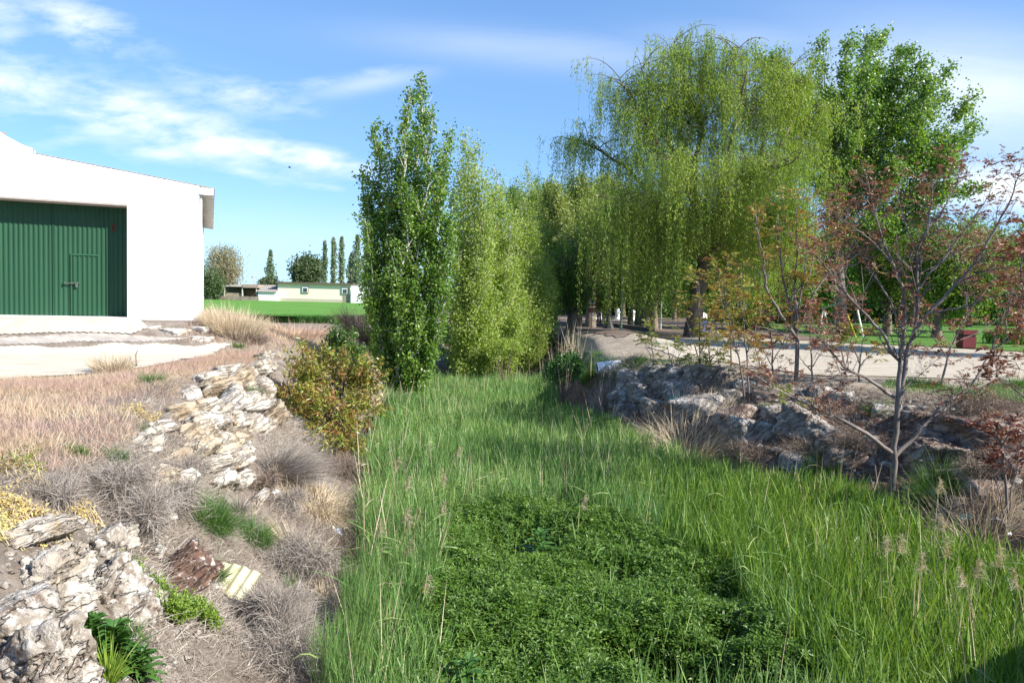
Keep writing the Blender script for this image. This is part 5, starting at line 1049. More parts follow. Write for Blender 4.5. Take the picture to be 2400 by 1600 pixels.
for (u, v, w, h, n, m, lab, kw) in [(1600, 1040, 230, 90, 2200, ML_STRAW, 'wide dry straw clump at the foot of the right bank', dict(rootr=0.95, droop=0.3, wid=0.012)), (1500, 1000, 120, 60, 700, ML_BROWNDRY, 'brown dry clump left of the wide straw clump', dict(rootr=0.9, wid=0.012)),
        (2290, 1240, 200, 110, 500, ML_STRAW, 'thin dry stalks before the reddish rocks at the right', dict(rootr=0.9, droop=0.2, wid=0.008)), (1420, 930, 70, 50, 500, ML_GREYDRY, 'grey dry weeds between the pipe and the reeds', dict(rootr=0.8))]:
    tuft('dry_tussock', u, v, w, h, n, m, lab, 'dry grass', 'dry straw tussocks on the right bank', **kw)

def twig_bush(u, v, wpx, hpx, n, mat_, lab, group, wid=0.0045, dep=0.8):
    p = hit(u, v); D = p[1]; rx = wpx / F * D / 2; rz = hpx / F * D / 2; g = G()
    c = np.array([p[0], p[1] + rx * 0.25, p[2] + rz * 0.45]); d0 = rdir(n, -0.25, 1); st = c + d0 * (np.array([rx, rx * dep, rz]) * (R.random(n) ** 0.6 * 0.85)[:, None]); st += np.array([rx, rx, rz * 1.3]) * 0.45 * vnoise(st * (1.6 / max(rx, 0.12)), 12)[:, None]; st[:, 2] = np.maximum(st[:, 2], zland(st[:, 0], st[:, 1]))
    ribbons(g, st, norm(0.45 * d0 + rdir(n)), R.uniform(0.25, 0.7, n) * min(rx, 0.42), wid, R.uniform(-0.2, 0.45, n), 3, w0=0.9, taper=3, bend=R.normal(size=(n, 3)) * 0.18)
    m = max(30, n // 25); b = np.tile(c - [0, 0, rz * 0.5], (m, 1)) + R.normal(size=(m, 3)) * [rx * 0.25, rx * 0.2, 0.01]; ribbons(g, b, norm(rdir(m, 0.1, 1) * np.array([rx, rx, rz])), max(rx, rz) * R.uniform(0.6, 1.1, m), wid * 2.2, 0.1, 3)
    return solo('dry_shrub', g, mat_, tuple(p), lab, 'dead shrub', group)
DS = 'grey dead shrubs on the left bank'
for (u, v, w, h, n, m, lab) in [
    (705, 1345, 200, 130, 5200, ML_GREYDRY, 'rounded grey dead shrub just above the corrugated sheet'), (625, 1500, 250, 140, 6000, ML_GREYDRY, 'big tangled grey dead shrub right of the bright spurge'), (660, 1580, 260, 150, 6000, ML_GREYDRY, 'grey dead shrub nearest the lower edge of the picture'),
    (610, 1155, 80, 70, 1500, ML_BROWNDRY, 'small brown dead shrub under the lowest white slabs'), (672, 1200, 80, 70, 1300, ML_GREYDRY, 'small grey dead shrub right of the brown one'), (862, 1155, 70, 52, 1300, ML_BROWNDRY, 'rounded brown dead shrub at the reed edge by the straw heap'),
    (780, 1320, 130, 80, 2600, ML_BROWNDRY, 'brownish dead shrub leaning on the reeds'), (250, 1175, 170, 110, 3400, ML_GREYDRY, 'flattened grey dead shrub at the top of the near slope'), (120, 1170, 170, 60, 2600, ML_GREYDRY, 'grey dead shrub between the yellow weeds and the pinkish grass'),
    (390, 1200, 150, 90, 1500, ML_GREYDRY, 'tangle of pale stalks left of the largest grass tuft'), (300, 1250, 170, 100, 2600, ML_GREYDRY, 'grey brush hanging over the speckled boulder'), (600, 1435, 70, 30, 400, ML_BROWNDRY, 'brown twigs half covering the corrugated sheet'), (800, 1480, 150, 110, 2600, ML_GREYDRY, 'grey dead shrub mixed with the first reeds'),
    (430, 1115, 130, 60, 1500, ML_GREYDRY, 'thin grey dead shrub on the ochre rock'), (845, 1240, 110, 90, 2200, ML_GREYDRY, 'grey dead weeds at the edge of the reeds below the straw heap'), (840, 1400, 120, 110, 2400, ML_BROWNDRY, 'brown dead weeds caught in the edge of the reeds'), (790, 1120, 110, 70, 1800, ML_BROWNDRY, 'dark dead shrub behind the straw heap'), (940, 1040, 70, 50, 700, ML_BROWNDRY, 'brown dead weed standing in the reeds')]:
    twig_bush(u, v, w, h, n, m, lab, DS)
for (u, v, w, h, n, m, lab) in [(2330, 980, 190, 80, 3800, ML_BROWNDRY, 'mound of brown dead twigs at the top of the near right bank'), (2010, 1060, 160, 70, 2400, ML_BROWNDRY, 'brown brush left of the red-leaved trunk'), (2340, 1120, 170, 70, 2600, ML_BROWNDRY, 'brown brush among the reddish rocks at the right edge'),
        (1760, 1075, 140, 50, 1600, ML_BROWNDRY, 'brown brush along the reed edge below the broad brown boulder'), (1470, 870, 110, 40, 1300, ML_GREYDRY, 'grey brush draped right of the pipe'), (2320, 1200, 160, 50, 1800, ML_BROWNDRY, 'low brown litter near the teal scrap'), (1880, 1060, 120, 40, 1300, ML_BROWNDRY, 'dead twigs under the long leaning slab')]:
    twig_bush(u, v, w, h, n, m, lab, 'brown dead brush on the right bank')
# short dry meadow on the left plateau and litter on the slopes
rockwork = hits([(400, 920), (500, 850), (640, 825), (655, 1000), (600, 1010), (620, 1200), (560, 1190), (480, 1100), (380, 1000)])
def meadow():
    g = G(); poly = hits([(-200, 895), (180, 885), (330, 868), (430, 850), (520, 822), (640, 826), (560, 862), (430, 905), (390, 970), (330, 1000), (310, 1040), (250, 1080), (120, 1120), (-250, 1150)])
    x, y = scatter(poly, 62000); k = R.random(len(x)) < np.clip(0.62 + 0.6 * n2(x, y, 0.9, 61), 0.12, 1); x, y = x[k], y[k]; n = len(x)
    ribbons(g, np.stack([x, y, zland(x, y) - 0.01], -1), norm(np.stack([R.normal(0.1, 0.45, n), R.normal(0, 0.45, n), np.ones(n)], -1)), R.uniform(0.08, 0.24, n) * (1 + 0.35 * n2(x, y, 1.1, 62)), R.uniform(0.004, 0.009, n), R.uniform(0, 0.5, n), 2, var=np.clip(R.normal(0.45, 0.25, n) + 0.3 * n2(x, y, 0.5, 63), 0, 1))
    x, y = scatter(hits([(420, 800), (640, 765), (760, 790), (900, 800), (880, 860), (640, 830), (520, 812)]), 15000); n = len(x)
    ribbons(g, np.stack([x, y, zland(x, y) - 0.01], -1), norm(np.stack([R.normal(0, 0.4, n), R.normal(0, 0.4, n), np.ones(n)], -1)), R.uniform(0.1, 0.32, n), 0.012, R.uniform(0, 0.4, n), 2)
    solo('dry_meadow_grass', g, ML_PINK, (0, 0, 0), kind='stuff')
    g = G(); poly = hits([(330, 900), (420, 890), (640, 840), (660, 960), (900, 930), (890, 1150), (880, 1350), (800, 1560), (790, 1640), (330, 1640), (280, 1400), (300, 1180), (60, 1180), (-100, 1150), (120, 1110), (300, 1030)])
    x, y = scatter(poly, 150000); n = len(x); k = R.random(n) < np.clip((0.66 + 0.8 * n2(x, y, 1.3, 64)) * np.where(inside(rockwork, x, y), 0.16, 1), np.where(inside(rockwork, x, y), 0.03, 0.4), 1); x, y = x[k], y[k]; n = len(x)
    ribbons(g, np.stack([x, y, zland(x, y)], -1), norm(np.stack([R.normal(0.2, 0.8, n), R.normal(-0.1, 0.8, n), np.full(n, 0.55)], -1)), R.uniform(0.07, 0.30, n), R.uniform(0.003, 0.007, n), R.uniform(0.1, 0.6, n), 2, w0=0.9, var=np.clip(0.45 + 0.4 * n2(x, y, 1.0, 68) + 0.25 * R.normal(size=n), 0, 1))
    solo('dry_litter', g, ML_LITTER, (0, 0, 0), kind='stuff')
    g = G(); poly = hits([(1400, 880), (1500, 860), (1760, 880), (2050, 915), (2420, 950), (2420, 1330), (2150, 1170), (1800, 1075), (1450, 985)])
    x, y = scatter(poly, 15000); n = len(x)
    ribbons(g, np.stack([x, y, zland(x, y) + 0.01], -1), norm(np.stack([R.normal(-0.1, 0.8, n), R.normal(-0.1, 0.8, n), np.full(n, 0.5)], -1)), R.uniform(0.08, 0.34, n), R.uniform(0.004, 0.009, n), R.uniform(0, 0.5, n), 3, w0=0.9)
    solo('dead_brush', g, ML_BROWNDRY, (0, 0, 0), kind='stuff')
    g = G(); x, y = scatter(hits([(1300, 800), (1420, 840), (1500, 845), (1700, 858), (1720, 880), (1450, 885), (1370, 920), (1280, 850)]), 9000); n = len(x); k = n2(x, y, 0.9, 66) > -0.05; x, y = x[k], y[k]; n = len(x)
    ribbons(g, np.stack([x, y, zland(x, y) - 0.01], -1), norm(rdir(n, 0.3, 1) + [0, 0, 0.8]), R.uniform(0.08, 0.28, n), 0.011, R.uniform(0, 0.5, n), 2)
    x, y = scatter(hits([(2080, 892), (2400, 898), (2550, 920), (2500, 960), (2250, 940), (2060, 915)]), 9000); n = len(x); k = n2(x, y, 0.9, 67) > -0.3; x, y = x[k], y[k]; n = len(x)
    ribbons(g, np.stack([x, y, zland(x, y) - 0.01], -1), norm(rdir(n, 0.3, 1) + [0, 0, 0.8]), R.uniform(0.06, 0.2, n), 0.009, R.uniform(0, 0.5, n), 2)
    x, y = scatter(lawn_poly, 50000); k = y < 60; x, y = x[k], y[k]; n = len(x); ribbons(g, np.stack([x, y, zland(x, y)], -1), norm(rdir(n, 0.3, 1) + [0, 0, 0.8]), R.uniform(0.05, 0.12, n), 0.03, 0.2, 2)
    solo('green_grass', g, ML_GRASS, (0, 0, 0), kind='stuff')
meadow()
# plumed reeds
def plume_reed(u, v, Y, lab, group, lean):
    tip = at(u, v, Y); bx = tip[0] - lean * 0.6; b = np.array([bx, Y + R.uniform(-0.2, 0.2), max(zl(bx, Y), FLOOR)]); t = thing('plumed_reed', lab, 'reed', b, group)
    H = tip[2] - b[2]; c = np.array([b + (tip - b) * s + np.array([-lean * 0.35 * 4 * s * (1 - s) * 0.5, 0, 0]) for s in np.linspace(0, 1, 8)]); g = G(); g.tube(c, np.linspace(0.006, 0.003, 8), 5); part('stalk', g, ML_STRAW, t)
    g = G(); n = 130; s = R.random(n); d = norm(np.array([lean * 1.0, 0, 0.6]) + [0, 0, 0]); o = tip + norm(np.array([lean, 0, 0.9])) * (s * 0.22 - 0.05)[:, None]
    ribbons(g, o, norm(np.array([lean * 1.3, -0.1, 0.5]) + 0.5 * rdir(n)), R.uniform(0.07, 0.17, n) * (1.15 - s * 0.6), 0.006, R.uniform(0.2, 0.9, n), 3); part('plume', g, ML_PLUME, t)
for (u, v, Y, ln, lab) in [(928, 1095, 12.5, 0.25, 'dry plumed reed, the highest at the left of the reed bed'), (950, 1140, 11.5, 0.3, 'dry plumed reed below the highest one on the left'), (1068, 1065, 13.5, 0.35, 'dry plumed reed standing apart, left of the middle of the reeds'), (1040, 1120, 12.5, -0.2, 'dry dark plume leaning left in the upper reeds'), (1035, 1135, 12, 0.25, 'pale plume beside the dark left-leaning one'),
        (945, 1215, 10.2, 0.35, 'drooping plume left of the green herb patch, upper of three'), (975, 1215, 10.5, 0.2, 'drooping plume touching the upper left edge of the herb patch'), (950, 1240, 9.8, 0.35, 'drooping plume left of the herb patch, middle of three'), (885, 1250, 9.4, 0.2, 'small plume farthest left beside the straw heap'), (950, 1295, 9.0, 0.3, 'drooping plume left of the herb patch, lowest of three'), (990, 1380, 8.0, 0.35, 'lone plume hanging over the left side of the herb patch'), (1030, 1200, 10.8, 0.3, 'curved plume at the top left corner of the herb patch'), (1362, 1185, 11.0, 0.3, 'single pale plume at the top of the herb patch')]:
    plume_reed(u, v, Y, lab, 'plumed dry reeds at the left of the reed bed', ln)
for (u, v, Y, ln, lab) in [(2078, 1290, 8.6, -0.05, 'narrow upright plume in the bright reeds, first from the left'), (2105, 1285, 8.8, 0.2, 'feathery plume right next to the narrow upright one'), (2200, 1150, 10.8, 0.1, 'tall plume in front of the tuft by the red-leaved tree'), (2213, 1235, 9.4, -0.2, 'plume leaning left before the reddish rocks'), (2218, 1295, 8.4, 0.0, 'slender plume below the left-leaning one'), (2340, 1320, 8.0, 0.08, 'tall pale plume close to the right edge'),
        (2262, 1365, 7.6, -0.35, 'arched plume bending left near the right edge'), (2285, 1345, 7.7, 0.2, 'plume bending right above the arched one'), (2385, 1370, 7.4, -0.25, 'broad golden plume cut by the right edge'), (2160, 1330, 8.0, 0.0, 'thin plume between the middle of the bright reeds and the right edge')]:
    plume_reed(u, v, Y, lab, 'plumed dry reeds at the right of the reed bed', ln)

# ------------------------------------------------------------------ red-leaved trees and saplings
def leaf_tuft(gl, gt, p, d, n, L, hue):
    """a spray of compound leaves at a shoot tip"""
    for _ in range(n):
        r = norm(np.asarray(d) * 0.5 + rdir(1, -0.3, 1)[0]); Lr = L * R.uniform(0.6, 1.3); s = np.array([0.25, 0.45, 0.6, 0.75, 0.9, 1.0]); q = p + r * (Lr * s)[:, None]; q[:, 2] -= 0.35 * Lr * s ** 2
        q = np.concatenate([q, q[:5]]); sd = norm(np.cross(r, [0, 0, 1]) + 1e-6); dd = np.concatenate([r + sd * 0.9 * np.ones((6, 1)), r - sd * 0.9 * np.ones((5, 1))]) + [0, 0, -0.5] + 0.3 * R.normal(size=(11, 3)); m = len(q)
        leaves(gl, q, dd, norm(np.array([0, 0, 1]) + 0.6 * R.normal(size=(m, 3))), Lr * R.uniform(0.32, 0.55, m), Lr * 0.17, 0.15, np.clip(hue + 0.2 * R.normal(size=m), 0, 1))
def red_tree(name, base_uv, Y, branches, lab, lm, r0, leafL, nsh=5, ntuft=3, group=None, hue=0.4, sub=True, dyr=0.9, bm=None, shoot=0.42, cat='tree', lo=0.3, bare=0.0):
    b0 = at(base_uv[0], base_uv[1], Y); zb = zl(b0[0], Y); t = thing(name, lab, cat, (b0[0], Y, zb), group); gt, gl = G(), G()
    for bi, (pts, rs) in enumerate(branches):
        k = len(pts); dy = R.uniform(-dyr, dyr) if bi else 0.1; q = np.array([at(u, v, Y + dy * (i / (k - 1)) ** 1.2) for i, (u, v) in enumerate(pts)])
        if bi == 0 or abs(pts[0][1] - base_uv[1]) < 25: q[0, 2] = min(q[0, 2], zb - 0.05) 
        tt = np.linspace(0, 1, k); t2 = np.linspace(0, 1, max(6, 3 * k)); c = np.stack([np.interp(t2, tt, q[:, j]) for j in range(3)], -1); c[1:-1] += R.normal(size=(len(t2) - 2, 3)) * 0.012
        rad = r0 * rs * (1 - 0.82 * t2); gt.tube(c, rad, 7); Lb = np.linalg.norm(np.diff(c, axis=0), axis=1).sum()
        ends = [(c[-1], norm(c[-1] - c[-3]))]
        for f in np.sort(R.uniform(lo, 1.0, int(nsh * Lb + 1))):
            o = np.array([np.interp(f, t2, c[:, j]) for j in range(3)]); ax = norm(np.array([np.interp(min(1, f + 0.05), t2, c[:, j]) for j in range(3)]) - np.array([np.interp(f - 0.05, t2, c[:, j]) for j in range(3)]))
            d = norm(ax * 0.8 + rdir(1)[0] * 0.85 + np.array([0, 0, 0.35])); L = shoot * R.uniform(0.5, 1.6) * (1.35 - 0.5 * f) * (1.6 if sub and R.random() < 0.4 else 1.0)
            e = o + d * L; mid = o + d * L * 0.5 + R.normal(size=3) * 0.03 * L + [0, 0, -0.04 * L]; gt.tube([o, mid, e], np.array([0.35, 0.25, 0.12]) * r0 * rs * max(0.3, 1 - 0.7 * f), 4); ends.append((e, d))
            if sub and L > shoot * 0.8:
                for _ in range(R.integers(2, 5)):
                    f2 = R.uniform(0.35, 0.95); o2 = o + (e - o) * f2; d2 = norm(d * 0.8 + rdir(1)[0] * 0.8 + np.array([0, 0, 0.3])); e2 = o2 + d2 * L * R.uniform(0.35, 0.7); gt.tube([o2, e2], np.array([0.2, 0.08]) * r0 * rs * max(0.3, 1 - 0.7 * f), 3); ends.append((e2, d2))
        for e, d in ends:
            if R.random() < bare: continue
            leaf_tuft(gl, gt, e, d, ntuft if R.random() < 0.85 else 1, leafL * R.uniform(0.7, 1.25), np.clip(hue + 0.15 * R.normal(), 0, 1))
    part('trunk', gt, bm or MB_GREY, t, True); part('crown', gl, lm, t)
    return t
_low = lambda B: [([(u, v if v > 560 else 560 - (560 - v) * 0.84) for u, v in p], r) for p, r in B]
MT = [([(2095, 1095), (2098, 1040), (2104, 938), (2113, 836), (2118, 775), (2120, 678), (2090, 616), (2067, 560), (2045, 470), (2030, 400)], 1.0), ([(2100, 1000), (2122, 860), (2143, 770), (2151, 678), (2148, 586), (2176, 530), (2182, 460), (2186, 400)], 0.85),
      ([(2143, 775), (2176, 734), (2238, 667), (2289, 616), (2340, 515), (2375, 433), (2388, 384)], 0.7), ([(2105, 840), (2059, 770), (2008, 713), (1957, 657), (1927, 616), (1886, 570)], 0.6), ([(2096, 930), (2039, 890), (1978, 861), (1927, 800), (1880, 752)], 0.65),
      ([(2090, 1060), (2023, 1009), (1927, 963), (1830, 917), (1770, 880)], 0.8), ([(2096, 1070), (2161, 1004), (2212, 943), (2279, 907), (2360, 885)], 0.8), ([(2062, 1110), (2044, 1045), (2003, 989), (1990, 930), (1950, 880)], 0.3),
      ([(2120, 680), (2160, 640), (2230, 600), (2300, 570), (2420, 540)], 0.4), ([(2151, 678), (2200, 620), (2260, 540), (2300, 470), (2320, 420)], 0.4), ([(2090, 616), (2040, 560), (1990, 520), (1950, 490)], 0.35), ([(2118, 775), (2080, 690), (2030, 620), (2000, 560), (1985, 480)], 0.4),
      ([(2148, 586), (2120, 520), (2105, 450), (2110, 400)], 0.35), ([(2176, 530), (2215, 470), (2240, 410), (2250, 362)], 0.35), ([(2238, 667), (2300, 640), (2380, 620), (2480, 600)], 0.35), ([(2176, 734), (2260, 720), (2340, 690), (2450, 680)], 0.35), ([(2289, 616), (2360, 560), (2430, 500)], 0.3), ([(1957, 657), (1930, 580), (1960, 530), (1985, 500)], 0.25), ([(2008, 713), (1980, 640), (1990, 590)], 0.25), ([(2104, 938), (2130, 900), (2180, 860), (2240, 800)], 0.25)]
red_tree('red_leaved_tree', (2095, 1095), 12.9, _low(MT), 'largest red-leaved tree with a grey forked trunk rising from the reed edge', ML_RED, 0.052, 0.125, 10.5, 2, None, 0.45, True, 1.0, None, 0.27, bare=0.3)
RS = 'red and bronze leaved saplings on the right bank'
red_tree('bronze_sapling', (1865, 930), 17.2, [([(1865, 935), (1868, 805), (1865, 775), (1850, 708), (1835, 657), (1827, 565), (1822, 500)], 1.0), ([(1866, 790), (1824, 729), (1796, 678), (1789, 606), (1776, 545), (1770, 500)], 0.7), ([(1866, 770), (1863, 688), (1868, 565), (1866, 480)], 0.7), ([(1866, 785), (1906, 688), (1952, 626), (1975, 560)], 0.6), ([(1850, 708), (1900, 640), (1910, 560), (1915, 480)], 0.5), ([(1865, 800), (1800, 770), (1750, 760)], 0.4), ([(1866, 760), (1885, 650), (1895, 520)], 0.5)],
         'forked pale-stemmed sapling with bronze and yellow leaves left of the red tree', ML_REDGREEN, 0.055, 0.16, 5.0, 2, RS, 0.4, True, 0.7, None, 0.25)
for (u, v, Y, br, lab, hue, lm) in [
    (1641, 928, 18.6, [([(1641, 930), (1640, 850), (1639, 740), (1637, 655)], 1), ([(1640, 850), (1612, 760), (1600, 715)], 0.6), ([(1640, 830), (1670, 760), (1680, 700)], 0.6)], 'tall thin sapling in front of the willow trunk', 0.6, ML_REDGREEN),
    (1532, 888, 19.8, [([(1533, 890), (1530, 830), (1526, 785)], 1), ([(1531, 850), (1512, 800)], 0.6)], 'small sapling with a yellow-green tuft nearest the pipe', 0.9, ML_REDGREEN), (1632, 932, 18.4, [([(1632, 932), (1624, 880), (1616, 845)], 1), ([(1628, 900), (1645, 860)], 0.6)], 'short leaning sapling beside the tall thin one', 0.8, ML_REDGREEN),
    (1690, 915, 18.2, [([(1690, 915), (1688, 860), (1684, 840)], 1), ([(1689, 880), (1700, 850)], 0.6)], 'short sapling with a spread yellow-green top between the thin saplings', 0.85, ML_REDGREEN),
    (1757, 958, 17.0, [([(1760, 960), (1752, 870), (1745, 780), (1735, 700), (1730, 640)], 1), ([(1748, 942), (1735, 850), (1715, 780), (1700, 700), (1695, 640)], 0.9), ([(1750, 830), (1775, 760), (1790, 700)], 0.6), ([(1730, 830), (1690, 790), (1665, 740)], 0.6)], 'twin-stemmed sapling with red tufts at mid height', 0.35, ML_REDGREEN),
    (1716, 890, 19.5, [([(1716, 892), (1712, 800), (1706, 700), (1705, 600)], 1), ([(1712, 800), (1690, 700), (1680, 620)], 0.7), ([(1712, 780), (1730, 700), (1745, 620)], 0.7)], 'slender yellow-leaved sapling reaching up before the willow curtain', 0.75, ML_REDGREEN),
    (1830, 920, 17.6, [([(1812, 900), (1810, 800), (1800, 745)], 1), ([(1811, 850), (1840, 790), (1850, 750)], 0.6), ([(1811, 860), (1780, 800)], 0.6)], 'short red sapling just left of the forked pale-stemmed one', 0.2, ML_RED),
    (2205, 892, 16.4, [([(2205, 890), (2228, 810), (2263, 744), (2300, 690), (2355, 640)], 1), ([(2228, 810), (2310, 770), (2380, 720)], 0.6), ([(2220, 840), (2180, 780), (2170, 720)], 0.6), ([(2263, 744), (2270, 660), (2290, 560)], 0.6)], 'leaning red sapling right behind the large trunk', 0.35, ML_RED),
    (2268, 888, 15.6, [([(2268, 890), (2324, 820), (2396, 780), (2470, 740)], 1), ([(2324, 820), (2350, 740), (2380, 660)], 0.7), ([(2350, 800), (2370, 700), (2420, 600)], 0.6)], 'strongly leaning red sapling at the path edge on the right', 0.35, ML_RED),
    (2420, 1000, 12.5, [([(2450, 1000), (2400, 930), (2360, 900), (2330, 880)], 1), ([(2450, 960), (2420, 800), (2390, 640), (2400, 560)], 0.9), ([(2430, 760), (2370, 680), (2350, 600)], 0.5), ([(2440, 900), (2380, 850), (2340, 830)], 0.4)], 'red-leaved sapling leaning in from the right edge', 0.3, ML_RED),
    (1940, 870, 18.5, [([(1985, 915), (1975, 830), (1965, 740), (1950, 660)], 1), ([(1978, 850), (2000, 780), (2010, 720)], 0.6), ([(1978, 870), (1940, 810), (1920, 770)], 0.6)], 'red sapling between the forked sapling and the largest tree', 0.25, ML_RED),
    (1580, 900, 19.4, [([(1580, 902), (1574, 850), (1560, 800)], 1), ([(1577, 870), (1600, 815)], 0.7), ([(1576, 880), (1550, 845)], 0.6)], 'leafy young sapling above the green rag', 0.85, ML_REDGREEN),
    (1668, 900, 18.9, [([(1668, 902), (1664, 840), (1655, 760), (1650, 720)], 1), ([(1665, 850), (1690, 800)], 0.6), ([(1664, 860), (1640, 810)], 0.6)], 'bushy sapling between the tall thin sapling and the slender yellow-leaved one', 0.7, ML_REDGREEN),
    (1900, 925, 17.0, [([(1900, 928), (1905, 850), (1898, 780), (1905, 720)], 1), ([(1903, 860), (1935, 810)], 0.6), ([(1902, 870), (1870, 830)], 0.6)], 'twiggy red sapling behind the long leaning slab', 0.3, ML_RED),
    (2010, 905, 16.8, [([(2010, 908), (2015, 840), (2030, 770)], 1), ([(2013, 850), (1990, 790)], 0.6), ([(2013, 860), (2050, 820)], 0.6)], 'short bronze sapling just left of the largest trunk', 0.45, ML_REDGREEN),
    (1770, 905, 18.4, [([(1785, 908), (1780, 850), (1765, 800)], 1), ([(1782, 860), (1805, 815)], 0.6), ([(1782, 870), (1755, 850)], 0.6)], 'short bushy sapling right of the twin-stemmed one', 0.5, ML_REDGREEN),
    (1905, 1010, 15.5, [([(1845, 1030), (1835, 970), (1840, 930)], 1), ([(1840, 1000), (1860, 950)], 0.6)], 'green sprout beside the long leaning slab', 0.95, ML_REDGREEN),
    (2360, 1090, 11.0, [([(2370, 1110), (2350, 1050), (2330, 1010)], 1), ([(2365, 1090), (2395, 1030)], 0.6), ([(2365, 1095), (2320, 1060)], 0.6)], 'low red-leaved sprout among the reddish rocks at the right edge', 0.2, ML_RED)]:
    red_tree('sapling', (u, v), Y, br, lab, lm, 0.026, 0.18, 8.0, 4, RS, hue, False, 0.4, MB_GREY, 0.30)

# ------------------------------------------------------------------ shrubs and broad-leaved plants on the left
def mixed_shrub(name, px, Y, lobes, lab, lm, leaf, per, nst, droop=0.6):
    b = hit(*px); b = np.array([b[0], b[1], zl(b[0], b[1])]); t = thing(name, lab, 'shrub', b, 'shrubs beside the cream rocks'); gt, gl = G(), G()
    for (u, v, ru, rv, n, dy) in lobes:
        c = at(u, v, Y + dy); s = np.array([ru, ru * 0.9, rv]) / F * Y
        for i in range(n):
            tip = c + rdir(1)[0] * s * R.random() ** 0.35; r0 = b + np.array([R.normal() * 0.4, R.normal() * 0.3, 0]); r0[2] = zl(r0[0], r0[1])
            tip[2] = max(tip[2], zl(tip[0], tip[1]) + 0.05)
            if i % 3 == 0: gt.tube(curve(r0, tip, 0.1, 6, 0.03), np.linspace(0.013, 0.004, 6), 4)
            d = norm(tip - r0 + [0, 0, 0.3]); m = int(per * R.uniform(0.5, 1.5)); sh = tip - d * R.uniform(0, 0.45, m)[:, None] + R.normal(size=(m, 3)) * 0.05
            leaves(gl, sh, norm(rdir(m) + [0, 0, -droop] + d * 0.3), norm(rdir(m) + [0, 0, 0.8]), leaf * R.uniform(0.7, 1.3, m), leaf * R.uniform(0.3, 0.42, m), 0.18, np.clip(R.normal(0.5, 0.18) + 0.2 * R.normal(size=m), 0, 1))
    part('stem', gt, MB_BROWN, t); part('foliage', gl, lm, t)
mixed_shrub('autumn_shrub', (770, 1010), 15.6, [(720, 830, 75, 50, 55, 1.2), (700, 900, 65, 60, 50, 0.4), (780, 860, 90, 60, 70, 0.8), (870, 870, 60, 55, 50, 1.0), (760, 940, 90, 60, 60, -0.2), (860, 950, 60, 55, 34, 0.3), (780, 1010, 90, 45, 44, -1.0), (690, 980, 40, 50, 22, -0.3), (820, 1030, 60, 25, 18, -1.3)],
            'big tangled shrub with yellow, orange and brown leaves in front of the poplar', ML_AUT, 0.11, 24, 8)
mixed_shrub('glossy_shrub', (830, 920), 17.2, [(790, 775, 22, 45, 22, 0), (815, 800, 36, 45, 34, 0), (840, 840, 34, 40, 30, 0), (770, 800, 26, 36, 20, 0.2), (845, 895, 32, 40, 22, -0.5)], 'upright glossy green shrub rising out of the yellow and orange one', ML_SHRUB, 0.10, 26, 5)
def spurge(u, v, r, n, lab):
    p = hit(u, v); D = p[1]; rr = r / F * D; b = np.array([p[0], p[1], zl(p[0], p[1])]); t = thing('spurge', lab, 'plant', b, 'bright green spurge plants'); g, gl = G(), G()
    for i in range(n):
        a = R.uniform(0, 6.28); q = rr * math.sqrt(R.random()); o = b + np.array([q * math.cos(a) * 0.3, q * math.sin(a) * 0.3, 0]); e = b + np.array([q * math.cos(a), q * math.sin(a) * 0.8, 0]); e[2] = zl(e[0], e[1]) + rr * R.uniform(0.5, 1.15)
        g.tube([o, (o + e) / 2 + [0, 0, 0.03], e], [0.004, 0.003, 0.002], 4); m = 26; s = R.uniform(0.3, 1.05, m); c = o + (e - o) * s[:, None]
        leaves(gl, c + 0.008 * R.normal(size=(m, 3)), norm(rdir(m) + [0, 0, 0.6]), norm(rdir(m) + [0, 0, 1]), R.uniform(0.02, 0.04, m), 0.013, 0.1)
    part('stem', g, ML_WEED, t); part('foliage', gl, ML_SPURGE, t)
spurge(335, 1395, 50, 110, 'upper left clump of bright green spurge beside the brown slab'); spurge(405, 1455, 60, 130, 'middle clump of bright green spurge below the brown slab'); spurge(478, 1465, 48, 100, 'right clump of bright green spurge touching the grey shrub')
def broad_plant(name, pos, R_, n, lab, leafL, lm, rise=0.6, group=None, wr=0.34):
    b = np.asarray(pos, float); t = thing(name, lab, 'plant', b, group); g, gl = G(), G()
    g.tube([b - [0, 0, 0.15], b + [0, 0, R_ * rise]], [0.008, 0.005], 5)
    for i in range(n):
        a = 2.4 * i + R.normal() * 0.3; f = i / n; o = b + np.array([0, 0, R_ * rise * f]); d = norm(np.array([math.cos(a), math.sin(a), 0.9 * f + 0.1])); L = leafL * R.uniform(0.7, 1.2) * (1.15 - 0.5 * f); s = np.linspace(0, 1, 6)
        q = o + d * (L * s)[:, None]; q[:, 2] += L * (0.25 * s - 0.55 * s ** 2); sd = norm(np.cross(d, [0, 0, 1])); w = L * wr * np.array([0.1, 0.7, 1.0, 0.85, 0.5, 0.03]) * 0.5
        v = np.stack([q - sd * w[:, None] + [0, 0, 0.012], q, q + sd * w[:, None] + [0, 0, 0.012]], 1).reshape(-1, 3); k = np.arange(5)[:, None] * 3; f4 = np.concatenate([k + np.array([[0, 1, 4, 3]]), k + np.array([[1, 2, 5, 4]])]); gl.add(v, f4, R.uniform(0.2, 0.9))
    part('stem', g, ML_WEED, t); part('foliage', gl, lm, t)
BP = 'broad-leaved plants around the herb patch'
c = plane_hits([(1268, 1262)], HZ)[0]; broad_plant('dock_plant', (c[0], c[1], herb_h(c[:1], c[1:])[0] + 0.02), 0.5, 22, 'broad-leaved plant standing in the upper part of the herb patch', 0.30, ML_WEED, 0.6, BP)
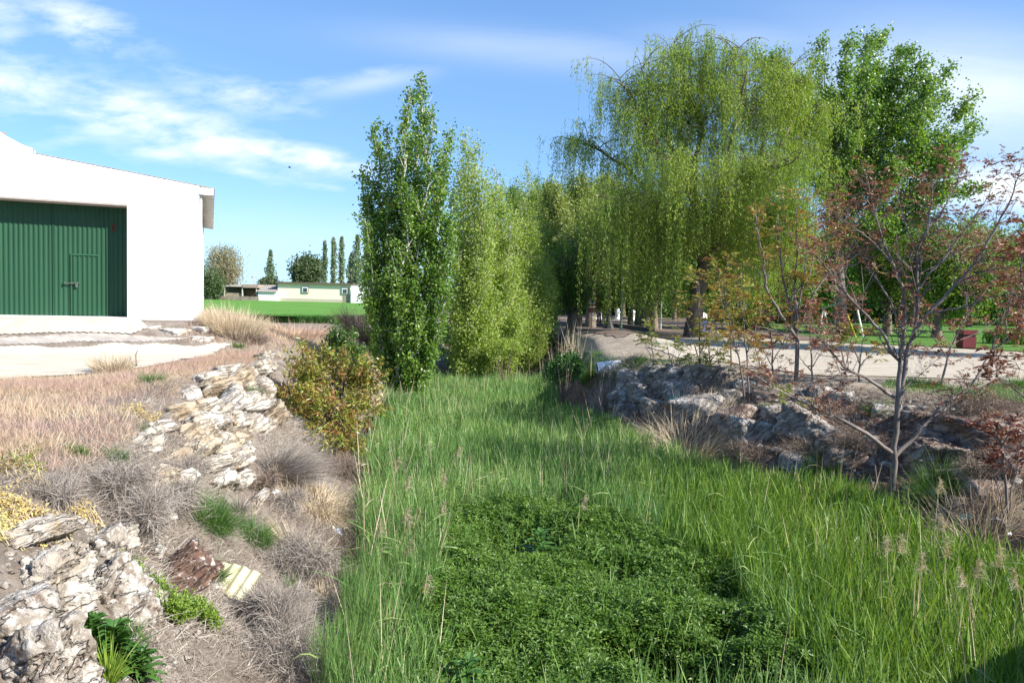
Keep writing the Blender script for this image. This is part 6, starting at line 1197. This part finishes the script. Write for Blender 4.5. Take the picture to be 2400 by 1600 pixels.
c = plane_hits([(1095, 1585)], HZ)[0]; broad_plant('dock_plant', (c[0], c[1], herb_h(c[:1], c[1:])[0] + 0.02), 0.3, 16, 'broad-leaved plant at the lower edge of the herb patch', 0.20, ML_WEED, 0.6, BP)
p = hit(268, 1560); broad_plant('leafy_weed', (p[0], p[1], p[2]), 0.30, 90, 'large dark leafy weed in the near left corner beside the lichen-mottled boulder', 0.2, ML_WEED, 0.9, BP, 0.34)
p = hit(330, 1592); broad_plant('leafy_weed', (p[0], p[1], p[2]), 0.22, 60, 'second leafy weed just right of the large dark one', 0.16, ML_WEED, 0.9, BP, 0.34)
p = hit(215, 1500); broad_plant('leafy_weed', (p[0], p[1], p[2]), 0.2, 50, 'smaller leafy weed behind the large dark one', 0.15, ML_WEED, 0.8, BP, 0.34)
tuft('wild_barley', 255, 1598, 90, 110, 160, ML_SPURGE, 'clump of yellow-green barley ears at the lower left edge', 'grass', None, wid=0.012, droop=0.4)
tuft('wild_barley', 300, 1500, 160, 60, 300, ML_GRASS, 'fine grass growing behind the large leafy weed', 'grass', None, wid=0.006, droop=0.4)
def yellow_weed(u, v, w, h, n, lab, lm=None, hue=0.4):
    p = hit(u, v); D = p[1]; b = np.array([p[0], p[1], p[2]]); t = thing('dried_weed', lab, 'plant', b, 'yellow dried weeds'); g, gl = G(), G(); sx, sy = w / F * D / 2, h / F * D * 0.8
    for i in range(n):
        e = b + np.array([R.normal() * sx * 0.5, R.normal() * sy * 0.55, 0]); e[2] = zl(e[0], e[1]) + R.uniform(0.03, 0.16); o = e + np.array([R.normal() * 0.1, R.normal() * 0.1, 0]); o[2] = zl(o[0], o[1]); g.tube([o, (o + e) / 2 + [0, 0, 0.04], e], [0.004, 0.003, 0.002], 4)
        m = 16; c = o + (e - o) * R.random(m)[:, None] + R.normal(size=(m, 3)) * 0.02; leaves(gl, c, norm(rdir(m) + [0, 0, 0.3]), rdir(m), R.uniform(0.022, 0.05, m), 0.018, 0.2, np.clip(hue + 0.25 * R.normal(size=m), 0, 1))
    part('stem', g, ML_STRAW, t); part('foliage', gl, lm or ML_YELLOW, t)
yellow_weed(140, 1168, 120, 60, 70, 'orange-yellow dried weed in the middle of the near slope'); yellow_weed(50, 1215, 190, 70, 90, 'pale yellow dried weed spread above the white rock'); yellow_weed(40, 1095, 110, 90, 46, 'yellow and pink weed at the left edge of the meadow', ML_AUT, 0.6); yellow_weed(15, 1250, 60, 70, 30, 'bright yellow drooping weed at the left edge', None, 0.95); yellow_weed(345, 985, 60, 30, 34, 'small yellow dried weed left of the flat-topped tan block')

# ------------------------------------------------------------------ small things lying about
def corrugated():
    p = hit(548, 1392); lx, ly = 0.50, 0.34; xs = np.linspace(-lx / 2, lx / 2, 60); ys = np.linspace(-ly / 2, ly / 2, 6); X, Yy = np.meshgrid(xs, ys); Z = 0.012 * np.sin(X * 2 * np.pi / 0.125); edge = 0.02 * n2(X.ravel() * 30, X.ravel() * 0, 0.3, 5).reshape(X.shape); Yy = Yy + edge * (np.abs(Yy) > 0.16)
    al, be, ga = math.radians(-24), math.radians(38), math.radians(10); M = np.array(Matrix.Rotation(al, 3, 'Z') @ Matrix.Rotation(be, 3, 'X') @ Matrix.Rotation(ga, 3, 'Y')); g = G(); nx = 60
    i = (np.arange(5)[:, None] * nx + np.arange(59)[None]).ravel(); f = np.stack([i, i + 1, i + nx + 1, i + nx], -1)
    for dz in (0.0, 0.007): g.add(np.stack([X.ravel(), Yy.ravel(), Z.ravel() + dz], -1) @ M.T + p + [0, -0.03, 0.15], f)
    solo('corrugated_sheet', g, surf_mat('pale_yellow_sheet', [(0.3, (0.52, 0.49, 0.27)), (0.55, (0.66, 0.63, 0.40)), (0.75, (0.70, 0.68, 0.50))], 6, 6, 0.7, 0.1, spots=[(14, 0.62, (0.45, 0.42, 0.25), 0.5)]), tuple(p), 'broken pale yellow corrugated sheet lying among grey dead shrubs', 'sheet', smooth=True)
corrugated()
def culvert():
    Y = 21.2; a = at(1400, 862, Y); c = at(1500, 851, Y + 0.12); n = 60; s = np.linspace(0, 1, n); p = a + (c - a) * s[:, None]; rad = 0.155 + 0.009 * np.sign(np.sin(s * 2 * np.pi * 17)); t = thing('culvert_pipe', 'white ribbed drain pipe sticking out of the right bank', 'pipe', a); g = G(); g.tube(p, rad, 20)
    wp = plain_mat('white_plastic_pipe', (0.74, 0.75, 0.76), 0.45, 0.4); part('barrel', g, wp, t, True); g = G(); g.tube(p[:10], 0.135, 20); part('bore', g, plain_mat('dark_bore', (0.03, 0.03, 0.03), 0.9), t, True)
    g = G(); th = np.linspace(0, 2 * np.pi, 24); ax = norm(c - a); e1 = norm(np.cross(ax, [0, 0, 1])); e2 = np.cross(e1, ax); g.tube(a + 0.148 * (np.cos(th)[:, None] * e1 + np.sin(th)[:, None] * e2), 0.014, 6); part('rim', g, wp, t, True)
culvert()
def scrap(name, u, v, w, col, lab, seed):
    p = hit(u, v); s = w / F * p[1]; k = 9; gx, gy = np.meshgrid(np.linspace(-0.5, 0.5, k), np.linspace(-0.35, 0.35, k)); z = 0.3 * vnoise(np.stack([gx * 4 + seed, gy * 4, gx * 0], -1), seed); g = G(); i = (np.arange(k - 1)[:, None] * k + np.arange(k - 1)[None]).ravel(); f = np.stack([i, i + 1, i + k + 1, i + k], -1)
    v0 = np.stack([gx.ravel() * s, gy.ravel() * s * 0.6 - gx.ravel() * s * 0.1, z.ravel() * s + gy.ravel() * s * 0.7], -1)
    for dz in (0, 0.004): g.add(v0 + p + [0, -0.12, 0.12 + dz], f)
    solo(name, g, plain_mat(name + '_plastic', col, 0.4, 0.5, 0.2), tuple(p), lab, 'litter', smooth=True)
scrap('green_rag', 1577, 946, 24, (0.03, 0.30, 0.20), 'crumpled green plastic rag among the grey boulders of the right bank', 3); scrap('teal_scrap', 2252, 1222, 26, (0.03, 0.45, 0.42), 'small teal plastic scrap low on the right bank', 5)
scrap('white_scrap', 651, 1166, 16, (0.8, 0.82, 0.86), 'small white plastic scrap beside the grey dead shrub under the slabs', 7); scrap('white_scrap', 795, 1255, 22, (0.72, 0.74, 0.78), 'white plastic scrap between the straw heap and the reeds', 8); scrap('white_scrap', 2352, 1263, 9, (0.85, 0.85, 0.85), 'tiny white scrap before the reddish rocks at the right', 9); scrap('teal_tie', 1756, 906, 7, (0.03, 0.4, 0.35), 'tiny teal tie caught on the twin-stemmed sapling', 10)
def stick(pts, r, lab, m):
    q = [hit(u, v) + [0, -0.04, 0.05 + dz] for u, v, dz in pts]; g = G(); g.tube(q, np.linspace(r, r * 0.5, len(q)), 5); solo('stick', g, m, tuple(q[0]), lab, 'stick', 'loose sticks on the left bank')
stick([(145, 980, 0), (165, 960, 0.05), (178, 944, 0.1)], 0.008, 'dark bent stick in the pinkish grass', MB_BROWN); stick([(282, 1000, 0), (305, 970, 0.08), (328, 943, 0.16)], 0.007, 'long dark stick slanting at the edge of the pinkish grass', MB_BROWN); stick([(503, 1127, 0.02), (520, 1117, 0.06), (530, 1128, 0.02)], 0.009, 'short forked brown stick on the white slab', MB_BROWN)
stick([(220, 1105, 0), (240, 1090, 0.05), (252, 1078, 0.05)], 0.009, 'short dark stick in the grey brush near the crumbling rock', MB_BROWN); stick([(322, 860, 0.0), (320, 848, 0.12), (325, 840, 0.16)], 0.02, 'dark twisted stub standing at the road edge', MB_BROWN); stick([(705, 905, 0.3), (703, 930, 0.15), (702, 950, 0.0)], 0.02, 'pale broken stem in front of the autumn shrub', MB_GREY)

# ------------------------------------------------------------------ things in the park
steel = plain_mat('galvanised_steel', (0.45, 0.46, 0.47), 0.4, 0.5, metal=0.5); white_p = plain_mat('white_paint', (0.78, 0.78, 0.76), 0.7); black_p = plain_mat('black_iron', (0.02, 0.02, 0.02), 0.5)
def sign():
    Y = 45.0; a = at(1386, 775, Y); z0 = zl(a[0], Y); top = at(1387, 693, Y)[2]; t = thing('traffic_sign', 'round red-rimmed sign over a small plate on a grey pole by the path', 'sign', (a[0], Y, z0)); g = G(); g.tube([[a[0], Y, z0], [a[0], Y, top]], 0.04, 8); part('pole', g, steel, t)
    def disc(r, y, z, m, nm, par, n=24, sq=1.0):
        th = np.linspace(0, 2 * np.pi, n, endpoint=False); f0 = np.stack([a[0] + r * np.cos(th) * sq, th * 0 + y, z + r * np.sin(th)], -1); f1 = f0 + [0, 0.012, 0]; g = G(); i = np.arange(n); g.add(np.concatenate([f0, f1]), [np.stack([i, (i + 1) % n, (i + 1) % n + n, i + n], -1), np.arange(n)[None], np.arange(2 * n - 1, n - 1, -1)[None]]); return part(nm, g, m, par)
    red = plain_mat('sign_red', (0.5, 0.03, 0.03), 0.5); zc = at(1387, 706, Y)[2]; d = disc(0.30, Y - 0.06, zc, red, 'disc', t); disc(0.22, Y - 0.075, zc, white_p, 'face', d)
    g = G(); g.box((a[0] - 0.06, Y - 0.085, zc - 0.11), (a[0] + 0.05, Y - 0.078, zc + 0.12)); part('symbol', g, black_p, d)
    g = G(); z2 = at(1387, 727, Y)[2]; g.box((a[0] - 0.24, Y - 0.06, z2 - 0.16), (a[0] + 0.24, Y - 0.045, z2 + 0.16)); part('plate', g, plain_mat('sign_plate_red', (0.42, 0.16, 0.15), 0.5), t)
sign()
def lamp(u, vb, vt, Y, lab, foot):
    a = at(u, vb, Y); z0 = zl(a[0], Y); zt = at(u, vt, Y)[2]; t = thing('street_lamp', lab, 'lamp post', (a[0], Y, z0), 'lamp posts along the park path'); g = G(); g.tube([[a[0], Y, z0], [a[0], Y, z0 + 0.5], [a[0], Y, zt]], [0.09, 0.06, 0.045], 8); part('post', g, black_p if foot else steel, t)
    if foot: g = G(); g.tube([[a[0], Y, z0], [a[0], Y, z0 + 0.25], [a[0], Y, z0 + 0.8]], [0.42, 0.3, 0.1], 10); part('foot', g, black_p, t)
    g = G(); s = np.linspace(0, 1, 7); g.tube(np.stack([a[0] + s * 0, Y + s * 0, zt - 0.05 + 0.4 * s], -1), 0.05 + 0.14 * np.sin(s * np.pi), 10); part('lantern', g, steel, t)
lamp(1426, 775, 560, 48, 'dark lamp post with a flared foot on the shaded path', True); lamp(1455, 782, 560, 44, 'thin dark post right of the flared lamp post', False); lamp(1548, 772, 560, 50, 'thin grey lamp post right of the slim trunks', False)
for (u, vb, vt, Y, lab) in [(1405, 750, 734, 78, 'white stone pillar farthest left behind the lamp post'), (1447, 751, 730, 76, 'white stone pillar with a ball top behind the slim trunks'), (1484, 753, 734, 74, 'white stone pillar between the first two slim trunks'), (1392, 752, 738, 78, 'short white pillar just right of the sign pole')]:
    a = at(u, vb, Y); z0 = zl(a[0], Y); H = at(u, vt, Y)[2] - z0; t = thing('stone_pillar', lab, 'pillar', (a[0], Y, z0), 'white pillars in the park'); g = G(); g.tube([[a[0], Y, z0], [a[0], Y, z0 + 0.12], [a[0], Y, z0 + 0.13], [a[0], Y, z0 + H * 0.9], [a[0], Y, z0 + H * 0.91], [a[0], Y, z0 + H]], [0.34, 0.34, 0.24, 0.22, 0.3, 0.3], 12, cap=True); part('shaft', g, white_p, t)
    g = G(); s = np.linspace(0, np.pi, 8); g.tube(np.stack([a[0] + s * 0, Y + s * 0, z0 + H + 0.16 - 0.18 * np.cos(s)], -1), 0.18 * np.sin(s) + 0.005, 10); part('ball', g, white_p, t)
def kerb_wall():
    q = [at(1440, 760, 52), at(1480, 768, 48), at(1528, 777, 44)]; g = G()
    for a, b in zip(q[:-1], q[1:]):
        za, zb = zl(a[0], a[1]), zl(b[0], b[1]); d = norm((b - a)[:2]); nn = np.array([-d[1], d[0]]) * 0.16
        v = [[*(a[:2] - nn), za], [*(b[:2] - nn), zb], [*(b[:2] + nn), zb], [*(a[:2] + nn), za]]; v += [[x, y, z + 0.28] for x, y, z in v]; g.add(np.array(v), np.array([[4, 5, 6, 7], [0, 1, 5, 4], [1, 2, 6, 5], [2, 3, 7, 6], [3, 0, 4, 7]]))
    solo('low_kerb_wall', g, plain_mat('dark_kerb', (0.10, 0.085, 0.07), 0.9, var=0.3), (q[0][0], q[0][1], 0), 'low dark kerb curving along the shaded path', 'kerb')
kerb_wall()
def bin_():
    Y = 34.5; a = at(2263, 822, Y); z0 = zl(a[0], Y); x = a[0]; red = plain_mat('maroon_paint', (0.13, 0.02, 0.022), 0.5); t = thing('litter_bin', 'dark red litter bin with a lid at the edge of the lawn', 'bin', (x, Y, z0)); g = G(); g.box((x - 0.30, Y - 0.28, z0 + 0.06), (x + 0.30, Y + 0.28, z0 + 0.56)); part('body', g, red, t)
    g = G(); g.box((x - 0.27, Y - 0.25, z0 + 0.56), (x + 0.27, Y + 0.25, z0 + 0.66)); part('opening', g, black_p, t); g = G(); g.box((x - 0.33, Y - 0.31, z0 + 0.66), (x + 0.33, Y + 0.31, z0 + 0.86)); part('lid', g, red, t); g = G(); g.box((x - 0.26, Y - 0.24, z0), (x + 0.26, Y + 0.24, z0 + 0.06)); part('foot', g, black_p, t)
bin_()
def swing():
    Y = 44.0; t0 = at(2004, 700, Y); z0 = zl(t0[0], Y); zt = t0[2]; t = thing('swing_frame', 'swing frame with a white and a yellow leg on the lawn', 'swing', (t0[0], Y, z0)); yel = plain_mat('yellow_paint', (0.5, 0.36, 0.04), 0.5)
    for nm, p0, p1, m in (('leg', (2004, 700), (2024, 790), white_p), ('leg', (1985, 735), (2006, 790), yel)):
        g = G(); A = at(*p0, Y); B = at(*p1, Y); B[2] = zl(B[0], Y); g.tube([A, B], 0.05, 8); part(nm, g, m, t)
    g = G(); A = at(2004, 700, Y); B = at(1930, 722, Y + 4); g.tube([A, B], 0.05, 8); part('beam', g, steel, t)
    for (p0, p1) in (((1930, 722), (1918, 785)), ((1930, 722), (1945, 785))):
        g = G(); A = at(*p0, Y + 4); B = at(*p1, Y + 4); B[2] = zl(B[0], Y + 4); g.tube([A, B], 0.05, 8); part('leg', g, white_p, t)
    g = G(); A = at(1968, 712, Y + 2); [g.tube([A + [dx, 0, 0], A + [dx, 0, -(A[2] - zl(A[0], Y + 2)) + 0.5]], 0.012, 4) for dx in (-0.22, 0.22)]; g.box((A[0] - 0.25, Y + 1.9, zl(A[0], Y + 2) + 0.46), (A[0] + 0.25, Y + 2.1, zl(A[0], Y + 2) + 0.5)); part('seat', g, black_p, t)
swing()
def play(u, vb, vt, Y, lab):
    a = at(u, vb, Y); z0 = zl(a[0], Y); H = at(u, vt, Y)[2] - z0; w = H * 0.16; org = plain_mat('orange_paint_%d' % u, (0.55, 0.20, 0.05), 0.5); t = thing('play_frame', lab, 'play equipment', (a[0], Y, z0), 'orange play equipment')
    for dx, ln in ((-w, 0.35), (w, -0.1)): g = G(); g.tube([[a[0] + dx * 1.6, Y, z0], [a[0] + ln * w, Y, z0 + H]], 0.09, 8); part('post', g, org, t)
    for f in (0.3, 0.55, 0.8): g = G(); g.tube([[a[0] - w * (1.6 - 1.2 * f), Y, z0 + H * f], [a[0] + w * (1.6 - 1.6 * f), Y, z0 + H * f]], 0.05, 6); part('rung', g, org, t)
play(2108, 770, 728, 68, 'orange play frame on the lawn behind the red-leaved tree'); play(1524, 752, 712, 82, 'orange leaning play frame behind the pale slim trunk')
def tub():
    Y = 48; a = at(1645, 778, Y); z0 = zl(a[0], Y); x = at(1644, 770, Y)[0]; t = thing('recycling_bin', 'blue bin with a white top half hidden behind the willow trunk', 'bin', (x, Y, z0)); g = G(); g.tube([[x, Y, z0], [x, Y, z0 + 0.85], [x, Y, z0 + 0.86]], [0.26, 0.33, 0.33], 14, cap=True); part('body', g, plain_mat('blue_plastic', (0.05, 0.11, 0.30), 0.5), t)
    g = G(); g.tube([[x, Y, z0 + 0.86], [x, Y, z0 + 1.1], [x, Y, z0 + 1.25]], [0.35, 0.33, 0.15], 14, cap=True); part('lid', g, white_p, t)
tub()
def bird():
    Y = 60; p = at(679, 393, Y); t = thing('bird', 'tiny dark bird in the sky under the white cloud', 'bird', p); g = G(); s = np.linspace(0, np.pi, 8); g.tube(np.stack([p[0] - 0.12 * np.cos(s), Y + s * 0, p[2] + 0.02 * np.sin(s)], -1), 0.045 * np.sin(s) + 0.004, 7)
    for sg in (1, -1): g.add(np.array([p + [-0.05, 0, 0.02], p + [0.06, 0, 0.02], p + [0.03, sg * 0.2, 0.09], p + [-0.03, sg * 0.24, 0.08]]), np.array([[0, 1, 2, 3]]))
    part('body', g, plain_mat('bird_dark', (0.03, 0.03, 0.03), 0.8), t)
bird()

# ------------------------------------------------------------------ the bridge the view is taken from
def parapet():
    a, b = np.array([-8.0, -4.87]), np.array([13.0, 9.13]); d = norm(b - a); nn = np.array([d[1], -d[0]]); m = surf_mat('parapet_stone', [(0.3, (0.30, 0.26, 0.22)), (0.7, (0.45, 0.40, 0.34))], 2.0, 7, 0.9, 0.4)
    t = thing('bridge_parapet', 'stone bridge parapet whose straight shadow crosses the reeds in the lower right corner', 'bridge', (2.5, 2.13, 0))
    def blk(nm, o0, o1, z0, z1):
        g = G(); v = [[*(p + nn * o), z] for z in (z0, z1) for (p, o) in ((a, o1), (b, o1), (b, o0), (a, o0))]; g.add(np.array(v), np.array([[0, 3, 2, 1], [4, 5, 6, 7], [0, 1, 5, 4], [1, 2, 6, 5], [2, 3, 7, 6], [3, 0, 4, 7]])); part(nm, g, m, t)
    blk('wall', 0.03, 0.33, -0.4, 0.70); blk('coping', 0.0, 0.36, 0.70, 0.78)
parapet()
